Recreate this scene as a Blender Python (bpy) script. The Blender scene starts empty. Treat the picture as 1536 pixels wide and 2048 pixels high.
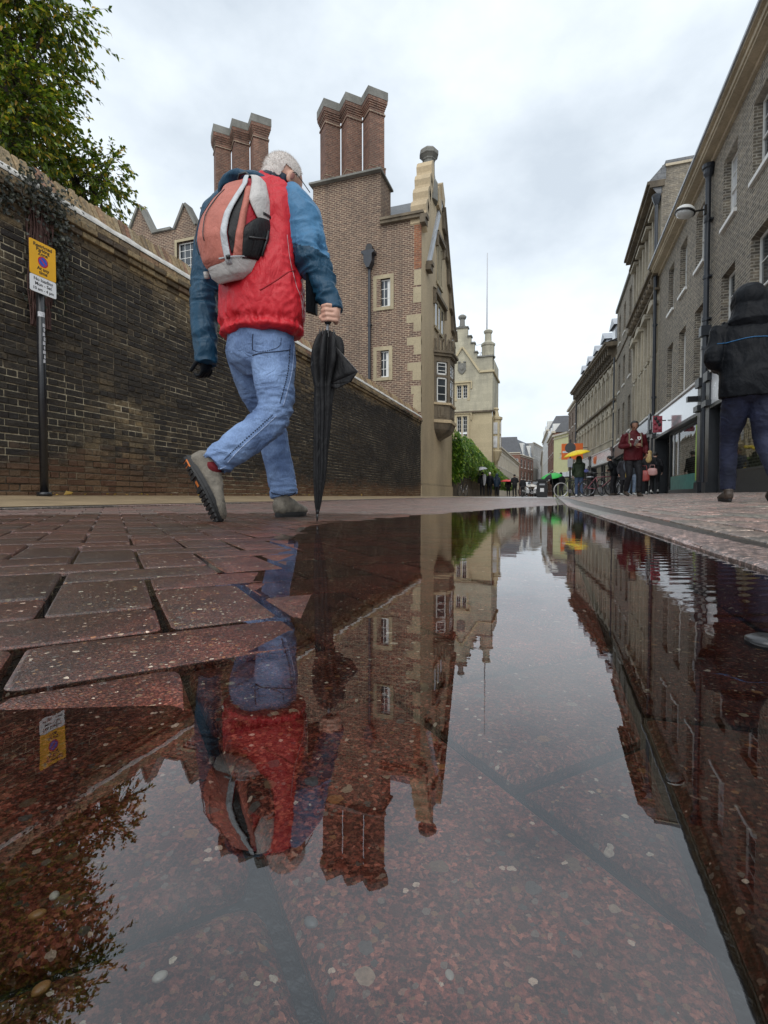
import bpy, bmesh, math, random
from mathutils import Vector, Matrix, noise
import numpy as np

random.seed(7)
PI = math.pi
scene = bpy.context.scene

# ------------------------------------------------------------------ camera, world, sun, exposure
TH = math.atan(0.340)            # the street runs 18.8 degrees to the right of the view
PITCH = math.atan(0.031)
CAM_H = 0.112                    # phone held just above the puddle
cam_data = bpy.data.cameras.new('camera')
cam = bpy.data.objects.new('camera', cam_data)
scene.collection.objects.link(cam)
scene.camera = cam
cam.location = (0, 0, CAM_H)
cam.rotation_euler = (PI/2 - PITCH, 0, TH)
cam_data.sensor_fit = 'HORIZONTAL'
cam_data.sensor_width = 36
cam_data.lens = 36*1000/1536
cam_data.clip_start = 0.01
cam_data.clip_end = 3000

world = bpy.data.worlds.new('World')
scene.world = world
world.use_nodes = True
wn, wl = world.node_tree.nodes, world.node_tree.links
wn.clear()
w_out = wn.new('ShaderNodeOutputWorld')
w_bg = wn.new('ShaderNodeBackground')
w_bg.inputs['Strength'].default_value = 0.1
w_sky = wn.new('ShaderNodeTexSky')
w_sky.sky_type = 'NISHITA'
w_sky.sun_disc = False
w_sky.sun_elevation = math.radians(48)
w_sky.sun_rotation = math.radians(168)
w_tc = wn.new('ShaderNodeTexCoord')
w_map = wn.new('ShaderNodeMapping')
w_map.inputs['Scale'].default_value = (1.0, 1.0, 1.7)
w_map.inputs['Location'].default_value = (3.1, 0.4, 0.2)
w_n1 = wn.new('ShaderNodeTexNoise')
w_n1.inputs['Scale'].default_value = 2.5
w_n1.inputs['Detail'].default_value = 8
w_n1.inputs['Roughness'].default_value = 0.55
w_ramp = wn.new('ShaderNodeValToRGB')
w_ramp.color_ramp.elements[0].position = 0.36
w_ramp.color_ramp.elements[0].color = (5.4, 6.05, 6.75, 1)
w_ramp.color_ramp.elements[1].position = 0.66
w_ramp.color_ramp.elements[1].color = (8.1, 8.75, 9.3, 1)
w_mix = wn.new('ShaderNodeMixRGB')
w_mix.inputs['Fac'].default_value = 0.93
wl.new(w_tc.outputs['Generated'], w_map.inputs['Vector'])
wl.new(w_map.outputs['Vector'], w_n1.inputs['Vector'])
wl.new(w_n1.outputs['Fac'], w_ramp.inputs['Fac'])
wl.new(w_sky.outputs['Color'], w_mix.inputs['Color1'])
wl.new(w_ramp.outputs['Color'], w_mix.inputs['Color2'])
wl.new(w_mix.outputs['Color'], w_bg.inputs['Color'])
wl.new(w_bg.outputs['Background'], w_out.inputs['Surface'])

sun_data = bpy.data.lights.new('sun', 'SUN')
sun_data.energy = 1.5
sun_data.angle = math.radians(60)
sun_data.color = (1.0, 0.97, 0.93)
sun = bpy.data.objects.new('sun', sun_data)
scene.collection.objects.link(sun)
sun.rotation_euler = (math.radians(42), 0, math.radians(12))

vs = scene.view_settings
vs.view_transform = 'Standard'
vs.look = 'None'
vs.exposure = 0.42
vs.gamma = 1.0
vs.use_curve_mapping = False
scene.cycles.max_bounces = 8
scene.cycles.transparent_max_bounces = 12

# ------------------------------------------------------------------ helpers
def ray(x, y):
    """direction of the sight line through a point of the photograph, street frame"""
    u = (x-768)/1000.; v = (1024-y)/1000.
    dy = math.cos(PITCH) + v*math.sin(PITCH); dz = -math.sin(PITCH) + v*math.cos(PITCH)
    c, s = math.cos(TH), math.sin(TH)
    return (u*c - dy*s, u*s + dy*c, dz, dy)
def at(x, y, Y):
    a, b, c, d = ray(x, y); t = Y/d
    return Vector((a*t, b*t, CAM_H + c*t))

def link(o, parent=None):
    scene.collection.objects.link(o)
    if parent is not None: o.parent = parent
    return o
def tag(o, label=None, cat=None, group=None, kind=None):
    if label: o['label'] = label
    if cat: o['category'] = cat
    if group: o['group'] = group
    if kind: o['kind'] = kind
    return o
def empty(name, loc, rz=0, **k):
    o = bpy.data.objects.new(name, None)
    o.empty_display_size = 0.2
    link(o); o.location = loc; o.rotation_euler = (0, 0, rz)
    return tag(o, **k)

class MB:
    """collects simple shapes, becomes ONE mesh object"""
    def __init__(self): self.v = []; self.f = []; self.mi = []; self.cur = 0
    def add(self, vs, fs):
        n = len(self.v); self.v += [tuple(q) for q in vs]
        for f in fs: self.f.append([i+n for i in f]); self.mi.append(self.cur)
        return self
    def box(self, a, b, M=None):
        x0, y0, z0 = a; x1, y1, z1 = b
        if x0 > x1: x0, x1 = x1, x0
        if y0 > y1: y0, y1 = y1, y0
        if z0 > z1: z0, z1 = z1, z0
        vs = [(x0,y0,z0),(x1,y0,z0),(x1,y1,z0),(x0,y1,z0),(x0,y0,z1),(x1,y0,z1),(x1,y1,z1),(x0,y1,z1)]
        if M is not None: vs = [M @ Vector(q) for q in vs]
        return self.add(vs, [(3,2,1,0),(4,5,6,7),(0,1,5,4),(1,2,6,5),(2,3,7,6),(3,0,4,7)])
    def quad(self, a, b, c, d): return self.add([a,b,c,d], [(0,1,2,3)])
    def prism(self, poly, y0, y1, M=None):
        """poly in x,z extruded along y"""
        n = len(poly)
        vs = [(p[0], y0, p[1]) for p in poly] + [(p[0], y1, p[1]) for p in poly]
        if M is not None: vs = [M @ Vector(q) for q in vs]
        fs = [tuple(range(n)), tuple(range(2*n-1, n-1, -1))] + [(i, i+n, (i+1) % n + n, (i+1) % n) for i in range(n)]
        return self.add(vs, fs)
    def prismz(self, poly, z0, z1, M=None):
        n = len(poly)
        vs = [(p[0], p[1], z0) for p in poly] + [(p[0], p[1], z1) for p in poly]
        if M is not None: vs = [M @ Vector(q) for q in vs]
        fs = [tuple(range(n-1, -1, -1)), tuple(range(n, 2*n))] + [(i, (i+1) % n, (i+1) % n + n, i+n) for i in range(n)]
        return self.add(vs, fs)
    def tube(self, pts, r, seg=8, cap=True):
        pts = [Vector(p) for p in pts]; n = len(pts)
        rr = r if hasattr(r, '__len__') else [r]*n
        vs = []; up = Vector((0, 0, 1)); prev = None
        for i, p in enumerate(pts):
            t = (pts[min(i+1, n-1)] - pts[max(i-1, 0)])
            t = t.normalized() if t.length > 1e-9 else Vector((0,0,1))
            if prev is None:
                a = t.cross(up)
                if a.length < 1e-3: a = t.cross(Vector((1, 0, 0)))
            else: a = prev - t*prev.dot(t)
            a.normalize(); prev = a; b = t.cross(a)
            for k in range(seg):
                w = 2*PI*k/seg; vs.append(p + a*math.cos(w)*rr[i] + b*math.sin(w)*rr[i])
        fs = [(i*seg+k, i*seg+(k+1) % seg, (i+1)*seg+(k+1) % seg, (i+1)*seg+k) for i in range(n-1) for k in range(seg)]
        if cap: fs += [tuple(range(seg-1, -1, -1)), tuple(range((n-1)*seg, n*seg))]
        return self.add(vs, fs)
    def lathe(self, prof, c=(0,0,0), seg=20, M=None):
        vs = []; c = Vector(c)
        for r, z in prof:
            for k in range(seg):
                w = 2*PI*k/seg; vs.append(Vector((r*math.cos(w), r*math.sin(w), z)) + c)
        if M is not None: vs = [M @ q for q in vs]
        n = len(prof)
        fs = [(i*seg+k, i*seg+(k+1) % seg, (i+1)*seg+(k+1) % seg, (i+1)*seg+k) for i in range(n-1) for k in range(seg)]
        fs += [tuple(range(seg-1, -1, -1)), tuple(range((n-1)*seg, n*seg))]
        return self.add(vs, fs)
    def ell(self, c, rad, R=None, seg=14, rings=10):
        vs = []; c = Vector(c)
        for i in range(rings+1):
            th = PI*i/rings
            for k in range(seg):
                w = 2*PI*k/seg
                q = Vector((rad[0]*math.sin(th)*math.cos(w), rad[1]*math.sin(th)*math.sin(w), rad[2]*math.cos(th)))
                if R is not None: q = R @ q
                vs.append(c+q)
        fs = [(i*seg+k, (i+1)*seg+k, (i+1)*seg+(k+1) % seg, i*seg+(k+1) % seg) for i in range(rings) for k in range(seg)]
        return self.add(vs, fs)
    def mesh(self, name, mats, smooth=False):
        me = bpy.data.meshes.new(name)
        me.from_pydata(self.v, [], self.f)
        mats = mats if isinstance(mats, (list, tuple)) else [mats]
        for m in mats: me.materials.append(m)
        if len(mats) > 1: me.polygons.foreach_set('material_index', self.mi)
        if smooth: me.polygons.foreach_set('use_smooth', [True]*len(me.polygons))
        me.update()
        return me
    def build(self, name, mats, parent=None, smooth=False, **k):
        o = bpy.data.objects.new(name, self.mesh(name, mats, smooth))
        link(o, parent); return tag(o, **k)

def catmull(P, n):
    """interpolate rows of key values to n rows"""
    P = [list(p) for p in P]; m = len(P); out = []
    for i in range(n):
        t = i*(m-1)/(n-1); k = min(int(t), m-2); u = t-k
        p0, p1, p2, p3 = P[max(k-1, 0)], P[k], P[k+1], P[min(k+2, m-1)]
        out.append([0.5*((2*b)+(-a+c)*u+(2*a-5*b+4*c-d)*u*u+(-a+3*b-3*c+d)*u**3) for a, b, c, d in zip(p0, p1, p2, p3)])
    return out
def loft(mb, keys, lat=(1,0,0), n=24, seg=24, flat=False):
    """keys: (x,y,z,ra,rb): elliptical rings along a path, ra along lat, rounded ends"""
    rows = catmull(keys, n); lat = Vector(lat); vs = []
    C = [Vector(r[:3]) for r in rows]
    for i, r in enumerate(rows):
        t = (C[min(i+1, n-1)]-C[max(i-1, 0)]); t = t.normalized() if t.length > 1e-9 else Vector((0,0,1))
        a = lat - t*lat.dot(t)
        if a.length < 1e-4: a = Vector((0, 1, 0)) - t*t.y
        a.normalize(); b = t.cross(a)
        if not flat and i in (0, n-1):
            for k in range(seg):
                w = 2*PI*k/seg; vs.append(C[i] + a*math.cos(w)*r[3]*.55 + b*math.sin(w)*r[4]*.55 + t*(-1 if i == 0 else 1)*min(r[3], r[4])*.35)
        else:
            for k in range(seg):
                w = 2*PI*k/seg; vs.append(C[i] + a*math.cos(w)*r[3] + b*math.sin(w)*r[4])
    fs = [(i*seg+k, i*seg+(k+1) % seg, (i+1)*seg+(k+1) % seg, (i+1)*seg+k) for i in range(n-1) for k in range(seg)]
    fs += [tuple(range(seg-1, -1, -1)), tuple(range((n-1)*seg, n*seg))]
    mb.add(vs, fs)
def baked(mb, voxel, smooth_it=2, fn=None):
    """fuse everything in mb into one continuous skin; fn(p, n) -> offset along the normal"""
    o = bpy.data.objects.new('tmp', mb.mesh('tmp', [None]*0 or [bpy.data.materials[0]]))
    scene.collection.objects.link(o)
    m = o.modifiers.new('r', 'REMESH'); m.mode = 'VOXEL'; m.voxel_size = voxel; m.use_smooth_shade = True
    if smooth_it:
        s = o.modifiers.new('s', 'SMOOTH'); s.factor = 0.6; s.iterations = smooth_it
    dg = bpy.context.evaluated_depsgraph_get(); dg.update()
    me = bpy.data.meshes.new_from_object(o.evaluated_get(dg))
    bpy.data.objects.remove(o)
    if fn is not None:
        N = [v.normal.copy() for v in me.vertices]
        for v, nn in zip(me.vertices, N): v.co += nn*fn(v.co, nn)
    me.update()
    return me
def obj(name, me, mats, parent=None, **k):
    me.materials.clear()
    for m in (mats if isinstance(mats, (list, tuple)) else [mats]): me.materials.append(m)
    me.polygons.foreach_set('use_smooth', [True]*len(me.polygons))
    o = bpy.data.objects.new(name, me); link(o, parent); return tag(o, **k)

# ------------------------------------------------------------------ materials
def new_mat(name):
    m = bpy.data.materials.new(name); m.use_nodes = True
    nt = m.node_tree; b = nt.nodes['Principled BSDF']
    return m, nt, b
def N(nt, t, **k):
    n = nt.nodes.new(t)
    for a, v in k.items():
        if a.startswith('i_'): n.inputs[a[2:].replace('_', ' ')].default_value = v
        else: setattr(n, a, v)
    return n
def ramp(nt, src, stops, interp='LINEAR'):
    r = nt.nodes.new('ShaderNodeValToRGB'); cr = r.color_ramp; cr.interpolation = interp
    while len(cr.elements) < len(stops): cr.elements.new(0.5)
    for e, (p, c) in zip(cr.elements, stops):
        e.position = p; e.color = c if len(c) == 4 else (*c, 1)
    nt.links.new(src, r.inputs['Fac']); return r.outputs['Color']
def mixc(nt, fac, a, b, mode='MIX'):
    m = nt.nodes.new('ShaderNodeMixRGB'); m.blend_type = mode
    for s, v in (('Fac', fac), ('Color1', a), ('Color2', b)):
        if hasattr(v, 'is_linked') or hasattr(v, 'links'): nt.links.new(v, m.inputs[s])
        elif s == 'Fac': m.inputs[s].default_value = v
        else: m.inputs[s].default_value = (*v, 1) if len(v) == 3 else v
    return m.outputs['Color']
def math_(nt, op, a, b=None):
    m = nt.nodes.new('ShaderNodeMath'); m.operation = op
    for i, v in enumerate((a, b)):
        if v is None: continue
        if hasattr(v, 'links'): nt.links.new(v, m.inputs[i])
        else: m.inputs[i].default_value = v
    return m.outputs['Value']
def nz(nt, vec, scale, detail=4, rough=.55, out='Fac', dist=0):
    n = nt.nodes.new('ShaderNodeTexNoise')
    n.inputs['Scale'].default_value = scale; n.inputs['Detail'].default_value = detail
    n.inputs['Roughness'].default_value = rough; n.inputs['Distortion'].default_value = dist
    if vec is not None: nt.links.new(vec, n.inputs['Vector'])
    return n.outputs[out]
def mapv(nt, vec, scale=(1,1,1), loc=(0,0,0), rot=(0,0,0)):
    m = nt.nodes.new('ShaderNodeMapping')
    m.inputs['Scale'].default_value = scale; m.inputs['Location'].default_value = loc; m.inputs['Rotation'].default_value = rot
    nt.links.new(vec, m.inputs['Vector']); return m.outputs['Vector']
def wpos(nt): return nt.nodes.new('ShaderNodeNewGeometry').outputs['Position']
def opos(nt): return nt.nodes.new('ShaderNodeTexCoord').outputs['Object']
def bump(nt, b, h, dist=.005, strength=1.0, nrm=None):
    n = nt.nodes.new('ShaderNodeBump'); n.inputs['Distance'].default_value = dist; n.inputs['Strength'].default_value = strength
    nt.links.new(h, n.inputs['Height'])
    if nrm is not None: nt.links.new(nrm, n.inputs['Normal'])
    nt.links.new(n.outputs['Normal'], b.inputs['Normal']); return n.outputs['Normal']

def plain(name, col, rough=.6, var=.25, vscale=3, metallic=0, bscale=60, bdist=.0008, spec=.5, coat=0, world_space=False):
    """a painted / cloth / stone colour with uneven tone, fine relief and patchy gloss"""
    m, nt, b = new_mat(name)
    p = wpos(nt) if world_space else opos(nt)
    n1 = nz(nt, p, vscale, 6, .6); n2 = nz(nt, p, vscale*9, 3, .6)
    f = math_(nt, 'ADD', math_(nt, 'MULTIPLY', n1, .7), math_(nt, 'MULTIPLY', n2, .3))
    d = tuple(c*(1-var) for c in col); l = tuple(min(1, c*(1+var)) for c in col)
    c = ramp(nt, f, [(.32, d), (.68, l)])
    nt.links.new(c, b.inputs['Base Color'])
    rr = nt.nodes.new('ShaderNodeMapRange'); rr.inputs['To Min'].default_value = max(.03, rough-.1); rr.inputs['To Max'].default_value = min(1, rough+.1)
    nt.links.new(n2, rr.inputs['Value']); nt.links.new(rr.outputs['Result'], b.inputs['Roughness'])
    b.inputs['Metallic'].default_value = metallic
    b.inputs['Specular IOR Level'].default_value = spec
    b.inputs['Coat Weight'].default_value = coat
    if bdist: bump(nt, b, nz(nt, p, bscale, 4), bdist)
    return m

def brick_mat(name, c1, c2, mortar, bw=.225, bh=.075, ms=.010, soot=.5, sootcol=(.02,.018,.016), var=.35, bd=.004, sscale=.35, rough=.85):
    """courses follow the object's own x+y (along the wall) and z"""
    m, nt, b = new_mat(name)
    p = opos(nt)
    sp = nt.nodes.new('ShaderNodeSeparateXYZ'); nt.links.new(p, sp.inputs[0])
    cb = nt.nodes.new('ShaderNodeCombineXYZ')
    nt.links.new(math_(nt, 'ADD', sp.outputs['X'], sp.outputs['Y']), cb.inputs['X']); nt.links.new(sp.outputs['Z'], cb.inputs['Y'])
    bt = nt.nodes.new('ShaderNodeTexBrick')
    bt.inputs['Scale'].default_value = 1; bt.inputs['Brick Width'].default_value = bw; bt.inputs['Row Height'].default_value = bh
    bt.inputs['Mortar Size'].default_value = ms; bt.inputs['Mortar Smooth'].default_value = .2
    bt.inputs['Color1'].default_value = (*c1, 1); bt.inputs['Color2'].default_value = (*c2, 1); bt.inputs['Mortar'].default_value = (*mortar, 1)
    nt.links.new(cb.outputs[0], bt.inputs['Vector'])
    n1 = nz(nt, p, 9, 5, .65)
    c = mixc(nt, 1, bt.outputs['Color'], ramp(nt, n1, [(.3, (1-var,)*3), (.7, (1+var*.5,)*3)]), 'MULTIPLY')
    ns = nz(nt, mapv(nt, p, (1, 1, .45)), sscale, 7, .62)
    sf = ramp(nt, ns, [(.45, (0,0,0)), (.68, (soot,)*3)])
    c = mixc(nt, sf, c, sootcol)
    drip = nz(nt, mapv(nt, p, (2.6, 2.6, .16)), 1, 5, .6)
    c = mixc(nt, ramp(nt, drip, [(.52, (0,0,0)), (.74, (soot*.8,)*3)]), c, tuple(q*1.4 for q in sootcol))
    odd = nz(nt, mapv(nt, p, (3.2, 3.2, 9)), 1, 2, .5)
    c = mixc(nt, 1, c, ramp(nt, odd, [(.3, (.78,.78,.80)), (.7, (1.2,1.16,1.1))]), 'MULTIPLY')
    nt.links.new(c, b.inputs['Base Color'])
    b.inputs['Roughness'].default_value = rough
    h = math_(nt, 'SUBTRACT', math_(nt, 'MULTIPLY', n1, .35), bt.outputs['Fac'])
    bump(nt, b, h, bd)
    return m

def stone_mat(name, col, dark, block=(.6,.3), sscale=.5, amount=.6, joint=.5, rough=.85, sx=1.0):
    """ashlar or render: faint joints, run-down weather staining"""
    m, nt, b = new_mat(name)
    p = opos(nt)
    sp = nt.nodes.new('ShaderNodeSeparateXYZ'); nt.links.new(p, sp.inputs[0])
    cb = nt.nodes.new('ShaderNodeCombineXYZ')
    nt.links.new(math_(nt, 'ADD', sp.outputs['X'], sp.outputs['Y']), cb.inputs['X']); nt.links.new(sp.outputs['Z'], cb.inputs['Y'])
    bt = nt.nodes.new('ShaderNodeTexBrick')
    bt.inputs['Scale'].default_value = 1; bt.inputs['Brick Width'].default_value = block[0]; bt.inputs['Row Height'].default_value = block[1]
    bt.inputs['Mortar Size'].default_value = .006; bt.inputs['Color1'].default_value = (*col, 1)
    bt.inputs['Color2'].default_value = (*[q*.86 for q in col], 1); bt.inputs['Mortar'].default_value = (*[q*(1-joint) for q in col], 1)
    nt.links.new(cb.outputs[0], bt.inputs['Vector'])
    n1 = nz(nt, p, 14, 6, .7)
    c = mixc(nt, 1, bt.outputs['Color'], ramp(nt, n1, [(.3, (.78,)*3), (.7, (1.1,)*3)]), 'MULTIPLY')
    ns = nz(nt, mapv(nt, p, (sx, sx, .35)), sscale, 7, .65)
    c = mixc(nt, ramp(nt, ns, [(.42, (0,0,0)), (.72, (amount,)*3)]), c, dark)
    nt.links.new(c, b.inputs['Base Color']); b.inputs['Roughness'].default_value = rough
    bump(nt, b, math_(nt, 'SUBTRACT', n1, math_(nt, 'MULTIPLY', bt.outputs['Fac'], joint)), .004)
    return m

# ------------------------------------------------------------------ ground
EDGE = [(-3,-1.4),(-.3,-1.1),(.10,-.60),(.19,-.30),(.255,-.225),(.378,-.245),(.92,-.545),(1.47,-.80),(1.95,-.95),(2.23,-.86),(3.36,-.67),(4.58,-.46),(5.55,-.26),(6.2,-.12),(7,.1),(400,.1)]
def interp(T, s):
    for (a, va), (b, vb) in zip(T, T[1:]):
        if s <= b: return va + (vb-va)*max(0, (s-a))/(b-a)
    return T[-1][1]
def rise(s): return .075*(1-math.exp(-max(0, s-6.6)/15))
def rk(s): return .325 - .030*min(max(s, -2), 6)          # road side face of the right kerb
GUT = .045                                                 # edge of the channel along it
RKW = .09
LK = -3.28
def road(r, s):
    return max(-.0085, .0105*(interp(EDGE, s) - r)) + rise(s)
def ground(r, s):
    k = rk(s)
    if r > k: return rise(s) + .0155 + max(0, r-k-RKW)*.043
    if r < LK:
        z0 = road(LK, s) + .014
        t = min(1, (LK-r)/(5.2+LK)); return z0 + (max(.127, z0)-z0)*t
    return road(r, s)

# ---- materials of the ground
def paver_mat(name, wet=.25, coat=.45, coatr=.10, reds=((.09,.030,.021),(.32,.110,.076),(.62,.29,.20)), chips=1.25, cscale=700, sheen=.5, cbump=.0006, glint=0, above_tone=.9):
    m, nt, b = new_mat(name)
    p = wpos(nt)
    oi = nt.nodes.new('ShaderNodeObjectInfo').outputs['Random']
    gi = nt.nodes.new('ShaderNodeNewGeometry').outputs['Random Per Island']
    rnd = math_(nt, 'FRACT', math_(nt, 'ADD', oi, gi))
    pw = mixc(nt, .012, p, nt.nodes.new('ShaderNodeTexNoise').outputs['Color'])
    v1 = nt.nodes.new('ShaderNodeTexVoronoi'); v1.inputs['Scale'].default_value = cscale; v1.inputs['Randomness'].default_value = 1
    nt.links.new(mixc(nt, 1, p, mixc(nt, 1, nz(nt, p, cscale*.8, 3, out='Color'), (1.6/cscale,)*3, 'MULTIPLY'), 'ADD'), v1.inputs['Vector'])
    s1 = nt.nodes.new('ShaderNodeSeparateColor'); nt.links.new(v1.outputs['Color'], s1.inputs[0])
    paste = ramp(nt, nz(nt, p, cscale*1.1, 4, .75), [(.32, tuple(q*.35 for q in reds[0])), (.46, reds[0]), (.55, reds[1]), (.68, reds[2])])
    grit = ramp(nt, s1.outputs[0], [(0, tuple(q*.3 for q in reds[0])), (.35, reds[0]), (.6, reds[1]), (.80, reds[2]), (.885, (.20,.10,.055)), (.93, (.12,.115,.10)), (.965, (.36,.24,.13)), (.985, (.52,.46,.36))], 'CONSTANT')
    base = mixc(nt, .5, paste, grit)
    f1 = nz(nt, p, 34, 7, .7)
    base = mixc(nt, 1, base, ramp(nt, f1, [(.30, (.42,.38,.36)), (.66, (1.35,1.2,1.15))]), 'MULTIPLY')
    def pebbles(scale, keep, size, stops, base):
        v = nt.nodes.new('ShaderNodeTexVoronoi'); v.inputs['Scale'].default_value = scale
        wob = mixc(nt, 1, p, mixc(nt, 1, nz(nt, p, scale*1.6, 2, out='Color'), (.6/scale,)*3, 'MULTIPLY'), 'ADD')
        nt.links.new(wob, v.inputs['Vector'])
        s = nt.nodes.new('ShaderNodeSeparateColor'); nt.links.new(v.outputs['Color'], s.inputs[0])
        sel = math_(nt, 'GREATER_THAN', s.outputs[1], 1-keep)
        inside = math_(nt, 'LESS_THAN', v.outputs['Distance'], math_(nt, 'MULTIPLY', math_(nt, 'ADD', s.outputs[2], .45), size))
        col = ramp(nt, s.outputs[0], stops, 'CONSTANT')
        col = mixc(nt, 1, col, ramp(nt, nz(nt, p, scale*5, 3), [(.3, (.6,)*3), (.7, (1.1,)*3)]), 'MULTIPLY')
        return mixc(nt, math_(nt, 'MULTIPLY', sel, inside), base, col)
    zg_ = nt.nodes.new('ShaderNodeSeparateXYZ'); nt.links.new(p, zg_.inputs[0])
    mg = nt.nodes.new('ShaderNodeMapRange'); mg.inputs['From Min'].default_value = -.0016; mg.inputs['From Max'].default_value = .0016; mg.inputs['To Min'].default_value = 0; mg.inputs['To Max'].default_value = above_tone
    nt.links.new(math_(nt, 'ADD', zg_.outputs['Z'], math_(nt, 'MULTIPLY', math_(nt, 'SUBTRACT', nz(nt, p, 9, 4, .6), .5), .006)), mg.inputs['Value'])
    base = mixc(nt, mg.outputs['Result'], base, mixc(nt, 1, base, (.27, .37, .36), 'MULTIPLY'))  # blocks above the waterline get a darker, less red colour
    base = pebbles(380, .30*chips, .36, [(0, (.11,.035,.022)), (.3, (.17,.10,.06)), (.52, (.10,.095,.085)), (.66, (.33,.19,.09)), (.8, (.26,.23,.19)), (.93, (.80,.73,.58))], base)
    base = pebbles(150, .13*chips, .32, [(0, (.12,.04,.025)), (.3, (.22,.16,.10)), (.5, (.14,.135,.12)), (.66, (.40,.20,.08)), (.78, (.45,.38,.27)), (.93, (.82,.76,.62))], base)
    tint = ramp(nt, rnd, [(0, (.62,.66,.62)), (.3, (1.15,.92,.88)), (.55, (.80,.92,.86)), (.8, (1.3,1.0,.95)), (1, (.95,.80,.78))])
    base = mixc(nt, 1, base, tint, 'MULTIPLY')
    # green-brown grime in large patches
    base = mixc(nt, ramp(nt, nz(nt, p, 5.5, 5, .6), [(.45, (0,0,0)), (.72, (.55,.55,.55))]), base, (.030,.024,.016))
    if glint: base = mixc(nt, 1, base, ramp(nt, nz(nt, p, 70, 5, .75), [(.36, (.25,.25,.25)), (.5, (.9,.9,.9)), (.62, (glint,)*3)]), 'MULTIPLY')  # light and dark noise in the colour imitates wet glints
    nt.links.new(base, b.inputs['Base Color'])
    b.inputs['Roughness'].default_value = wet
    zz_ = nt.nodes.new('ShaderNodeSeparateXYZ'); nt.links.new(p, zz_.inputs[0])
    mrz = nt.nodes.new('ShaderNodeMapRange'); mrz.inputs['From Min'].default_value = -.0008; mrz.inputs['From Max'].default_value = .0006; mrz.inputs['To Min'].default_value = .02; mrz.inputs['To Max'].default_value = sheen
    nt.links.new(zz_.outputs['Z'], mrz.inputs['Value']); nt.links.new(mrz.outputs['Result'], b.inputs['Specular IOR Level']); nt.links.new(math_(nt, 'MULTIPLY', mrz.outputs['Result'], coat), b.inputs['Coat Weight']); b.inputs['Coat Roughness'].default_value = coatr; b.inputs['Coat IOR'].default_value = 1.5   # no gloss of its own under water
    h = math_(nt, 'ADD', math_(nt, 'MULTIPLY', v1.outputs['Distance'], 1.0), math_(nt, 'MULTIPLY', nz(nt, p, 230, 4, .6), 1.2))
    bump(nt, b, h, .00045)
    cb_ = nt.nodes.new('ShaderNodeBump'); cb_.inputs['Distance'].default_value = cbump
    nt.links.new(math_(nt, 'ADD', nz(nt, p, 85, 5, .65), math_(nt, 'MULTIPLY', nz(nt, p, 420, 3, .6), .35)), cb_.inputs['Height']); nt.links.new(cb_.outputs['Normal'], b.inputs['Coat Normal'])
    return m
M_paver = paver_mat('wet red block paver', wet=.30, coat=.22, coatr=.08, sheen=.6, cbump=.0016)
M_paver_far = paver_mat('damp red block paver', above_tone=0, wet=.48, coatr=.30, cbump=.002, sheen=1.0, reds=((.12,.075,.065),(.20,.13,.11),(.28,.19,.165)))
M_channel = paver_mat('channel block', reds=((.060,.019,.014),(.15,.045,.03),(.25,.085,.055)), chips=.7)
M_pave2 = paver_mat('footway block', wet=.42, coat=.25, coatr=.30, cbump=.004, glint=2.2, above_tone=0, reds=((.20,.18,.16),(.34,.30,.27),(.50,.44,.39)), chips=.35, cscale=420, sheen=.8)
M_bed = plain('wet jointing sand', (.013,.010,.008), .16, .5, 14, bscale=240, bdist=.0015, world_space=True)
M_kerb = paver_mat('granite kerb', above_tone=0, wet=.40, coat=.25, coatr=.28, cbump=.004, glint=2.6, sheen=.8, reds=((.09,.087,.084),(.26,.25,.24),(.5,.48,.46)), chips=.6, cscale=420)
M_asph = plain('wet sandy footway', (.27,.20,.12), .45, .35, 2.5, bscale=120, bdist=.003, world_space=True)
M_far = plain('wet distant road', (.34,.32,.31), .45, .3, .7, spec=1.0, bscale=14, bdist=.008, world_space=True)

def sheet(name, rs, ss, zf, mat, label=None):
    mb = MB(); n = len(rs)
    vs = [(r, s, zf(r, s)) for s in ss for r in rs]
    fs = [(j*n+i, j*n+i+1, (j+1)*n+i+1, (j+1)*n+i) for j in range(len(ss)-1) for i in range(n-1)]
    mb.add(vs, fs); o = mb.build(name, mat, None, True, kind='structure')
    if label: o['label'] = label
    return o
def steps(a, b, n): return [a+(b-a)*i/n for i in range(n+1)]
SS = steps(-3, 8, 110) + steps(8.4, 24, 40) + [26, 30, 36, 44, 55, 70, 90, 120, 160, 220]
LASTB = 19.0
def bedz(r, s):
    d = .0062 if s < LASTB else -.0005
    return road(r, s) - d
ground_sheet = sheet('ground', [-900, -300, -60, -5.3, 4.25, 60, 300, 900], [-300, -40, 0, 60, 200, 500, 1500],
      lambda r, s: -.09 if abs(s) < 300 or 1 else 0, M_far)
bed = sheet('road', steps(LK-.02, .02, 60) + [GUT, .09, .14, .2, .26, .31, .36], [s for s in SS if s < LASTB+.6], bedz, M_bed)
far_road = sheet('far_road', [-12, -8, -5.3] + steps(LK, .1, 10), [LASTB+.2, 21, 24, 30, 36, 44, 55, 70, 90, 120, 160, 220], lambda r, s: (road(max(r, LK), s) if r > -5.25 else .13)+.0005, M_far)
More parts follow.
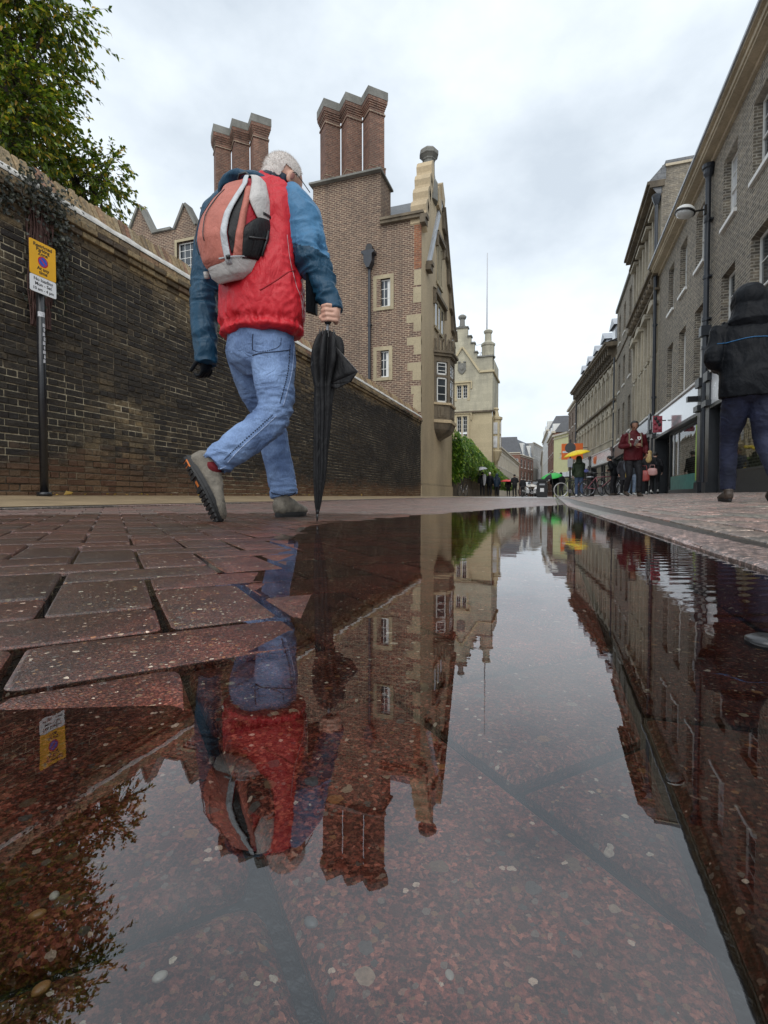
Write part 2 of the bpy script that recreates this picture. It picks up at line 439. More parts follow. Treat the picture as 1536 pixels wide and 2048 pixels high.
# ---- block paving: 100 x 200 mm blocks in a 45 degree herringbone
BA = math.radians(28.5) + TH
E1 = Vector((math.cos(BA), math.sin(BA), 0)); E2 = Vector((-math.sin(BA), math.cos(BA), 0))
ORG = Vector((-.155, .196, 0)); U = .1
def paver_mesh(lx, ly, h=.035, rad=.008, ch=.0034, seg=3, j=0):
    rnd = random.Random(j*31+5)
    def ringpts(ins, z, rr):
        out = []
        for cx, cy, a0 in ((lx/2-ins, ly/2-ins, 0), (-lx/2+ins, ly/2-ins, 90), (-lx/2+ins, -ly/2+ins, 180), (lx/2-ins, -ly/2+ins, 270)):
            sx = 1 if cx > 0 else -1; sy = 1 if cy > 0 else -1
            for q in range(seg+1):
                w = math.radians(a0 + 90*q/seg)
                out.append((cx - sx*rr + rr*math.cos(w), cy - sy*rr + rr*math.sin(w), z))
            # a few points along the edge, slightly worn
        return out
    rings = [ringpts(0, -h, rad), ringpts(0, -ch, rad), ringpts(ch*.35, -ch*.3, rad), ringpts(ch*1.3, 0, rad)]
    mb = MB(); n = len(rings[0]); vs = [q for r in rings for q in r]
    vs = [(x + rnd.uniform(-.0007, .0007), y + rnd.uniform(-.0007, .0007), z + rnd.uniform(-.0004, .0004)) for x, y, z in vs]
    fs = [(i*n+k, i*n+(k+1) % n, (i+1)*n+(k+1) % n, (i+1)*n+k) for i in range(3) for k in range(n)] + [tuple(range(3*n, 4*n))]
    mb.add(vs, fs); return mb
def set_smooth_mesh(me):
    me.polygons.foreach_set('use_smooth', [True]*len(me.polygons))
JT = .0060
variants = [paver_mesh(2*U-JT, U-JT, j=j).mesh('paver', M_paver) for j in range(6)]
for me in variants: set_smooth_mesh(me)
def cellpt(i, j): return ORG + E1*(i*U) + E2*(j*U)
blocks = []
for i in range(-330, 330):
    for j in range(-330, 330):
        k = (i+j) % 4
        if k == 0: c = cellpt(i+1, j+.5); hor = True
        elif k == 2: c = cellpt(i+.5, j+1); hor = False
        else: continue
        if not (LK-.14 < c.x < GUT+.12 and -.55 < c.y < LASTB+.3): continue
        blocks.append((c, hor, i, j))
def clip_poly(P, a, keep_less):
    """clip polygon against r = a"""
    out = []
    for q in range(len(P)):
        A, B = P[q], P[(q+1) % len(P)]
        ia = (A.x < a) == keep_less; ib = (B.x < a) == keep_less
        if ia: out.append(A)
        if ia != ib:
            t = (a-A.x)/(B.x-A.x); out.append(A + (B-A)*t)
    return out
def inset(P, d):
    c = sum(P, Vector())/len(P); out = []
    n = len(P)
    for k in range(n):
        a, b, e = P[k-1], P[k], P[(k+1) % n]
        u = (b-a).normalized(); v = (e-b).normalized()
        n1 = Vector((-u.y, u.x, 0)); n2 = Vector((-v.y, v.x, 0))
        q = n1+n2
        if q.length < 1e-6: q = n1
        q.normalize(); out.append(b + q*(d/max(.35, q.dot(n1))))
    return out
def poly_area(P): return .5*sum(P[k].x*P[(k+1) % len(P)].y - P[(k+1) % len(P)].x*P[k].y for k in range(len(P)))
def visible(c, pad=.12):
    X = c.x*math.cos(TH)+c.y*math.sin(TH); Y = -c.x*math.sin(TH)+c.y*math.cos(TH)
    return Y > .04 and abs(X) < .80*Y + pad and (Y > .3 or Y > .04)
blocks.sort(key=lambda b: b[0].length)
stuff = MB(); count = 0; pr = random.Random(3)
for c, hor, i, j in blocks:
    rnd = random.Random(i*1000+j)
    L = E1 if hor else E2; W = E2 if hor else -E1
    hl, hw = U-JT/2, U/2-JT/2
    P = [c - L*hl - W*hw, c + L*hl - W*hw, c + L*hl + W*hw, c - L*hl + W*hw]
    cut = max(p.x for p in P) > GUT-.004 or min(p.x for p in P) < LK+.003
    if cut:
        P = clip_poly(clip_poly(P, GUT-.004, True), LK+.003, False)
        if len(P) < 3 or abs(poly_area(P)) < .0006: continue
        cc = sum(P, Vector())/len(P)
    else: cc = c
    z = road(cc.x, cc.y) + rnd.uniform(-.0005, .0005)
    far = cc.y > 6
    if count < 285 and visible(cc) and not far:
        count += 1
        if cut:
            P0 = [p-cc for p in P]; mb = MB(); n = len(P0)
            r1 = [Vector((p.x, p.y, -.035)) for p in P0]; r2 = [Vector((p.x, p.y, -.003)) for p in P0]
            r3 = [Vector((p.x, p.y, 0)) for p in inset(P0, .0035)]
            mb.add(r1+r2+r3, [(a*n+k, a*n+(k+1) % n, (a+1)*n+(k+1) % n, (a+1)*n+k) for a in range(2) for k in range(n)] + [tuple(range(2*n, 3*n))])
            me = mb.mesh('paver', M_paver)
            o = bpy.data.objects.new('paver', me); rz = 0
        else:
            o = bpy.data.objects.new('paver', variants[rnd.randrange(6)])
            rz = math.atan2(L.y, L.x) + (PI if rnd.random() < .5 else 0)
        link(o, bed); o.location = (cc.x, cc.y, z)
        gx = (road(cc.x+.04, cc.y)-road(cc.x-.04, cc.y))/.08 + rnd.uniform(-.003, .003); gy = (road(cc.x, cc.y+.04)-road(cc.x, cc.y-.04))/.08 + rnd.uniform(-.003, .003)
        q_ = Vector((0, 0, 1)).rotation_difference(Vector((-gx, -gy, 1)).normalized()).to_matrix() @ Matrix.Rotation(rz + rnd.uniform(-.006, .006), 3, 'Z')
        o.rotation_euler = q_.to_euler()
    else:
        n = len(P)
        tx = rnd.uniform(-.006, .006) + (road(cc.x+.04, cc.y)-road(cc.x-.04, cc.y))/.08; ty = rnd.uniform(-.006, .006) + (road(cc.x, cc.y+.04)-road(cc.x, cc.y-.04))/.08
        def zz(p): return z + (p.x-cc.x)*tx + (p.y-cc.y)*ty
        ch = .003
        r1 = [Vector((p.x, p.y, z-.02)) for p in P]; r2 = [Vector((p.x, p.y, zz(p)-ch)) for p in P]
        r3 = [Vector((p.x, p.y, zz(p))) for p in inset(P, .004)]
        stuff.add(r1+r2+r3, [(a*n+k, a*n+(k+1) % n, (a+1)*n+(k+1) % n, (a+1)*n+k) for a in range(2) for k in range(n)] + [tuple(range(2*n, 3*n))])
stuff.build('block_paving', M_paver_far, bed, kind='stuff')

# ---- channel of two rows of blocks along the kerb
chan = sheet('gutter_channel', [GUT+.001, .2, .36], [s for s in SS if s < 14], lambda r, s: bedz(r, s)-.0004, M_bed)
cs = -.7; q = 0; chst = MB()
while cs < 13:
    for row in (0, 1):
        w = (rk(cs+.1)-GUT)/2
        a0, a1 = GUT+.003 + w*row, GUT + w*(row+1) - .003
        off = 0 if row == 0 else .1
        P = [Vector((a0, cs+off+.003, 0)), Vector((a1, cs+off+.003, 0)), Vector((a1, cs+off+.197, 0)), Vector((a0, cs+off+.197, 0))]
        cc = sum(P, Vector())/4; z = road(cc.x, cc.y) - .0015 + pr.uniform(-.0008, .0008)
        P0 = [p-cc for p in P]; n = 4
        rr = [[Vector((p.x, p.y, -.03)) for p in P0], [Vector((p.x, p.y, -.003)) for p in P0], [Vector((p.x, p.y, 0)) for p in inset(P0, .004)]]
        F = [(a*n+k, a*n+(k+1) % n, (a+1)*n+(k+1) % n, (a+1)*n+k) for a in range(2) for k in range(n)] + [(8,9,10,11)]
        if cs < 4.5 and visible(cc):
            mb = MB().add(rr[0]+rr[1]+rr[2], F); o = mb.build('channel_block', M_channel, chan); o.location = (cc.x, cc.y, z)
        else: chst.add([v + Vector((cc.x, cc.y, z)) for r_ in rr for v in r_], F)
    cs += .2
chst.build('channel_paving', M_channel, chan, kind='stuff')

# ---- right kerb: stones end to end, and footway behind
kerb = empty('kerb', (0, 0, 0), kind='structure')
kerb['label'] = 'low wet granite kerb along the right side of the puddle'
s0 = -.6
while s0 < 30:
    ln = .9; s1 = s0+ln-.006
    a, b_ = rk(s0), rk(s1); za, zb = rise(s0), rise(s1)
    mb = MB()
    sec = [(0, -.12), (0, .004), (.005, .0085), (.014, .0108), (RKW-.004, .0148), (RKW-.004, -.12)]
    vs = []
    nseg = 9
    for t in range(nseg+1):
        f = t/nseg; ss_ = s0+(s1-s0)*f; k = rk(ss_)
        for x, z in sec:
            jx = pr.uniform(-.002, .002) if z > 0 else 0; jz = pr.uniform(-.0009, .0009) if z > 0 else 0
            vs.append((k+x+jx, ss_, z+rise(ss_)+jz))
    m_ = len(sec)
    fs = [(t*m_+k, (t+1)*m_+k, (t+1)*m_+k+1, t*m_+k+1) for t in range(nseg) for k in range(m_-1)] + [tuple(range(m_)), tuple(range(nseg*m_+m_-1, nseg*m_-1, -1))]
    mb.add(vs, fs); mb.build('kerb_stone', M_kerb, kerb)
    s0 += ln
M_fbed = plain('wet footway jointing', (.045,.038,.032), .3, .4, 9, bscale=120, bdist=.002, world_space=True)
fm_ = MB(); fr_ = [0, .15, .3, .6, 1, 2, 3, 4.25]
fm_.add([(max(rk(s)+RKW-.003, r), s, ground(max(r, rk(s)+RKW+.001), s) - (.006 if s < 21.8 else 0)) for s in SS for r in [rk(s)+RKW-.003]+fr_[3:]], [(j*6+i, j*6+i+1, (j+1)*6+i+1, (j+1)*6+i) for j in range(len(SS)-1) for i in range(5)])
fm_.cur = 0
foot = fm_.build('footway', [M_fbed, M_far], None, True, kind='structure')
for p_ in foot.data.polygons:
    if p_.center.y > 21.8: p_.material_index = 1
foot['label'] = 'brick paved footway rising towards the shops on the right'
fst = MB(); cnt = 0
cells = []
for a in range(0, 41):
    for b_ in range(-5, 220):
        r0 = .42 + a*.1; s0 = b_*.2 + (.1 if a % 2 else 0) - .2
        cells.append((r0, s0))
cells = [(r0, s0) for r0, s0 in cells if r0 > rk(s0+.1)+RKW+.001 - .1 and r0+.1 < 4.2 and -.3 < s0 < 21.5]
cells.sort(key=lambda q: q[0]**2+q[1]**2)
fvar = paver_mesh(.1-.006, .2-.006, seg=1).mesh('paver', M_pave2); set_smooth_mesh(fvar)
for r0, s0 in cells:
    ra = max(r0, rk(s0+.1)+RKW+.002); cc = Vector(((ra+r0+.1)/2, s0+.1, 0))
    if r0+.1-ra < .02: continue
    z = ground(cc.x, cc.y) + pr.uniform(-.0015, .0015)
    full = ra == r0
    if full and cnt < 240 and visible(cc, 0):
        cnt += 1; o = bpy.data.objects.new('paver', fvar); link(o, foot); o.location = (cc.x, cc.y, z); o.rotation_euler = (pr.uniform(-.01, .01), pr.uniform(-.012, .012)-.04, pr.uniform(-.008, .008))
    else:
        P = [Vector((ra+.003, s0+.003, 0)), Vector((r0+.097, s0+.003, 0)), Vector((r0+.097, s0+.197, 0)), Vector((ra+.003, s0+.197, 0))]
        n = 4; tx, ty = .04+pr.uniform(-.012, .012), pr.uniform(-.01, .01)
        zz = lambda p: z + (p.x-cc.x)*tx + (p.y-cc.y)*ty
        fst.add([Vector((p.x, p.y, z-.02)) for p in P]+[Vector((p.x, p.y, zz(p)-.003)) for p in P]+[Vector((p.x, p.y, zz(p))) for p in inset(P, .004)],
                [(e*n+k, e*n+(k+1) % n, (e+1)*n+(k+1) % n, (e+1)*n+k) for e in range(2) for k in range(n)] + [(8,9,10,11)])
fst.build('block_paving', M_pave2, foot, kind='stuff')

# ---- left kerb and footway
lk = empty('kerb', (0, 0, 0), kind='structure'); lk['label'] = 'pale stone kerb below the long brick wall'
s0 = -.5
while s0 < 30:
    s1 = s0 + .9 - .006; mb = MB(); vs = []
    sec = [(.0, -.1), (.0, .010), (-.008, .014), (-.12, .015), (-.12, -.1)]
    for ss_ in (s0, (s0+s1)/2, s1):
        for x, z in sec: vs.append((LK+x, ss_, road(LK, ss_)+z+(pr.uniform(-.001, .001) if z > 0 else 0)))
    fs = [(t*5+k+1, (t+1)*5+k+1, (t+1)*5+k, t*5+k) for t in range(2) for k in range(4)] + [(4,3,2,1,0), (10,11,12,13,14)]
    mb.add(vs, fs).build('kerb_stone', M_kerb, lk); s0 += .9
lf = sheet('footway', [-5.3, -5, -4.6, -4.2, -3.8, LK-.121], [s for s in SS], lambda r, s: ground(min(r, LK-.1), s), M_asph)
lf['label'] = 'sandy wet footway at the foot of the brick wall'

# ---- the puddle
def water_mat():
    m = bpy.data.materials.new('rain water'); m.use_nodes = True; nt = m.node_tree; nt.nodes.clear()
    out = nt.nodes.new('ShaderNodeOutputMaterial'); mix = nt.nodes.new('ShaderNodeMixShader')
    tr = nt.nodes.new('ShaderNodeBsdfTransparent'); tr.inputs['Color'].default_value = (.93, .95, .95, 1)
    gl = nt.nodes.new('ShaderNodeBsdfGlossy'); gl.inputs['Roughness'].default_value = 0.0; gl.inputs['Color'].default_value = (1, 1, 1, 1)
    fr = nt.nodes.new('ShaderNodeFresnel'); fr.inputs['IOR'].default_value = 1.90
    p = wpos(nt)
    # fine wind ripples, stronger away from the sheltered near end and along the kerb
    sp = nt.nodes.new('ShaderNodeSeparateXYZ'); nt.links.new(p, sp.inputs[0])
    a1 = nz(nt, mapv(nt, p, (10, 26, 10), rot=(0, 0, -TH)), 1, 3, .5)
    a2 = nz(nt, mapv(nt, p, (38, 90, 38), rot=(0, 0, .2)), 1, 2, .5)
    mr = nt.nodes.new('ShaderNodeMapRange'); mr.inputs['From Min'].default_value = .25; mr.inputs['From Max'].default_value = 1.6
    mr.inputs['To Min'].default_value = .25; mr.inputs['To Max'].default_value = 1.0
    nt.links.new(sp.outputs['Y'], mr.inputs['Value'])
    h = math_(nt, 'MULTIPLY', math_(nt, 'ADD', a1, math_(nt, 'MULTIPLY', a2, .22)), mr.outputs['Result'])
    # ring ripples by the kerb
    wv = nt.nodes.new('ShaderNodeTexWave'); wv.wave_type = 'BANDS'; wv.bands_direction = 'Y'
    nt.links.new(mapv(nt, p, (1, 1, 1), rot=(0, 0, -TH-.05)), wv.inputs['Vector']); wv.inputs['Scale'].default_value = 8.5; wv.inputs['Distortion'].default_value = 1.2; wv.inputs['Detail Scale'].default_value = 3
    def rng(src, a, b_, c, d):
        m_ = nt.nodes.new('ShaderNodeMapRange')
        for k_, v_ in (('From Min', a), ('From Max', b_), ('To Min', c), ('To Max', d)): m_.inputs[k_].default_value = v_
        nt.links.new(src, m_.inputs['Value']); return m_.outputs['Result']
    msk = math_(nt, 'MULTIPLY', rng(sp.outputs['X'], .10, .26, 0, 1), math_(nt, 'MULTIPLY', rng(sp.outputs['Y'], .25, .45, 0, 1), rng(sp.outputs['Y'], .8, 1.5, 1, .12)))
    h2 = math_(nt, 'MULTIPLY', wv.outputs['Fac'], math_(nt, 'MULTIPLY', msk, 1.3))
    b1 = nt.nodes.new('ShaderNodeBump'); b1.inputs['Distance'].default_value = .00022
    nt.links.new(math_(nt, 'ADD', h, h2), b1.inputs['Height'])
    nt.links.new(b1.outputs['Normal'], fr.inputs['Normal']); nt.links.new(b1.outputs['Normal'], gl.inputs['Normal'])
    nt.links.new(fr.outputs[0], mix.inputs[0]); nt.links.new(tr.outputs[0], mix.inputs[1]); nt.links.new(gl.outputs[0], mix.inputs[2])
    nt.links.new(mix.outputs[0], out.inputs['Surface'])
    return m
M_water = water_mat()
wmb = MB()
ws = steps(-1, 7, 80)
vs = []
for s in ws:
    for t in range(9): vs.append((-2.6 + (rk(s)+.006+2.6)*t/8, s, 0))
wmb.add(vs, [(j*9+i, j*9+i+1, (j+1)*9+i+1, (j+1)*9+i) for j in range(len(ws)-1) for i in range(8)])
wo = wmb.build('puddle', M_water, None, True, kind='structure')
wo['label'] = 'shallow rain puddle mirroring the street and sky'

# loose pebbles lying under water in the joints
M_peb = [plain('ochre pebble', (.42,.22,.09), .3, .3, 60, world_space=True), plain('white pebble', (.55,.52,.44), .3, .2, 60, world_space=True), plain('grey pebble', (.2,.2,.19), .3, .3, 60, world_space=True)]
def onz(x, y, z):
    a, b, c, d = ray(x, y); t = (z-CAM_H)/c; return Vector((a*t, b*t, z))
for k, (x, y, r_, mi, lab) in enumerate([(1112, 1618, .0044, 0, 'ochre pebble lodged in the joint right of centre'), (84, 1990, .0042, 0, 'ochre pebble in the lower left corner'),
        (108, 1806, .0034, 1, 'white pebble on the left block under the tree reflection'), (76, 1842, .0040, 0, 'pale tan pebble left of the tree reflection'),
        (900, 1962, .003, 1, 'cream stone chip near the bottom centre'), (1022, 1690, .0026, 0, 'yellow stone flake right of the column reflection'),
        (1198, 1602, .0027, 0, 'tan pebble set below the right block'), (622, 1860, .0042, 2, 'grey flint below the chimney reflection'),
        (320, 1965, .0036, 1, 'white pebble close to the lower left joint')]):
    c = onz(x, y, -.0065); c.z = road(c.x, c.y) + .0004 if k else road(c.x, c.y) - .001
    R = Matrix.Rotation(k*1.3, 3, 'Z')
    r_ *= .55; mb = MB(); mb.ell((0, 0, 0), (r_, r_*.72, r_*.42), R, 14, 8)
    rr = random.Random(k); mb.v = [tuple(Vector(v)*(1+.25*noise.noise(Vector(v)*300+Vector((k, 0, 0))))) for v in mb.v]
    o = mb.build('pebble', M_peb[mi], None, True, label=lab, category='pebble', ) if False else mb.build('pebble', M_peb[mi], None, True)
    tag(o, lab, 'pebble', 'loose pebbles under the puddle'); o.location = c
# iron cover half out of frame by the kerb
M_iron = plain('wet cast iron', (.05,.05,.052), .3, .3, 20, metallic=.6)
c = onz(1536, 1278, 0.001)
mb = MB(); mb.lathe([(.0001, .002), (.010, .0025), (.013, .001), (.015, 0), (.015, -.01)][::-1], seg=24)
o = mb.build('stud', M_iron, None, True); tag(o, 'small round metal stud in the gutter at the right edge', 'stud'); o.location = c

# ------------------------------------------------------------------ the long garden wall on the left
WR = -5.2; W0 = 2.6; W1 = 20.0; ZB = .10
def gault_mat(name, coping=False):
    m, nt, b = new_mat(name)
    p = wpos(nt)
    oi = nt.nodes.new('ShaderNodeObjectInfo').outputs['Random']
    gi = nt.nodes.new('ShaderNodeNewGeometry').outputs['Random Per Island']
    rnd = math_(nt, 'FRACT', math_(nt, 'ADD', oi, gi))
    if coping:
        c = ramp(nt, rnd, [(0, (.27,.205,.12)), (.35, (.37,.28,.165)), (.55, (.28,.14,.095)), (.7, (.17,.125,.08)), (.85, (.34,.27,.17)), (1, (.42,.35,.24))])
    else:
        c = ramp(nt, rnd, [(0, (.07,.055,.038)), (.25, (.17,.13,.078)), (.5, (.27,.205,.115)), (.7, (.09,.068,.05)), (.85, (.36,.28,.16)), (1, (.13,.08,.06))])
    c = mixc(nt, 1, c, ramp(nt, nz(nt, p, 24, 6, .75), [(.3, (.38,.38,.38)), (.68, (1.5,1.42,1.3))]), 'MULTIPLY')
    if not coping:
        # soot: heavy in patches, and on the lower right of the wall; the band under the coping stayed pale
        sp = nt.nodes.new('ShaderNodeSeparateXYZ'); nt.links.new(p, sp.inputs[0])
        n1 = math_(nt, 'ADD', math_(nt, 'MULTIPLY', nz(nt, mapv(nt, p, (1, .55, 1.1)), .9, 8, .7), .72), math_(nt, 'ADD', math_(nt, 'MULTIPLY', rnd, .16), math_(nt, 'MULTIPLY', nz(nt, p, 7, 5, .7), .16)))
        hz = nt.nodes.new('ShaderNodeMapRange'); hz.inputs['From Min'].default_value = 2.75; hz.inputs['From Max'].default_value = 3.1; hz.inputs['To Min'].default_value = .09; hz.inputs['To Max'].default_value = -.16
        nt.links.new(sp.outputs['Z'], hz.inputs['Value'])
        fz = nt.nodes.new('ShaderNodeMapRange'); fz.inputs['From Min'].default_value = 10; fz.inputs['From Max'].default_value = 17; fz.inputs['To Min'].default_value = 0; fz.inputs['To Max'].default_value = .10
        nt.links.new(sp.outputs['Y'], fz.inputs['Value'])
        f = math_(nt, 'ADD', math_(nt, 'ADD', n1, hz.outputs['Result']), fz.outputs['Result'])
        c = mixc(nt, ramp(nt, f, [(.445, (0,0,0)), (.575, (.93,.93,.93))]), c, (.015,.013,.012))
        # damp, reddish foot
        lz = nt.nodes.new('ShaderNodeMapRange'); lz.inputs['From Min'].default_value = .62; lz.inputs['From Max'].default_value = .30; lz.inputs['To Min'].default_value = 0; lz.inputs['To Max'].default_value = 1
        nt.links.new(math_(nt, 'ADD', sp.outputs['Z'], math_(nt, 'MULTIPLY', math_(nt, 'SUBTRACT', n1, .5), 1.2)), lz.inputs['Value'])
        c = mixc(nt, lz.outputs['Result'], c, mixc(nt, rnd, (.10,.045,.022), (.17,.10,.05)))
    nt.links.new(c, b.inputs['Base Color'])
    b.inputs['Roughness'].default_value = .72; b.inputs['Specular IOR Level'].default_value = .4
    bump(nt, b, math_(nt, 'ADD', nz(nt, p, 70, 5, .7), math_(nt, 'MULTIPLY', nz(nt, p, 18, 4, .7), 1.5)), .016)
    return m
M_gault = gault_mat('old gault brick'); M_cope = gault_mat('coping brick', True)
def mortar_mat():
    m, nt, b = new_mat('old lime mortar'); p = wpos(nt)
    n1 = nz(nt, mapv(nt, p, (1, .5, 1)), 1.3, 8, .62)
    c = ramp(nt, n1, [(.36, (.045,.038,.03)), (.48, (.21,.17,.115)), (.58, (.56,.48,.33))])
    c = mixc(nt, 1, c, ramp(nt, nz(nt, p, 40, 4), [(.3, (.5,)*3), (.7, (1.2,)*3)]), 'MULTIPLY')
    nt.links.new(c, b.inputs['Base Color']); b.inputs['Roughness'].default_value = .9
    bump(nt, b, nz(nt, p, 60, 4), .008); return m
M_mort = mortar_mat()
wall = empty('brick_wall', (WR, W0, ZB), label='long sooty brick garden wall with tilted coping bricks along the left footway', cat='wall')
def WP(x, y, z): return (x-WR, y-W0, z-ZB)
core = MB().box(WP(WR-.42, W0, ZB-.2), WP(WR-.012, W1, 3.36))
core.build('mortar', M_mort, wall)
def brick_block(mb, x0, x1, y0, y1, z0, z1, jit, ch=.005, rnd=random):
    """brick proud of the wall face (x1 is the face)"""
    j = lambda: rnd.uniform(-jit, jit)
    X = x1 + j()
    f = [(X+j()*.5-.001, y0+ch+j()*.3, z0+ch+j()*.3), (X+j()*.5, y1-ch+j()*.3, z0+ch+j()*.3), (X+j()*.5, y1-ch+j()*.3, z1-ch+j()*.3), (X+j()*.5, y0+ch+j()*.3, z1-ch+j()*.3)]
    e = [(X-ch, y0, z0), (X-ch, y1, z0), (X-ch, y1, z1), (X-ch, y0, z1)]
    bk = [(x0, y0, z0), (x0, y1, z0), (x0, y1, z1), (x0, y0, z1)]
    mb.add(f+e+bk, [(0,1,2,3), (4,5,1,0), (5,6,2,1), (6,7,3,2), (7,4,0,3), (8,9,5,4), (9,10,6,5), (10,11,7,6), (11,8,4,7)])
wr = random.Random(11)
CH = .0725; items = []
row = 0; z = ZB
while z < 3.02:
    y = W0 + (0 if row % 2 else .0575)
    head = (row % 2 == 1)
    wob = lambda yy, zz: .008*noise.noise(Vector((yy*.6, zz*2, 3)))
    while y < W1-.02:
        L = (.108 if head else .221)
        L2 = min(L + wr.uniform(-.006, .006), W1-y-.004)
        if L2 > .03: items.append((y, z+wob(y, z), L2-.010, CH-.012))
        y += L
    z += CH; row += 1
vst = []
rest = MB()
def px_h(y): return 72/( -WR*math.sin(TH) + y*math.cos(TH))
items.sort(key=lambda q: q[0] + (0 if 1 else 0))
cntb = 0
for (y, z, L, h) in items:
    # first 270 bricks that stand inside the picture at its left edge
    Y = -WR*math.sin(TH)*1 + y*math.cos(TH); X = WR*math.cos(TH) + y*math.sin(TH)
    inview = 768 + 1000*X/Y > -2
    jit = .0075
    if inview and cntb < 270 and L > .05:
        cntb += 1
        mb = MB(); brick_block(mb, -.03, 0, -L/2, L/2, -h/2, h/2, jit, rnd=wr)
        o = mb.build('brick', M_gault, wall); o.location = WP(WR, y+L/2, z+h/2)
    else:
        brick_block(rest, WR-WR-.03, 0, y-W0, y-W0+L, z-ZB, z-ZB+h, jit, rnd=wr)
rest.build('brickwork', M_gault, wall, kind='stuff')
# oversailing courses under the coping
def course(z, h, proud, Lb, name, mat, keep=0):
    y = W0 + wr.uniform(0, .1); out = MB(); n = 0
    while y < W1-.03:
        L = min(Lb, W1-y)
        if n < keep and y > 3.3:
            n += 1; mb = MB(); brick_block(mb, -.08, proud, -L/2+.005, L/2-.005, -h/2+.004, h/2-.004, .005, rnd=wr)
            mb.build('brick', mat, wall).location = WP(WR, y+L/2, z+h/2)
        else: brick_block(out, -.08, proud, y-W0+.005, y-W0+L-.005, z-ZB+.004, z-ZB+h-.004, .005, rnd=wr)
        y += L
    out.build(name, mat, wall, kind='stuff')
course(3.022, .07, .004, .221, 'brickwork', M_gault)
course(3.094, .07, .045, .221, 'oversailing_course', M_gault, 14)
course(3.166, .072, .075, .221, 'oversailing_course', M_gault, 14)
course(3.240, .08, .055, .33, 'oversailing_course', M_cope, 0)
# mortar fillet, pale with lime
M_lime = plain('pale lime fillet', (.50,.48,.44), .7, .45, 6, bscale=40, bdist=.006, world_space=True)
fm = MB(); vs = []
yy = W0
ysx = []
while yy < W1: ysx.append(yy); yy += .12
for y in ysx:
    w = lambda a: .012*noise.noise(Vector((y*4, a, 1)))
    for x, z in ((.06, 3.322), (.055+w(1), 3.345+w(2)), (.0+w(3), 3.42+w(4)), (-.10, 3.46), (-.10, 3.30)): vs.append((x, y-W0, z-ZB))
fm.add(vs, [(t*5+k+1, (t+1)*5+k+1, (t+1)*5+k, t*5+k) for t in range(len(ysx)-1) for k in range(4)])
fm.build('lime_fillet', M_lime, wall, True)
# coping: tilted bricks on edge, one by one
y = W0; n = 0; far_c = MB()
while y < W1-.08:
    t = wr.uniform(.074, .082); gap = .010
    tilt = wr.uniform(.30, .42); zz = 3.39 + wr.uniform(-.012, .012); jx = wr.uniform(-.012, .012)
    M = Matrix.Translation((-.04+jx, 0, 0)) @ Matrix.Rotation(-tilt, 4, 'Y') @ Matrix.Rotation(wr.uniform(-.03, .03), 4, 'X')
    hh = .30 + wr.uniform(-.012, .012)
    def cope(mb, dy, dz):
        c = .007; a0, a1 = -(t-gap)/2, (t-gap)/2
        vs = []
        for x, yy_, z_ in ((.0, a0+c, 0), (.0, a1-c, 0), (-.012, a1-c, hh), (-.012, a0+c, hh), (-.006, a0, 0), (-.006, a1, 0), (-.02, a1, hh), (-.02, a0, hh), (-.24, a0, 0), (-.24, a1, 0), (-.24, a1, hh-.0), (-.24, a0, hh-.0)):
            q = M @ Vector((x+wr.uniform(-.003, .003), yy_, z_)); vs.append((q.x, q.y+dy, q.z+dz))
        mb.add(vs, [(0,1,2,3), (4,0,3,7), (1,5,6,2), (3,2,6,7), (4,5,1,0), (7,6,10,11), (5,9,10,6), (8,4,7,11), (9,8,11,10)])
    if n < 205 and y > 3.3:
        n += 1; mb = MB(); cope(mb, 0, 0); mb.build('coping_brick', M_cope, wall).location = WP(WR, y+t/2, zz)
    else: cope(far_c, y+t/2-W0, zz-ZB)
    y += t
if far_c.v: far_c.build('coping_brick', M_cope, wall, kind='stuff')

# ------------------------------------------------------------------ generic facade kit
def glass_mat(name, col=(.02,.025,.03), rough=.04, spec=.7):
    m, nt, b = new_mat(name)
    p = opos(nt)
    b.inputs['Base Color'].default_value = (*col, 1)
    c = ramp(nt, nz(nt, p, .9, 3), [(.35, col), (.7, tuple(q*2.2+.01 for q in col))]); nt.links.new(c, b.inputs['Base Color'])
    b.inputs['Roughness'].default_value = rough; b.inputs['Specular IOR Level'].default_value = spec; b.inputs['IOR'].default_value = 1.55
    bump(nt, b, nz(nt, p, 2.2, 2), .003)
    return m
M_glass = glass_mat('window glass')
M_blind = glass_mat('glass with pale blind', (.40,.41,.42), .1, .6)
M_white = plain('weathered white paint', (.72,.72,.69), .45, .1, 4, bscale=30, bdist=.001)
M_sill = plain('painted stone sill', (.62,.61,.57), .6, .2, 5, bdist=.002)
M_lead = plain('sheet lead', (.34,.36,.39), .4, .22, 2.5, metallic=.15, bscale=8, bdist=.004)
M_slate = brick_mat('slate roof', (.10,.11,.125), (.15,.155,.165), (.05,.055,.06), .3, .2, .006, .2, (.05,.06,.04), .3, .006, rough=.5)
M_pipe = plain('blue black painted iron', (.022,.027,.036), .35, .25, 5, bscale=30, bdist=.001)
M_black = plain('black paint', (.012,.012,.013), .35, .3, 5, bscale=40, bdist=.0006)
M_grey = plain('charcoal shopfront paint', (.026,.029,.033), .35, .25, 3, bdist=.001)

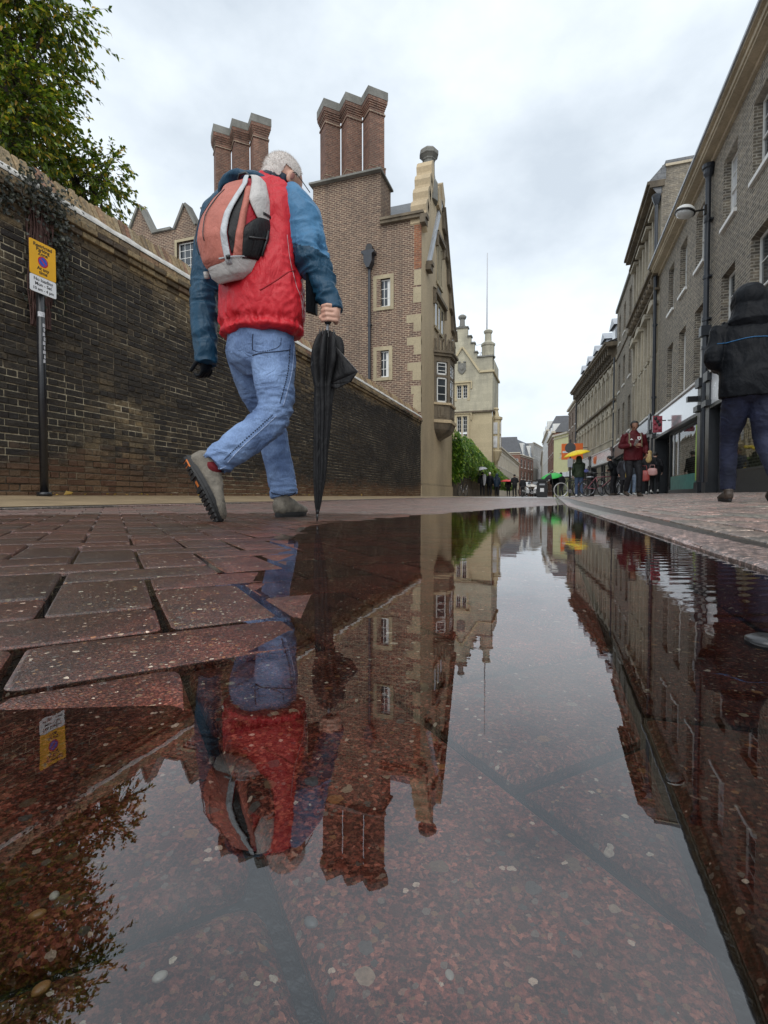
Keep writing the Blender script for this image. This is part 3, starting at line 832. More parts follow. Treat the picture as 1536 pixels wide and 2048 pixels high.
def wall_with_openings(mb, x0, x1, z0, z1, wins, y=0., depth=.16):
    xs = sorted({x0, x1} | {w[0] for w in wins} | {w[1] for w in wins})
    zs = sorted({z0, z1} | {w[2] for w in wins} | {w[3] for w in wins})
    for a, b in zip(xs, xs[1:]):
        for c, d in zip(zs, zs[1:]):
            mx, mz = (a+b)/2, (c+d)/2
            if any(w[0] < mx < w[1] and w[2] < mz < w[3] for w in wins): continue
            mb.quad((a, y, c), (b, y, c), (b, y, d), (a, y, d))
    for a, b, c, d in [w[:4] for w in wins]:
        mb.quad((a, y, c), (a, y, d), (a, y+depth, d), (a, y+depth, c)); mb.quad((b, y, d), (b, y, c), (b, y+depth, c), (b, y+depth, d))
        mb.quad((a, y, d), (b, y, d), (b, y+depth, d), (a, y+depth, d)); mb.quad((b, y, c), (a, y, c), (a, y+depth, c), (b, y+depth, c))
_wcache = {}
def window(parent, x0, x1, z0, z1, y=0., depth=.14, cols=2, rows=4, glass=None, frame=None, sill=True, sillm=None, meet=True, bars=True, fw=.055):
    """sash window set back in its opening; frame with glazing bars, pane, sill"""
    w, h = round(x1-x0, 3), round(z1-z0, 3)
    frame = frame or M_white; glass = glass or M_glass
    key = (w, h, cols, rows, meet, bars, fw, frame.name)
    if key not in _wcache:
        m = MB(); t = .05
        m.box((0, 0, 0), (fw, t, h)); m.box((w-fw, 0, 0), (w, t, h)); m.box((fw, 0, 0), (w-fw, t, fw*1.3)); m.box((fw, 0, h-fw), (w-fw, t, h))
        if meet: m.box((fw, -.012, h/2-.02), (w-fw, t-.012, h/2+.022))
        if bars:
            for i in range(1, cols): cx = w*i/cols; m.box((cx-.011, .01, fw*1.3), (cx+.011, t-.01, h-fw))
            for j in range(1, rows):
                if meet and abs(j/rows-.5) < 1e-3: continue
                cz = h*j/rows; m.box((fw, .012, cz-.011), (w-fw, t-.008, cz+.011))
        p = MB().quad((fw*.5, .03, fw*.5), (w-fw*.5, .03, fw*.5), (w-fw*.5, .03, h-fw*.5), (fw*.5, .03, h-fw*.5))
        s = MB().box((-.07, -depth-.07, -.09), (w+.07, .0, 0.004))
        _wcache[key] = (m.mesh('window', frame), p, s)
    fm, p, s = _wcache[key]
    o = bpy.data.objects.new('window', fm); link(o, parent); o.location = (x0, y+depth, z0)
    pk = key + (glass.name,)
    if pk not in _wcache: _wcache[pk] = p.mesh('pane', glass)
    link(bpy.data.objects.new('pane', _wcache[pk]), o)
    if sill:
        sm = sillm or M_sill; sk = key + (sm.name, 's', depth)
        if sk not in _wcache: _wcache[sk] = MB().box((-.07, -depth-.07, -.09), (w+.07, 0, .004)).mesh('sill', sm)
        link(bpy.data.objects.new('sill', _wcache[sk]), o)
    return o
def pipe(parent, x, y, z0, z1, r=.055, mat=None, collars=(), name='drainpipe', hopper=False):
    m = MB(); mat = mat or M_pipe
    m.tube([(x, y, z0), (x, y, z1)], r, 12)
    for c in collars: m.tube([(x, y, c-.05), (x, y, c+.05)], r*1.3, 12); m.box((x-r*1.5, y, c-.02), (x+r*1.5, y+r*1.6, c+.02))
    if hopper: m.lathe([(r*1.1, 0), (r*1.5, .15), (r*2.6, .30), (r*2.8, .48), (r*3.1, .50), (r*3.1, .55), (r*2.4, .55)], (x, y, z1), 12)
    return m.build(name, mat, parent, False)

# ------------------------------------------------------------------ college range: brick side, rendered gable to the street
M_cbrick = brick_mat('brown college brick', (.165,.085,.062), (.10,.052,.042), (.38,.30,.215), .225, .078, .018, .6, (.05,.04,.034), .4, .006, sscale=.22)
M_chimbrick = brick_mat('red chimney brick', (.25,.105,.070), (.17,.075,.055), (.30,.23,.17), .225, .075, .012, .5, (.04,.03,.025), .35, .006, sscale=.4)
M_render = stone_mat('ochre rendered stone', (.52,.41,.26), (.17,.14,.10), (30,30), .55, .55, .0, sx=.8)
M_dress = stone_mat('window dressing stone', (.44,.37,.24), (.17,.14,.10), (.5,.4), 1.2, .4, .1)
M_darkst = stone_mat('blackened stone', (.20,.16,.11), (.045,.038,.03), (.5,.3), 1.5, .9, .2)
M_capst = stone_mat('lichened grey stone', (.24,.235,.21), (.07,.07,.06), (.8,.3), 1.5, .7, .1)
M_oldred = brick_mat('orange old brick', (.36,.13,.055), (.24,.09,.05), (.34,.22,.14), .225, .078, .012, .3)
S0 = 20.0
col = empty('college_range', (0, S0, 0), label='tall brown brick college range with ochre street gable and clustered chimneys', cat='building')
# local: x = r, y = s-20
wn_side = [(-7.12, -6.52, 8.02, 9.18), (-7.12, -6.58, 5.10, 6.22)]
wl_ = MB()
wall_with_openings(wl_, -10.1, -5.2, .0, 11.5, wn_side, 0, .14)
wl_.quad((-34, 0, 0), (-10.1, 0, 0), (-10.1, 0, 12.75), (-34, 0, 12.75)) if False else None
leftwins = [(-17.35, -16.35, 10.9, 12.35), (-21.5, -20.5, 10.9, 12.35)]
wall_with_openings(wl_, -34, -10.1, 0, 13.0, leftwins, 0, .22)
# parapet gablets on the long range
def gablet(cx, zb, w, h): wl_.add([(cx-w, 0, zb), (cx+w, 0, zb), (cx, 0, zb+h), (cx-w, .35, zb), (cx+w, .35, zb), (cx, .35, zb+h)], [(0,1,2), (5,4,3), (0,2,5,3), (1,4,5,2)])
for g, gh in ((-19.6, 1.45), (-16.85, 1.02)): gablet(g, 13.0, .72*gh/1.45+.05, gh)
wl_.box((-34, .001, 12.9), (-10.1, .35, 13.0))
wl_.quad((-5.2, 0, 0), (-5.2, 6.7, 0), (-5.2, 6.7, .01), (-5.2, 0, .01))
wl_.build('brick_wall', M_cbrick, col)
# copings on gablets and parapet, slightly proud
cp = MB()
def raking(mb, a, b, w=.14, t=.09, y0=-.1, y1=.42):
    a = Vector((a[0], 0, a[1])); b = Vector((b[0], 0, b[1])); u = (b-a).normalized(); n = Vector((-u.z, 0, u.x))
    if n.z < 0: n = -n
    P = [a - n*t*.2, b - n*t*.2, b + n*t, a + n*t]
    mb.prism([(p.x, p.z) for p in P], y0, y1)
for g, gh in ((-19.6, 1.45), (-16.85, 1.02)): raking(cp, (g-.8*gh/1.45-.04, 12.98), (g, 13.05+gh)); raking(cp, (g, 13.05+gh), (g+.8*gh/1.45+.04, 12.98))
for a, b in ((-34, -20.4), (-18.8, -17.65), (-16.05, -10.2)): cp.box((a, -.12, 13.0), (b, .4, 13.12))
cp.box((-10.1, -.08, 12.5), (-9.95, .4, 12.75))
cp.build('coping', M_capst, col)
# windows with stone surrounds
for x0, x1, z0, z1 in wn_side:
    m = MB(); e = .15
    m.box((x0-e, -.03, z0-e*.9), (x0, .06, z1+e)); m.box((x1, -.03, z0-e*.9), (x1+e, .06, z1+e)); m.box((x0, -.03, z1), (x1, .06, z1+e)); m.box((x0, -.05, z0-e*.9), (x1, .06, z0))
    m.build('window_surround', M_dress, col)
    window(col, x0+.01, x1-.01, z0+.01, z1-.01, 0, .09, 2, 3, sill=False, meet=False, fw=.05)
    mc = MB().box((x1-.16, .112, z0+.07), (x1-.07, .115, z1-.08)); mc.build('curtain', M_white, col)
for x0, x1, z0, z1 in leftwins:
    m = MB(); e = .13
    m.box((x0-e, -.03, z0-e), (x0, .06, z1+e)); m.box((x1, -.03, z0-e), (x1+e, .06, z1+e)); m.box((x0, -.03, z1), (x1, .06, z1+e)); m.box((x0, -.05, z0-e), (x1, .06, z0))
    m.build('window_surround', M_dress, col)
    window(col, x0+.01, x1-.01, z0+.01, z1-.01, 0, .14, 3, 4, sill=False, meet=False, fw=.05)
# moulded eaves of the gabled part
m = MB(); m.box((-6.93, -.16, 11.38), (-5.12, .05, 11.50)); m.box((-6.93, -.22, 11.50), (-5.08, .1, 11.60)); m.build('eaves_moulding', M_darkst, col)
# quoins
for k, (z, w) in enumerate([(8.75, .30), (8.05, .34), (7.25, .62), (6.9, .32), (6.35, .60), (5.95, .30), (5.3, .58), (4.9, .36), (4.35, .42), (4.0, .30), (3.6, .34), (3.0, .4), (2.4, .3)]):
    h = .62 if w < .4 else .33
    MB().box((-5.20-w, -.006-.002*(k % 2), z-.02), (-5.2+.002, .1, z+h-.03)).build('quoin', M_dress, col)
MB().box((-5.5, -.004, 9.40), (-5.199, .05, 11.37)).build('old_brick_pier', M_oldred, col)
# roof of the gabled part
m = MB(); m.add([(-5.5, .25, 11.62), (-5.5, 3.4, 14.1), (-5.5, 6.6, 11.0), (-12, .25, 11.62), (-12, 3.4, 14.1), (-12, 6.6, 11.0)], [(3,0,1,4), (4,1,2,5), (0,2,1)])
m.build('slate_roof', M_slate, col)
MB().box((-7.0, .0, 11.60), (-5.5, .5, 11.66)).build('lead_gutter', M_lead, col)
m = MB(); m.add([(-34, .4, 12.7), (-10, .4, 12.7), (-10, 5, 14.9), (-34, 5, 14.9)], [(0,1,2,3)]); m.build('slate_roof', M_slate, col)

# street gable (plane r = -5.2)
g = MB()
prof = [(.006, 0), (6.62, 0), (6.62, 8.75), (5.6, 10.6), (4.6, 12.5), (3.75, 14.0), (3.3, 14.3), (1.15, 14.2), (1.05, 13.75), (.82, 13.5), (.72, 13.0), (.50, 12.75), (.42, 12.25), (.20, 12.0), (.12, 11.6), (.006, 11.55)]
fw = [(2.85, 3.75, 9.99, 11.75), (2.4, 4.2, 7.85, 9.0)]
MT = Matrix.Rotation(PI/2, 4, 'Z')
n = len(prof)
fr = [Vector((-5.2, p[0], p[1])) for p in prof]; bk = [Vector((-5.62, p[0], p[1])) for p in prof]
g.add(fr+bk, [tuple(range(n)), tuple(range(2*n-1, n-1, -1))] + [(i+n, (i+1) % n + n, (i+1) % n, i) for i in range(n)])
g.build('street_gable', M_render, col)
# plinth line and dark foot course
m = MB(); m.box((-5.199, .0, .05), (-5.15, 6.62, .60)); m.add([(-5.199, 0, .68), (-5.199, 6.62, .68), (-5.15, 6.62, .60), (-5.15, 0, .60)], [(0,1,2,3), (3,2,1,0)]); m.build('plinth', M_render, col)
# small attic window, hood moulded window
for k, (y0, y1, z0, z1) in enumerate(fw):
    m = MB(); e = .12
    m.box((-5.196, y0-e, z0-e), (-5.17, y0, z1+e)); m.box((-5.196, y1, z0-e), (-5.17, y1+e, z1+e)); m.box((-5.196, y0, z1), (-5.17, y1, z1+e)); m.box((-5.196, y0-e, z0-e-.02), (-5.12, y1+e, z0-.01))
    m.build('window_surround', M_dress, col)
    MB().box((-5.197, y0, z0), (-5.193, y1, z1)).build('pane', M_glass, col)
    m = MB()
    for j in range(1, 3): yy = y0+(y1-y0)*j/3; m.box((-5.194, yy-.05, z0), (-5.16, yy+.05, z1))
    m.build('mullion', M_dress, col)
    hm = MB(); hm.box((-5.196, y0-.3, z1+.2), (-5.02, y1+.3, z1+.36)); hm.box((-5.196, y0-.3, z1-.25), (-5.06, y0-.18, z1+.2)); hm.box((-5.196, y1+.18, z1-.25), (-5.06, y1+.3, z1+.2)); hm.add([(-5.196, y0-.3, z1+.5), (-5.196, y1+.3, z1+.5), (-5.02, y1+.3, z1+.36), (-5.02, y0-.3, z1+.36)], [(0,1,2,3), (3,2,1,0)])
    hm.build('hood_mould', M_darkst, col)
# blank darker panel between the two windows
MB().box((-5.197, 3.0, 9.2), (-5.185, 3.75, 9.85)).build('stone_panel', M_capst, col)
# ogee crow steps on the near rake
for k, (y, z) in enumerate([(.02, 11.75), (.34, 12.45), (.62, 13.15), (.92, 13.85)]):
    pts = [(y-.06, z-.55), (y+.02, z-.05), (y-.02, z+.18), (y+.10, z+.40), (y+.30, z+.55), (y+.48, z+.30), (y+.40, z-.25), (y+.22, z-.85)]
    m = MB(); vs = [Vector((-5.0, a, b)) for a, b in pts] + [Vector((-5.66, a, b)) for a, b in pts]; q = len(pts)
    m.add(vs, [tuple(range(q)), tuple(range(2*q-1, q-1, -1))] + [(i+q, (i+1) % q + q, (i+1) % q, i) for i in range(q)])
    m.build('crow_step', M_render, col)
for k, (y, z) in enumerate([(2.6, 13.3), (3.35, 13.9), (3.9, 12.9), (4.5, 11.85), (5.1, 10.75), (5.65, 9.75), (6.2, 8.8)]):
    pts = [(y, z), (y+.55, z-.15), (y+.62, z+.35), (y+.36, z+.62), (y+.12, z+.9), (y-.1, z+.7)]
    m = MB(); vs = [Vector((-5.06, a, b)) for a, b in pts] + [Vector((-5.66, a, b)) for a, b in pts]; q = len(pts)
    m.add(vs, [tuple(range(q)), tuple(range(2*q-1, q-1, -1))] + [(i+q, (i+1) % q + q, (i+1) % q, i) for i in range(q)])
    m.build('crow_step', M_darkst if k > 1 else M_render, col)
# far raking string, lead strip, kneelers
m = MB()
def rake_yz(mb, a, b, x0, x1, t):
    a = Vector((0, a[0], a[1])); b = Vector((0, b[0], b[1])); u = (b-a).normalized(); nn = Vector((0, -u.z, u.y))
    P = [a, b, b+nn*t, a+nn*t]
    vs = [Vector((x0, p.y, p.z)) for p in P]+[Vector((x1, p.y, p.z)) for p in P]
    mb.add(vs, [(0,1,2,3), (7,6,5,4), (0,4,5,1), (1,5,6,2), (2,6,7,3), (3,7,4,0)])
rake_yz(m, (3.75, 13.8), (6.55, 8.85), -5.2, -5.0, .16); rake_yz(m, (6.55, 8.85), (6.8, 8.35), -5.2, -4.96, .16)
m.build('raking_string', M_darkst, col)
m = MB(); rake_yz(m, (3.72, 14.0), (1.2, 9.95), -5.197, -5.10, -.30); m.build('lead_flashing', M_lead, col)
for y, z in ((.98, 9.75), (.0, 11.2)):
    m = MB(); m.box((-5.199, y-.28, z-.12), (-4.98, y+.2, z+.1)); m.box((-5.199, y-.2, z+.1), (-4.92, y+.15, z+.26)); m.build('kneeler', M_darkst, col)
# finial column
m = MB(); c0 = (-5.42, 2.15, 0)
m.lathe([(.42, 13.2), (.40, 14.0), (.30, 14.2), (.27, 14.4), (.26, 14.98), (.30, 15.02), (.29, 15.08), (.38, 15.18), (.43, 15.22), (.43, 15.38), (.34, 15.48), (.05, 15.52)], c0, 8)
m.build('finial_column', M_capst, col)

# oriel window: canted bay, panelled apron, corbel
oc = (-5.2, 3.45); ow, od = 1.10, .62
def bay(ex, dz=0): return [(-5.195, oc[1]-ow-ex), (-5.2+od+ex, oc[1]-ow*.52-ex*.5), (-5.2+od+ex, oc[1]+ow*.52+ex*.5), (-5.195, oc[1]+ow+ex)]
m = MB(); m.prismz(bay(0), 3.62, 4.30); m.build('oriel_apron', M_darkst, col)
m = MB(); m.prismz(bay(.0), 6.25, 6.5); m.prismz(bay(.10), 6.5, 6.62); m.prismz(bay(.17), 6.62, 6.72)
m.build('oriel_cornice', M_darkst, col)
MB().prismz(bay(.09), 3.48, 3.62).build('oriel_base_mould', M_render, col); MB().prismz(bay(.07), 4.30, 4.40).build('oriel_sill', M_render, col)
m = MB(); B0 = bay(0); nlev = 5
lv = []
for q in range(nlev+1):
    f = q/nlev; k = math.sin(f*PI/2)**.8 * (1-.12*math.sin(f*PI*3)*(1-f))
    lv.append([Vector((-5.195 + (x+5.195)*k, oc[1]+(y-oc[1])*(.25+.75*k), 2.75+.73*f)) for x, y in bay(.05)])
for q in range(nlev): m.add(lv[q]+lv[q+1], [(i, (i+1) % 4, (i+1) % 4 + 4, i+4) for i in range(4)])
m.build('oriel_corbel', M_darkst, col)
# carved cresting with a shield
m = MB()
for (a, b) in zip(bay(.04), bay(.04)[1:]):
    for t in range(5):
        f = (t+.5)/5; x = a[0]+(b[0]-a[0])*f; y = a[1]+(b[1]-a[1])*f
        hh = .55 + .25*(t % 2)
        m.box((x-.07, y-.09, 6.72), (x+.0, y+.09, 6.72+hh*.9)); m.ell((x-.02, y, 6.72+hh*.9), (.06, .09, .09), None, 6, 5)
m.ell((-4.52, oc[1], 7.1), (.08, .24, .3), None, 10, 8)
m.build('oriel_cresting', M_darkst, col)
# posts and lights
P = bay(0)
for (a, b) in zip(P, P[1:]):
    A = Vector((a[0], a[1], 0)); Bv = Vector((b[0], b[1], 0)); L = (Bv-A).length; ang = math.atan2(Bv.y-A.y, Bv.x-A.x)
    M = Matrix.Translation((A.x, A.y, 0)) @ Matrix.Rotation(ang, 4, 'Z')
    m = MB()
    m.box((0, 0, 4.40), (.12, .12, 6.25), M); m.box((L-.12, 0, 4.40), (L, .12, 6.25), M); m.box((.12, .02, 5.55), (L-.12, .11, 5.66), M)
    m.build('oriel_post', M_darkst, col)
    fo = MB(); x0, x1 = .16, L-.16
    for z0, z1 in ((4.42, 5.54), (5.67, 6.24)):
        fo.box((x0, .04, z0), (x0+.05, .09, z1), M); fo.box((x1-.05, .04, z0), (x1, .09, z1), M); fo.box((x0, .04, z0), (x1, .09, z0+.07), M); fo.box((x0, .04, z1-.06), (x1, .09, z1), M)
        for j in range(1, 3): zz = z0+(z1-z0)*j/3; fo.box((x0+.05, .05, zz-.012), (x1-.05, .08, zz+.012), M)
    w = fo.build('window', M_white, col)
    MB().quad(M @ Vector((x0, .07, 4.42)), M @ Vector((x1, .07, 4.42)), M @ Vector((x1, .07, 6.24)), M @ Vector((x0, .07, 6.24))).build('pane', M_glass, w)
    m = MB(); m.box((.18, -.02, 3.72), (L-.18, 0.0, 4.2), M); m.box((L*.5-.1, -.05, 3.8), (L*.5+.1, -.02, 4.12), M); m.build('apron_panel', M_darkst, col)

# chimney stacks: brick base with three diagonal shafts
def stack(rx, zb, zt, base_z0, name='chimney_stack'):
    """rx: centre; plane y=0"""
    w = 1.55; st = MB()
    st.box((rx-w, -.02, base_z0), (rx+w, 1.35, zb)); o = st.build(name, M_cbrick, col)
    cpm = MB(); cpm.box((rx-w-.10, -.24, zb), (rx+w+.10, 1.45, zb+.08)); cpm.add([(rx-w-.10, -.24, zb+.08), (rx+w+.10, -.24, zb+.08), (rx+w+.1, 1.45, zb+.08), (rx-w-.1, 1.45, zb+.08), (rx-w+.1, .02, zb+.2), (rx+w-.1, .02, zb+.2), (rx+w-.1, 1.25, zb+.2), (rx-w+.1, 1.25, zb+.2)], [(0,1,5,4), (1,2,6,5), (2,3,7,6), (3,0,4,7), (4,5,6,7)])
    cpm.build('stack_capping', M_capst, o)
    hs = .522
    for k in (-1, 0, 1):
        cx, cy = rx + k*1.02, .62
        M = Matrix.Translation((cx, cy, 0)) @ Matrix.Rotation(PI/4, 4, 'Z')
        a = hs*.66; sh = MB()
        z0 = zb+.1; zc = zt-.95
        sh.box((-a*1.12, -a*1.12, z0), (a*1.12, a*1.12, z0+.38), M)
        sh.box((-a, -a, z0+.38), (a, a, zc), M)
        s_ = sh.build('chimney_shaft', M_chimbrick, o)
        cb = MB(); cb.box((-a*1.16, -a*1.16, z0+.38), (a*1.16, a*1.16, z0+.44), M); cb.build('shaft_band', M_cbrick, o); MB().box((-a*1.1, -a*1.1, zc), (a*1.1, a*1.1, zc+.07), M).build('shaft_band', M_cbrick, o)
        hd = MB(); zz = zc+.22
        hd.box((-a, -a, zc+.07), (a, a, zz), M)
        for q in range(4): e = a*(1.06+.075*q); hd.box((-e, -e, zz), (e, e, zz+.08-.004), M); zz += .08
        e = a*1.30; hd.box((-e, -e, zz), (e, e, zz+.07), M); zz += .07
        hd.build('chimney_head', M_chimbrick, o)
        e = a*1.34; MB().box((-e, -e, zz), (e, e, zt), M).build('chimney_cap', M_capst, o)
    return o
stack(-8.50, 13.55, 17.2, .2)
stack(-14.15, 13.55, 17.45, .2)
# rainwater hopper and pipe
pipe(col, -7.40, -.14, 3.2, 9.6, .06, M_pipe, (4.4, 7.3), hopper=False)
m = MB(); m.prism([(-7.46, 9.6), (-7.34, 9.6), (-7.22, 9.85), (-7.22, 10.15), (-7.12, 10.2), (-7.12, 10.3), (-7.68, 10.3), (-7.68, 10.2), (-7.58, 10.15), (-7.58, 9.85)], -.36, -.02); m.build('rainwater_hopper', M_pipe, col)
m = MB(); m.prism([(-7.55, 10.3), (-7.25, 10.3), (-7.25, 10.5), (-7.32, 10.62), (-7.48, 10.62), (-7.55, 10.5)], -.2, .0); m.build('pipe_hood', M_black, col)

# ------------------------------------------------------------------ stone building with the stepped gable
M_ashlar = stone_mat('grey cream ashlar', (.56,.52,.39), (.17,.165,.14), (.62,.31), .55, .85, .3)
M_ashlar2 = stone_mat('yellow cream ashlar', (.60,.51,.33), (.33,.26,.16), (.9,.4), .4, .5, .12)
sg = empty('stepped_gable_building', (0, 44, 0), label='pale stone building with stepped gable, carved shield and corner turret behind the creeper', cat='building')
m = MB(); w2 = [(-8.18, -7.26, 8.7, 9.85), (-8.18, -7.26, 5.1, 7.15)]
wall_with_openings(m, -14, -5.1, 7.5, 10.85, [w2[0]], 0, .2)
poly = [(-14, 10.85), (-5.1, 10.85), (-5.1, 12.15), (-6.45, 12.15), (-6.45, 12.6), (-6.68, 12.6), (-6.68, 13.4), (-6.98, 13.4), (-6.98, 14.0), (-7.28, 14.0), (-7.28, 14.8), (-8.22, 14.8), (-8.22, 14.0), (-8.52, 14.0), (-8.52, 13.4), (-8.85, 13.4), (-8.85, 12.6), (-9.1, 12.6), (-9.1, 12.15), (-14, 12.15)]
m.prism(poly, 0, .45)
m.quad((-5.1, 0, 0), (-5.1, 4.7, 0), (-5.1, 4.7, 10.85), (-5.1, 0, 10.85)); m.quad((-5.1, 0, 10.85), (-5.1, 4.7, 10.85), (-5.1, 4.7, 12.15), (-5.1, 0, 12.15))
m.build('upper_wall', M_ashlar, sg)
m = MB(); wall_with_openings(m, -14, -5.12, 0, 7.5, [w2[1]], 0.02, .2); m.quad((-5.09, .02, 0), (-5.09, 4.7, 0), (-5.09, 4.7, 7.4), (-5.09, .02, 7.4)); m.build('lower_wall', M_ashlar2, sg)
m = MB()
for a, b, z in ((-8.30, -7.20, 14.8), (-7.30, -6.9, 14.0), (-8.60, -8.2, 14.0), (-7.0, -6.6, 13.4), (-8.93, -8.5, 13.4), (-6.7, -6.38, 12.6), (-9.2, -8.85, 12.6), (-6.45, -5.0, 12.15)): MB().box((a, -.1, z), (b, .55, z+.12)).build('step_coping', M_capst, sg)
m = MB(); raking(m, (-7.72, 13.1), (-6.25, 10.9), y0=-.12, y1=.02, t=.13); raking(m, (-9.2, 10.9), (-7.72, 13.1), y0=-.12, y1=.02, t=.13); m.box((-6.25, -.12, 10.82), (-4.95, .02, 10.98)); m.box((-14, -.12, 10.82), (-9.2, .02, 10.98)); m.box((-5.1, .021, 10.82), (-4.95, 4.7, 10.98))
m.build('string_course', M_ashlar2, sg)
m = MB(); m.box((-14, -.14, 7.42), (-4.95, .02, 7.56)); m.box((-5.1, .021, 7.42), (-4.95, 4.7, 7.56)); m.build('string_course', M_darkst, sg)
m = MB(); m.lathe([(.36, 14.9), (.36, 15.0), (.24, 15.05), (.22, 15.6), (.30, 15.65), (.36, 15.75), (.36, 15.88), (.2, 16.0), (.03, 16.05)], (-7.77, .2, 0), 10); m.build('finial_column', M_capst, sg)
sh = [(-7.74+x, z) for x, z in ((-.34, 11.75), (.34, 11.75), (.36, 11.2), (.2, 10.85+.1), (0, 10.72+.1), (-.2, 10.85+.1), (-.36, 11.2))]
m = MB(); m.prism([(x, z) for x, z in sh][::-1], -.09, 0); m.ell((-7.74, -.1, 11.35), (.2, .05, .22), None, 10, 8); m.ell((-7.98, -.08, 11.86), (.14, .05, .08), None, 8, 6); m.ell((-7.5, -.08, 11.86), (.14, .05, .08), None, 8, 6); m.build('carved_shield', M_capst, sg)
for k, (x0, x1, z0, z1) in enumerate(w2):
    m = MB(); e = .2; m.box((x0-e, -.04, z0-e), (x0, .08, z1+e)); m.box((x1, -.04, z0-e), (x1+e, .08, z1+e)); m.box((x0, -.04, z1), (x1, .08, z1+e)); m.box(((x0+x1)/2-.05, -.02, z0), ((x0+x1)/2+.05, .1, z1))
    m.box((x0-.4, -.12, z1+e), (x1+.4, .0, z1+e+.12)); m.box((x0-.4, -.12, z1-.35), (x0-.3, 0, z1+e)); m.box((x1+.3, -.12, z1-.35), (x1+.4, 0, z1+e))
    m.build('window_surround', M_ashlar2, sg)
    mid = (x0+x1)/2
    for a, b in ((x0, mid-.05), (mid+.05, x1)):
        if k == 0: window(sg, a, b, z0, z1, 0, .12, 2, 4, sill=False, meet=False, fw=.06)
        else:
            window(sg, a, b, z0+.62, z1, 0.02, .12, 2, 4, sill=False, meet=False, fw=.06); window(sg, a, b, z0, z0+.56, 0.02, .12, 2, 2, sill=False, meet=False, fw=.06)
# corner turret and side oriel
m = MB(); m.lathe([(.62, 12.2), (.66, 12.3), (.55, 12.4), (.55, 13.2), (.62, 13.3), (.62, 13.45), (.4, 13.6), (.30, 13.7), (.28, 14.3), (.36, 14.4), (.4, 14.55), (.3, 14.65), (.02, 14.7)], (-5.6, .8, 0), 10); m.build('corner_turret', M_ashlar, sg)
m = MB(); m.lathe([(.05, 2.9), (.3, 3.3), (.5, 3.9), (.55, 4.1), (.48, 4.2), (.48, 6.8), (.58, 6.9), (.58, 7.1), (.3, 7.2), (.2, 7.7), (.28, 7.8), (.2, 7.95), (.02, 8.0)], (-4.95, 1.3, 0), 8); so = m.build('side_oriel', M_ashlar2, sg)
m = MB()
for z0, z1 in ((4.4, 5.4), (5.6, 6.6)): m.box((-5.1, .80, z0), (-4.75, .835, z1)); m.box((-4.56, 1.0, z0), (-4.50, 1.5, z1))
m.build('oriel_light', M_blind, sg)
m = MB(); m.add([(-6.5, .4, 12.1), (-5.2, .4, 12.1), (-5.2, 4.7, 12.1), (-6.5, 4.7, 12.1), (-9, .4, 12.1)], [(0,1,2,3)]); m.box((-14, .45, 10), (-5.15, 4.7, 12.1)); m.build('lead_roof', M_lead, sg)
m = MB(); m.tube([(-7, 1.5, 12.2), (-7, 1.5, 13.6), (-5.7, 1.5, 13.8)], .02, 5); m.tube([(-7, 1.5, 12.9), (-5.8, 1.5, 13.0)], .02, 5); m.tube([(-6.7, 1.5, 12.2), (-5.9, 1.5, 13.6)], .02, 5); m.build('roof_railing', M_lead, sg)
mast = MB(); mast.tube([(-5.87, 2, 12.0), (-5.87, 2, 17), (-5.87, 2, 21.9)], [.075, .055, .03], 8); mo = mast.build('flagpole', plain('grey flagpole', (.42,.42,.44), .4, .1), None, True); mo.location = (0, 44, 0); tag(mo, 'tall thin grey flagpole rising above the stepped gable building', 'flagpole')

# low wall with creeper between the two
cw = MB(); cw.box((WR-.35, 26.7, 0), (WR, 43.9, 1.6)); cw.box((WR, 26.7, 0), (WR+.06, 43.9, .62)); cwo = cw.build('stone_wall', M_darkst, None); tag(cwo, 'low dark stone wall under the green creeper', 'wall')

# ------------------------------------------------------------------ right side of the street
M_greybrick = brick_mat('grey brown stock brick', (.265,.225,.17), (.12,.105,.085), (.42,.39,.33), .225, .075, .014, .35, (.05,.045,.038), .45, .007, sscale=.25)
M_greybrick2 = brick_mat('dark stock brick', (.27,.235,.18), (.18,.16,.125), (.34,.31,.26), .225, .075, .011, .5, (.04,.038,.034), .4, .007, sscale=.3)
M_bath = stone_mat('soot grey bath stone', (.52,.465,.36), (.16,.145,.12), (.7,.35), .6, .7, .15)
M_cornice = stone_mat('cream cornice stone', (.56,.48,.35), (.2,.17,.13), (.9,3), .9, .5, .25)
M_fascia = plain('glossy grey fascia', (.22,.235,.25), .10, .12, .8, bdist=0, spec=.8, coat=.5)
M_fasciaw = plain('white fascia', (.70,.72,.74), .25, .06, 1, bdist=0)
def clear_glass():
    m = bpy.data.materials.new('shop window glass'); m.use_nodes = True; nt = m.node_tree; nt.nodes.clear()
    out = nt.nodes.new('ShaderNodeOutputMaterial'); mix = nt.nodes.new('ShaderNodeMixShader')
    tr = nt.nodes.new('ShaderNodeBsdfTransparent'); tr.inputs['Color'].default_value = (.80, .86, .84, 1)
    gl = nt.nodes.new('ShaderNodeBsdfGlossy'); gl.inputs['Roughness'].default_value = .01
    fr = nt.nodes.new('ShaderNodeFresnel'); fr.inputs['IOR'].default_value = 1.75
    bp = nt.nodes.new('ShaderNodeBump'); bp.inputs['Distance'].default_value = .003; nt.links.new(nz(nt, opos(nt), 2, 2), bp.inputs['Height']); nt.links.new(bp.outputs[0], gl.inputs['Normal'])
    nt.links.new(fr.outputs[0], mix.inputs[0]); nt.links.new(tr.outputs[0], mix.inputs[1]); nt.links.new(gl.outputs[0], mix.inputs[2]); nt.links.new(mix.outputs[0], out.inputs['Surface'])
    return m
M_shopglass = clear_glass()
RB = 4.2
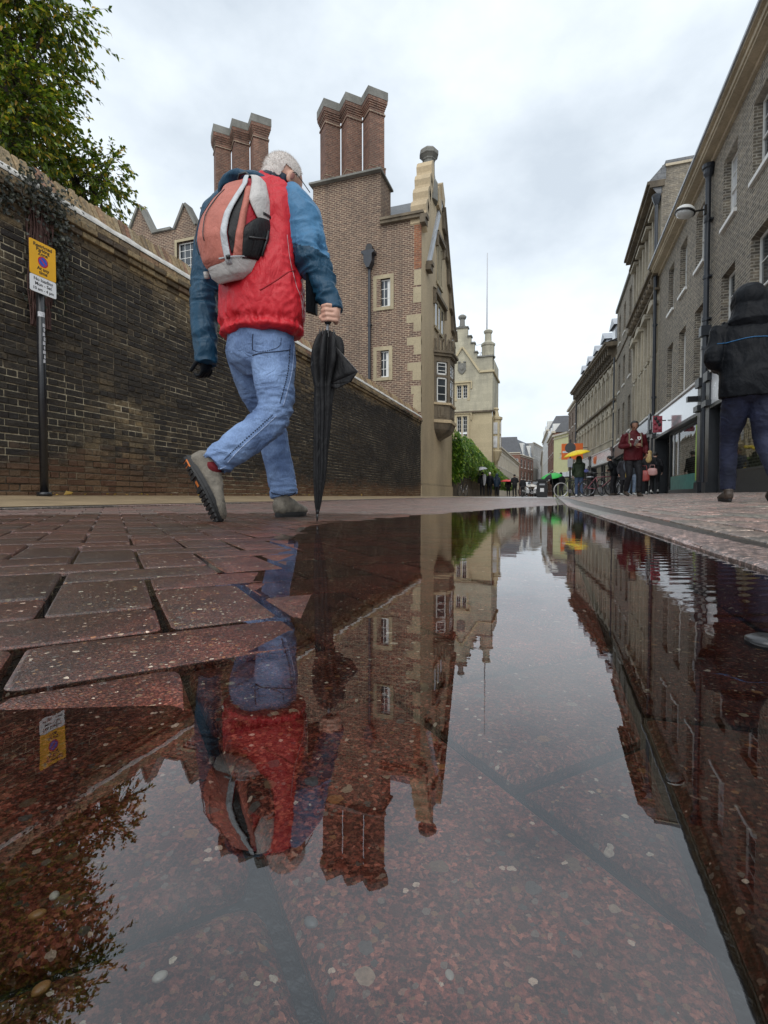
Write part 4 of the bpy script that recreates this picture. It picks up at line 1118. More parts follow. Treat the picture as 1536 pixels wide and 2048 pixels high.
# --- A: near brick house with sash windows, s 8 .. 24.3 ; local x = 24.3 - s, local y = r - 4.2
XA = 24.3
A = empty('brick_house', (RB, XA, .0), -PI/2, label='near grey brown brick terrace with sash windows and cream cornice on the right', cat='building')
def sx(s): return XA - s
wins = []
tops = [(21.60, 22.55), (19.65, 20.65), (17.50, 18.50), (14.74, 15.80), (12.6, 13.68), (10.4, 11.5)]
for (s0_, s1_) in tops:
    wins.append((sx(s1_), sx(s0_), 7.24, 9.0)); wins.append((sx(s1_), sx(s0_), 3.62, 5.98))
m = MB(); wall_with_openings(m, 0, 18.3, 3.55, 9.75, wins, 0, .2)
m.quad((0, 0, 3.55), (0, 0, 9.75), (0, 9, 9.75), (0, 9, 3.55)); m.quad((18.3, 0, 0), (18.3, 9, 0), (18.3, 9, 9.75), (18.3, 0, 9.75)); m.quad((0, .35, 0), (18.3, .35, 0), (18.3, .35, 3.55), (0, .35, 3.55))
m.build('brick_wall', M_greybrick, A)
for i, (x0, x1, z0, z1) in enumerate(wins):
    window(A, x0+.02, x1-.02, z0+.01, z1-.01, 0, .17, 2 if z1 > 8 else 2, 4, sill=True, fw=.06, glass=M_blind if i in (3, 6) else M_glass, sillm=M_white)
m = MB()
m.box((-.1, -.08, 9.56), (18.4, .02, 9.66)); m.box((-.1, -.30, 9.66), (18.4, .0, 9.72)); m.box((-.1, -.34, 9.72), (18.4, .1, 9.84)); m.box((-.1, -.42, 9.84), (18.4, .1, 9.92))
m.build('cornice', M_cornice, A)
MB().box((-.1, -.10, 9.92), (18.4, .25, 10.40)).build('parapet', M_greybrick2, A)
MB().box((-.15, -.16, 10.40), (18.45, .3, 10.48)).build('parapet_coping', M_lead, A)
MB().box((-.1, -.47, 9.88), (18.4, -.42, 9.95)).build('gutter_edge', M_lead, A)
MB().quad((0, .25, 10.3), (18.3, .25, 10.3), (18.3, 6, 11.6), (0, 6, 11.6)).build('slate_roof', M_slate, A)
pipe(A, sx(16.75), -.12, .28, 9.55, .075, M_pipe, (4.4, 5.2, 6.4, 8.0), hopper=False)
m = MB(); m.lathe([(.08, 9.2), (.13, 9.3), (.13, 9.42), (.17, 9.45), (.17, 9.55)], (sx(16.75), -.12, 0), 12); m.build('pipe_head', M_pipe, A)
MB().box((sx(16.75)-.13, -.26, 4.72), (sx(16.75)+.13, -.01, 5.0)).build('pipe_box', M_pipe, A)
# shopfront of A
def shop(parent, xa, xb, z0, zf0, zf1, fasciam, pil, winds, doors=(), stall=.45, glass=None, y=0, name='shopfront'):
    m = MB(); m.box((xa, y-.22, zf1), (xb, y+.1, zf1+.07)); o0 = m.build('fascia_cornice', M_white, parent)
    m = MB(); m.box((xa, y-.16, zf0), (xb, y+.3, zf1)); m.build('fascia', fasciam, parent)
    m = MB(); m.box((xa, y-.19, zf0-.1), (xb, y+.3, zf0)); m.build('fascia_base', M_grey, parent)
    for p in pil:
        m = MB(); m.box((p-.17, y-.20, z0), (p+.17, y+.3, zf1-.02)); m.box((p-.20, y-.26, z0), (p+.20, y+.3, z0+.35)); m.box((p-.22, y-.30, zf0-.02), (p+.22, y+.3, zf0+.14)); m.box((p-.21, y-.27, zf1-.2), (p+.21, y+.3, zf1+.05))
        m.build('pilaster', M_grey, parent)
    for (a, b) in winds:
        m = MB(); m.box((a, y-.02, z0), (b, y+.15, z0+stall)); m.build('stall_riser', M_grey, parent)
        f = MB(); t = .06; zt = zf0-.1
        f.box((a, y, z0+stall), (a+t, y+.1, zt)); f.box((b-t, y, z0+stall), (b, y+.1, zt)); f.box((a+t, y, zt-t), (b-t, y+.1, zt)); f.box((a+t, y-.03, z0+stall), (b-t, y+.1, z0+stall+t))
        w = f.build('shop_window', M_grey, parent)
        MB().quad((a+t, y+.05, z0+stall+t), (b-t, y+.05, z0+stall+t), (b-t, y+.05, zt-t), (a+t, y+.05, zt-t)).build('pane', glass or M_shopglass, w)
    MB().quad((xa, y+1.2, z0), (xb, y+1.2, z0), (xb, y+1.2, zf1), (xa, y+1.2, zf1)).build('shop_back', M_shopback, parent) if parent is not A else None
    for (a, b) in doors:
        f = MB(); zt = zf0-.1; t = .07
        f.box((a, y+.25, z0), (a+t, y+.32, zt)); f.box((b-t, y+.25, z0), (b, y+.32, zt)); f.box((a+t, y+.25, z0), (b-t, y+.32, z0+.35)); f.box((a+t, y+.25, z0+2.05), (b-t, y+.32, z0+2.15)); f.box((a+t, y+.25, zt-t), (b-t, y+.32, zt))
        d = f.build('shop_door', M_black, parent)
        MB().quad((a+t, y+.29, z0+.35), (b-t, y+.29, z0+.35), (b-t, y+.29, zt-t), (a+t, y+.29, zt-t)).build('pane', M_shopglass, d)
        MB().tube([(b-.14, y+.2, z0+.8), (b-.14, y+.2, z0+1.4)], .015, 6).build('handle', M_lead, d)
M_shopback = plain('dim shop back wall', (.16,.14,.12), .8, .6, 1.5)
M_fas_pale = plain('pale glossy shop fascia', (.55,.57,.59), .08, .06, .5, bdist=0, spec=.9, coat=.8)
shop(A, sx(24.1), sx(17.1), .18, 2.62, 3.5, M_fas_pale, (sx(23.95), sx(16.95)), [(sx(21.9), sx(17.3))], [(sx(23.6), sx(22.2))], stall=.12)
shop(A, sx(16.3), sx(8), .16, 2.62, 3.5, M_fasciaw, (sx(16.1), sx(8.2)), [(sx(15.7), sx(11.5)), (sx(11.3), sx(8.6))], [], stall=.55)
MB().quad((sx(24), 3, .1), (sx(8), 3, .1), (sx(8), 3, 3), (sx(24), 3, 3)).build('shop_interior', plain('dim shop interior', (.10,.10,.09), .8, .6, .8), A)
# display pieces standing in the windows
M_lime = plain('lime green poster', (.38,.58,.10), .5, .1, 2)
M_signgrey0 = plain('grey carton', (.3,.31,.33), .6, .1, 3); M_pinkish = plain('rose carton', (.5,.16,.14), .6, .1, 3)
M_teal = plain('teal film', (.06,.22,.19), .4, .3, 4)
def card(name, s, r, z0, w, h, mat, t=.015):
    return MB().box((sx(s)-w/2, r, z0), (sx(s)+w/2, r+t, z0+h)).build(name, mat, A)
card('window_poster', 17.95, .02, .62, .5, 1.75, M_lime)
card('window_film', 19.6, .02, .36, 4.2, .5, M_teal)
for s_, z_, w_, h_ in ((15.35, .95, .5, .34), (15.35, 1.33, .5, .30), (15.3, .73, .45, .2)):
    card('window_notice', s_, .025, z_, w_, h_, M_fasciaw)
    for q in range(3): card('notice_line', s_, .018, z_+h_*(.22+.24*q), w_*(.8-.15*(q % 2)), .03, M_grey, .004)
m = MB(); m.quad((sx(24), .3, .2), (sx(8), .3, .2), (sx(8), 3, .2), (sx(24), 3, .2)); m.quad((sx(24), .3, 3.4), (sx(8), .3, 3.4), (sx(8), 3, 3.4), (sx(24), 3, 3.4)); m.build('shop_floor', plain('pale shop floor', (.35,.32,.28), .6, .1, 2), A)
M_wood = plain('display wood', (.30,.18,.09), .5, .2, 6)
for q, s_ in enumerate((21.2, 20.1, 18.9, 15.0, 13.4, 12.0)):
    m = MB(); x_ = sx(s_); m.box((x_-.4, .5, .85), (x_+.4, 1.0, .9)); m.box((x_-.38, .52, .2), (x_-.34, .56, .85)); m.box((x_+.34, .52, .2), (x_+.38, .56, .85)); m.box((x_-.38, .94, .2), (x_-.34, .98, .85)); m.box((x_+.34, .94, .2), (x_+.38, .98, .85)); m.build('display_table', M_wood, A)
    rq = random.Random(q)
    for t_ in range(4):
        xx = x_-.3+t_*.2; hh = rq.uniform(.12, .4)
        MB().box((xx-.07, .65, .9), (xx+.07, .8, .9+hh)).build('display_box', (M_lime, M_fasciaw, M_signgrey0, M_pinkish)[rq.randrange(4)], A)
# items in the display, visible through glass reflections only faintly: pale drapes
for s_ in (21.3, 20.6): card('window_drape', s_, .022, .9, .12, 1.5, M_fasciaw)
# wall mounted street lamp
lampc = Vector((3.42, 16.35, 8.12))
L = empty('street_lamp', lampc, label='round white dome street lamp on a short bracket from the near brick terrace', cat='street lamp')
tilt = Matrix.Rotation(math.radians(14), 4, 'Y')
m = MB(); m.lathe([(.36, .0), (.37, .05), (.33, .14), (.24, .22), (.1, .27), (.01, .28)], M=tilt, seg=24); m.build('dome', M_white, L, True)
m = MB(); m.lathe([(.375, -.04), (.385, -.01), (.38, .03)], M=tilt, seg=24); m.build('rim', M_black, L, True)
m = MB(); m.lathe([(.02, -.20), (.15, -.185), (.28, -.12), (.35, -.03)], M=tilt, seg=24); m.build('bowl', plain('milky lamp bowl', (.55,.56,.55), .15, .1, 3, bdist=0), L, True)
m = MB(); m.tube([(.36, 0, 0), (.60, .1, .05), (.75, .18, .1)], .035, 8); m.box((.70, .10, -.10), (.80, .26, .25)); m.build('bracket', M_black, L)
L.scale = (.70, .70, .70)
# cluster of red letters hanging as a sign
RS = empty('hanging_sign', (3.72, 21.6, 2.86), label='pinkish red lumpy hanging sign on the grey shopfront', cat='sign')
M_pink = plain('glossy crimson plastic', (.28,.025,.045), .2, .4, 9, bdist=0, coat=.4)
m = MB(); m.box((-.28, -.05, -.45), (.28, .05, .5)); m.build('panel', M_pink, RS)
for k, (x, z) in enumerate([(-.12, .36), (.13, .30), (-.14, .08), (.12, 0), (-.1, -.2), (.14, -.28), (0, .18)]):
    MB().ell((x, -.06, z), (.10, .05, .11), None, 10, 6).build('boss', M_pink if k % 3 else M_black, RS)
MB().box((.28, -.02, .2), (.5, .02, .26)).build('bracket', M_black, RS)
RS.scale = (.58, .58, .66)
# security camera box / floodlight near the pipe
MB().box((sx(17.35), -.45, 2.95), (sx(17.15), -.16, 3.1)).build('spotlight', M_black, A)

# --- B: ornate four storey stone front, s 24.3 .. 31.8
XB = 31.8
B = empty('ornate_house', (RB, XB, 0), -PI/2, label='tall grey stone fronted house with pedimented windows and bracketed balcony band', cat='building')
wB = 7.5
bw = []
for k in range(4):
    xc = .95 + k*1.87
    bw += [(xc-.42, xc+.42, 10.35, 12.55), (xc-.42, xc+.42, 6.9-.4, 9.0-.6), (xc-.42, xc+.42, 3.95, 6.3)]
bw2 = [(a, b, c, d) for a, b, c, d in bw]
m = MB(); wall_with_openings(m, 0, wB, 3.6, 13.3, bw2, 0, .25); m.build('stone_front', M_bath, B)
m = MB(); m.quad((wB, .0, 3.6), (wB, 9, 3.6), (wB, 9, 14.15), (wB, .0, 14.15)); m.build('side_wall', M_greybrick2, B); MB().quad((0, 9, 0), (0, 0, 0), (0, 0, 14.15), (0, 9, 14.15)).build('side_wall', M_greybrick2, B)
for i, (x0, x1, z0, z1) in enumerate(bw2):
    window(B, x0+.01, x1-.01, z0+.01, z1-.01, 0, .2, 2, 4, sill=True, fw=.06, sillm=M_bath)
    m = MB(); m.box((x0-.17, -.10, z0), (x0-.01, .02, z1)); m.box((x1+.01, -.10, z0), (x1+.17, .02, z1))
    if 6 < z0 < 7 or z0 > 10:
        m.box((x0-.25, -.26, z1+.05), (x1+.25, .02, z1+.18))
        if z0 < 10: m.prism([(x0-.27, z1+.18), (x1+.27, z1+.18), ((x0+x1)/2+.25, z1+.40), ((x0+x1)/2-.25, z1+.40)], -.24, .02)
    m.build('window_architrave', M_bath, B)
# balcony-like bracketed band at 9.6, pediments, cornices
m = MB(); m.box((-.05, -.42, 9.72), (wB+.0, .0, 9.86)); m.box((-.05, -.30, 9.60), (wB, .0, 9.72)); m.box((-.05, -.2, 8.98), (wB, 0, 9.08)); m.build('string_course', M_darkst, B)
k = .3
while k < wB:
    m = MB(); m.prism([(k-.1, 9.2), (k+.1, 9.2), (k+.1, 9.6), (k-.1, 9.6)], -.30, 0); m.build('bracket', M_darkst, B); MB().ell((k, -.33, 9.28), (.1, .08, .1), None, 8, 6).build('carved_head', M_darkst, B); k += .62
m = MB(); m.box((-.05, -.30, 12.9), (wB+.02, 0, 13.0)); m.box((-.05, -.46, 13.28), (wB+.06, .1, 13.42)); m.box((-.05, -.56, 13.42), (wB+.06, .1, 13.55)); m.build('cornice', M_darkst, B)
m = MB(); m.quad((-.05, -.5, 13.55), (wB+.05, -.5, 13.55), (wB+.05, .15, 14.25), (-.05, .15, 14.25)); m.add([(wB+.04, -.5, 13.55), (wB+.04, .15, 13.55), (wB+.04, .15, 14.25)], [(0,1,2)]); m.add([(wB, -.5, 13.5), (wB, .02, 13.5), (wB, .02, 12.9), (wB, -.1, 12.9)], [(0,1,2,3)]); m.box((-.05, .12, 14.15), (wB+.05, 9, 14.3)); m.build('roof', M_slate, B)
MB().box((wB-.02, .12, 14.05), (wB+.08, 9, 14.15)).build('verge', M_cornice, B)
pipe(B, wB-.12, -.16, .3, 12.6, .07, M_pipe, (4.4, 7.5, 10.2))
m = MB(); m.lathe([(.09, 12.6), (.16, 12.8), (.2, 12.95), (.2, 13.0)], (wB-.12, -.16, 0), 10); m.build('pipe_head', M_pipe, B)
MB().box((wB+.001, 2.0, 12.4), (wB+.12, 2.3, 12.9)).build('wall_vent', M_black, B)
shop(B, .05, wB-.25, .24, 2.9, 3.7, M_grey, (.3, wB-.5), [(.6, 3.6), (4.8, wB-.8)], [(3.7, 4.7)], stall=.5)
M_signgrey = plain('silver sign plate', (.40,.42,.45), .25, .1, 3, bdist=0)
MB().box((1.4, -.22, 3.02), (6.4, -.17, 3.58)).build('sign_panel', M_signgrey, B)

# --- C: plain brick house, s 31.8 .. 40
XC = 40.0
C_ = empty('brick_house', (RB, XC, 0), -PI/2, label='plain brick house of three upper storeys between the ornate front and the arched building', cat='building')
cw_ = []
for xc in (1.6, 4.1, 6.7):
    for z0, z1 in ((10.7, 12.6), (7.35, 9.3), (4.1, 6.2)): cw_.append((xc-.48, xc+.48, z0, z1))
m = MB(); wall_with_openings(m, 0, 8.2, 3.6, 13.3, cw_, 0, .2); m.quad((0, 9, 0), (0, 0, 0), (0, 0, 13.3), (0, 9, 13.3)); m.build('brick_wall', M_greybrick2, C_)
for x0, x1, z0, z1 in cw_: window(C_, x0+.01, x1-.01, z0+.01, z1-.01, 0, .16, 2, 4, sill=True, fw=.07)
MB().box((-.05, -.12, 13.3), (8.2, .2, 13.5)).build('parapet_coping', M_capst, C_)
MB().box((-.05, -.07, 9.9), (8.19, .0, 10.02)).build('string_course', M_darkst, C_)
shop(C_, .05, 8.1, .26, 2.9, 3.6, M_grey, (.3, 7.9), [(.6, 3.4), (4.6, 7.6)], [(3.5, 4.5)], stall=.5)

# --- D: long arched building bending with the street
p0 = Vector((2.35, 58.0, 0)); p1 = Vector((4.2, 40.0, 0))
dv = p1-p0; LD = dv.length; rotD = math.atan2(dv.y, dv.x)
D = empty('arched_building', p0, rotD, label='long stone building with round arched windows, bracketed eaves and dormers', cat='building')
m = MB(); nb = 11; bay_ = LD/nb
dw = []
for k in range(nb):
    xc = bay_*(k+.5)
    dw += [(xc-.42, xc+.42, 7.75, 9.7), (xc-.42, xc+.42, 4.2, 6.7)]
wall_with_openings(m, 0, LD, 3.6, 10.4, dw, 0, .28); m.quad((LD, 0, 0), (LD, 9, 0), (LD, 9, 11.5), (LD, 0, 11.5)); m.quad((0, 9, 0), (0, 0, 0), (0, 0, 11.5), (0, 9, 11.5))
m.build('stone_front', M_bath, D)
for x0, x1, z0, z1 in dw:
    window(D, x0+.01, x1-.01, z0+.01, z1-.01, 0, .22, 2, 3, sill=False, fw=.07)
    m = MB(); xc = (x0+x1)/2; rr = .42
    arc = [(xc+rr*math.cos(PI*q/8), z1-rr+rr*math.sin(PI*q/8)) for q in range(9)]
    out = [(xc+(rr+.2)*math.cos(PI*q/8), z1-rr+(rr+.2)*math.sin(PI*q/8)) for q in range(9)]
    for q in range(8): m.prism([arc[q], out[q], out[q+1], arc[q+1]], -.12, .02)
    m.prism([(xc-rr, z1-rr), (xc-rr, z1)] + [(xc+rr*math.cos(PI*q/8), z1-rr+rr*math.sin(PI*q/8)) for q in range(8, 3, -1)][1:] + [(xc, z1)], .0, .05)
    m.prism([(xc+rr, z1), (xc+rr, z1-rr)] + [(xc+rr*math.cos(PI*q/8), z1-rr+rr*math.sin(PI*q/8)) for q in range(1, 4)] + [(xc, z1)], .0, .05)
    m.build('window_arch', M_bath, D)
for k in range(nb+1):
    m = MB(); xk = bay_*k; m.box((xk-.18, -.14, 3.75), (xk+.18, .0, 6.9)); m.box((xk-.15, -.12, 7.4), (xk+.15, .0, 9.8)); m.box((xk-.22, -.2, 6.2), (xk+.22, .0, 6.4)); m.build('pilaster', M_bath, D)
m = MB(); m.box((0, -.26, 7.1), (LD, 0, 7.25)); m.box((0, -.16, 9.95), (LD, 0, 10.08)); m.build('string_course', M_darkst, D)
m = MB(); k = .3
_bk = MB().add([(x, y, z) for x in (-.12, .12) for y, z in ((0, -.35), (-.28, -.35), (-.28, 0), (-.55, 0), (-.55, .55), (0, .55))], [(0,1,2,3,4,5), (11,10,9,8,7,6)]+[(i, i+6, (i+1) % 6+6, (i+1) % 6) for i in range(6)]).mesh('eaves_bracket', M_darkst)
while k < LD: bo = link(bpy.data.objects.new('eaves_bracket', _bk), D); bo.location = (k, 0, 10.5); k += .72
m.box((0, -.02, 10.4), (LD, .1, 11.1)); m.build('frieze', M_darkst, D)
m = MB(); m.box((-.1, -.75, 11.05), (LD+.02, .1, 11.2)); m.box((-.1, -.85, 11.2), (LD+.02, .1, 11.34)); m.build('eaves', M_darkst, D)
m = MB(); m.quad((0, -.7, 11.34), (LD, -.7, 11.34), (LD, 5, 13.4), (0, 5, 13.4)); m.build('slate_roof', M_slate, D)
for k in range(5):
    xc = 2.2 + k*3.5
    m = MB(); m.box((xc-.7, .2, 11.5), (xc+.7, 2.4, 12.9)); m.add([(xc-.9, 0, 12.9), (xc+.9, 0, 12.9), (xc, 0, 13.6), (xc-.9, 3, 12.9), (xc+.9, 3, 12.9), (xc, 3, 13.6)], [(0,1,2), (0,2,5,3), (1,4,5,2)])
    d = m.build('dormer', M_lead, D); MB().box((xc-.5, .16, 11.7), (xc+.5, .21, 12.75)).build('pane', M_blind, d)
pipe(D, LD-.05, -.16, .3, 10.2, .06, M_pipe, (7,)); pipe(D, .1, -.2, .3, 10.2, .07, M_pipe, (7,))
shop(D, .2, 8.6, .28, 2.75, 3.7, M_fasciaw, (.4, 8.4), [(.8, 4.0), (5.0, 8.0)], [], stall=.4)
shop(D, 8.9, LD-.2, .28, 2.75, 3.7, M_fasciaw, (9.1, LD-.4), [(9.4, 13), (14, LD-.7)], [], stall=.4)
m = MB()
k = .2
while k < LD: MB().tube([(k, -.2, 3.78), (k, -.2, 4.25)], .06, 6).build('baluster', M_bath, D); k += .3
MB().box((0, -.28, 4.25), (LD, -.1, 4.33)).build('balustrade_rail', M_bath, D)
M_orange = plain('orange sign paint', (.80,.16,.02), .35, .08, 2, bdist=0)
for k, (x, z, r_) in enumerate(((10.6, 3.25, .22), (10.95, 3.38, .18), (11.25, 3.2, .24), (11.6, 3.35, .2), (11.1, 3.1, .2), (11.5, 3.08, .16))): MB().box((x-r_, -.185, z-r_), (x+r_, -.165-.002*k, z+r_)).build('fascia_mark', M_orange, D)
OS = empty('projecting_sign', (2.62, 50.5, 4.35), rotD, label='orange projecting shop sign with a pale line above the yellow umbrella', cat='sign')
OS.rotation_euler = (0, 0, 0)
MB().box((-2.0, -.06, -.75), (-.1, .06, .75)).build('panel', M_orange, OS)
MB().box((-1.9, -.075, -.12), (-.2, -.06, .06)).build('pale_line', M_fasciaw, OS)
MB().box((-.1, -.03, .3), (.3, .03, .36)).build('bracket', M_black, OS)

# ------------------------------------------------------------------ far houses where the street bends
M_redb = brick_mat('far red brick', (.26,.10,.065), (.19,.08,.055), (.25,.2,.16), .3, .09, .012, .3)
M_brnb = brick_mat('far brown brick', (.20,.13,.085), (.15,.10,.07), (.2,.18,.15), .3, .09, .012, .3)
M_yel = plain('pale yellow render', (.62,.60,.33), .7, .08, 2)
M_greyr = plain('grey render', (.30,.29,.27), .8, .15, 1)
M_crm = plain('cream render', (.52,.47,.38), .75, .12, 1)
M_whr = plain('white render', (.66,.66,.64), .7, .1, 1)
M_mans = plain('dark mansard slate', (.055,.06,.07), .5, .3, 2, bscale=6, bdist=.01)
def far_house(name, label, a, b, h, mat, rows, ncol, ww=1.0, wh=1.7, roofm=None, roofh=0, z0=3.4, gap=.9, parapet=True, shopm=None, dormers=0, flip=False, depth=9, group=None, inset_roof=1.2):
    """facade from a to b (left end to right end as seen from the street)"""
    a = Vector((a[0], a[1], 0)); b = Vector((b[0], b[1], 0)); d = b-a; Ln = d.length
    o = empty(name, a, math.atan2(d.y, d.x), label=label, cat='building', group=group)
    ws = []
    rowh = (h-z0-.5)/rows
    for r_ in range(rows):
        for c_ in range(ncol):
            xc = Ln*(c_+.5)/ncol; zc = z0+rowh*(r_+.5)
            ws.append((xc-ww/2, xc+ww/2, zc-min(wh, rowh*.72)/2, zc+min(wh, rowh*.72)/2))
    m = MB(); wall_with_openings(m, 0, Ln, 0, h, ws, 0, .2)
    m.quad((Ln, 0, 0), (Ln, depth, 0), (Ln, depth, h), (Ln, 0, h)); m.quad((0, depth, 0), (0, 0, 0), (0, 0, h), (0, depth, h)); m.quad((0, 0, h-.01), (Ln, 0, h-.01), (Ln, depth, h-.01), (0, depth, h-.01)); m.quad((Ln, depth, 0), (0, depth, 0), (0, depth, h), (Ln, depth, h))
    m.build('wall', mat, o)
    for x0, x1, c, e in ws: window(o, x0, x1, c, e, 0, .12, 2, 2, sill=True, fw=.13, bars=False)
    if parapet:
        m = MB(); m.box((-.1, -.25, h), (Ln+.1, .2, h+.22)); m.box((-.05, -.12, h-.35), (Ln+.05, .0, h-.25)); m.build('cornice', M_crm, o)
    if shopm:
        MB().box((.1, -.15, 2.5), (Ln-.1, .02, 3.2)).build('fascia', shopm, o)
        MB().box((.2, -.02, .3), (Ln-.2, .03, 2.5)).build('shop_window', M_shopglass, o)
    if roofh:
        m = MB(); i = inset_roof
        m.add([(0, 0, h+.1), (Ln, 0, h+.1), (Ln, depth, h+.1), (0, depth, h+.1), (i*.6, i, h+roofh), (Ln-i*.6, i, h+roofh), (Ln-i*.6, depth-i, h+roofh), (i*.6, depth-i, h+roofh)], [(0,1,5,4), (1,2,6,5), (2,3,7,6), (3,0,4,7), (4,5,6,7)])
        m.build('roof', roofm or M_mans, o)
    for k in range(dormers):
        xc = Ln*(k+.5)/dormers; m = MB(); m.box((xc-.7, -.02, h+.3), (xc+.7, 1.5, h+roofh*.8)); dd = m.build('dormer', M_white, o); MB().box((xc-.5, -.05, h+.5), (xc+.5, -.021, h+roofh*.7)).build('pane', M_glass, dd)
    return o
# right side, beyond the arched building (facade runs from far end to near end)
far_house('brick_house', 'narrow red brown brick house next beyond the arched building', (1.62, 66.5), (2.3, 58.15), 10.6, M_brnb, 3, 3, 1.1, 1.9, shopm=M_fasciaw, z0=3.6)
yh = far_house('yellow_house', 'pale yellow house with a slate cone turret and tall dark windows', (-.1, 70.5), (1.62, 66.7), 8.0, M_yel, 1, 1, .5, .5, shopm=M_fasciaw, z0=3.4)
m = MB(); m.lathe([(1.1, 8.2), (.9, 9.0), (.45, 11.0), (.05, 12.6)], (3.4, 1.6, 0), 4); m.build('turret_roof', M_mans, yh)
m = MB(); m.box((3.2, 3.2, 8), (4.6, 4.6, 12.8)); m.build('chimney', M_greybrick2, yh)
far_house('brick_house', 'far brick house with white bay windows beyond the yellow house', (-1.0, 84), (-.1, 70.8), 8.6, M_redb, 2, 4, 1.3, 2.0, roofm=M_mans, roofh=1.8, shopm=M_fasciaw, dormers=3)
far_house('white_house', 'far white house with projecting dormers at the bend of the street', (-2.2, 104), (-1.0, 84.3), 10.6, M_whr, 3, 5, 1.2, 1.8, roofm=M_mans, roofh=2.4, shopm=M_crm, dormers=3)
far_house('cream_house', 'farthest cream house on the right closing the street', (-3.6, 150), (-2.2, 104.4), 9.0, M_crm, 3, 9, 1.3, 1.8, roofm=M_mans, roofh=1.6)
# left side, beyond the stepped gable
far_house('stone_terrace', 'long pale stone terrace with rows of white sash windows beyond the creeper', (-8.2, 70), (-8.0, 124), 7.8, M_crm, 2, 19, 1.35, 2.0, z0=1.4, roofm=M_mans, roofh=.8)
far_house('mansard_house', 'dark mansard roofed house with red brick flank rising above the stone terrace', (-14, 125), (-7.9, 125.5), 10.6, M_redb, 2, 3, 1.2, 1.8, roofm=M_mans, roofh=4.1, depth=12)
far_house('brick_house', 'red brick house with white bays and white dormers right of the dark mansard', (-7.9, 126), (-5.4, 141), 10.2, M_redb, 3, 4, 1.9, 2.4, z0=1, roofm=M_mans, roofh=4.0, dormers=2)
far_house('grey_office', 'grey concrete block with slot windows at the end of the street', (-5.4, 141.5), (-3.3, 158), 14.6, M_greyr, 4, 6, .9, 2.4, z0=1)
far_house('brown_house', 'brown brick house at the far end of the street left of the gap', (-3.3, 158.5), (-1.2, 176), 13.2, M_brnb, 4, 4, 1.2, 1.8, z0=1, roofm=M_mans, roofh=2.2)
far_house('brick_house', 'low brick houses seen last in the gap where the street vanishes', (-1.2, 180), (6, 205), 10, M_brnb, 3, 6, 1.4, 1.8, z0=1, roofm=M_mans, roofh=2)

# ------------------------------------------------------------------ vegetation
def leaf_mat(name, stops):
    m, nt, b = new_mat(name)
    gi = nt.nodes.new('ShaderNodeNewGeometry').outputs['Random Per Island']
    c = ramp(nt, gi, stops)
    p = wpos(nt)
    c = mixc(nt, 1, c, ramp(nt, nz(nt, p, 2.2, 4), [(.3, (.7,.75,.7)), (.7, (1.3,1.2,1.0))]), 'MULTIPLY')
    nt.links.new(c, b.inputs['Base Color']); b.inputs['Roughness'].default_value = .38
    tr = nt.nodes.new('ShaderNodeBsdfTranslucent'); nt.links.new(mixc(nt, 1, c, (1.4, 1.6, .7), 'MULTIPLY'), tr.inputs['Color'])
    mx = nt.nodes.new('ShaderNodeMixShader'); mx.inputs[0].default_value = .35
    out = nt.nodes['Material Output']
    nt.links.new(b.outputs[0], mx.inputs[1]); nt.links.new(tr.outputs[0], mx.inputs[2]); nt.links.new(mx.outputs[0], out.inputs['Surface'])
    return m
M_leaf = leaf_mat('tree leaf', [(0, (.03,.06,.012)), (.4, (.10,.16,.022)), (.72, (.17,.24,.035)), (.92, (.40,.34,.05)), (1, (.55,.30,.05))])
M_creep = leaf_mat('creeper leaf', [(0, (.03,.085,.014)), (.45, (.10,.21,.03)), (.8, (.20,.33,.05)), (1, (.36,.42,.09))])
M_dead = leaf_mat('dry ivy leaf', [(0, (.016,.018,.014)), (.6, (.035,.04,.032)), (1, (.08,.085,.07))])
M_bark = plain('tree bark', (.05,.038,.028), .85, .35, 8, bscale=30, bdist=.01, world_space=True)
M_twig = plain('red brown dry stem', (.075,.035,.028), .8, .35, 20, bscale=60, bdist=.006, world_space=True)
def leaf(V, F, p, d, n, L, W):
    """pointed leaf folded a little along its rib: four triangles"""
    s = d.cross(n)
    if s.length < 1e-4: return
    s.normalize(); k = len(V)
    V += [p, p+d*L*.45+s*W*.5+n*W*.14, p+d*L-n*L*.12, p+d*L*.45-s*W*.5+n*W*.14, p+d*L*.5]
    F += [(k, k+1, k+4), (k+1, k+2, k+4), (k+2, k+3, k+4), (k+3, k, k+4)]
def rv(r): 
    while True:
        v = Vector((r.uniform(-1, 1), r.uniform(-1, 1), r.uniform(-1, 1)))
        if .05 < v.length < 1: return v
tr_ = random.Random(21)
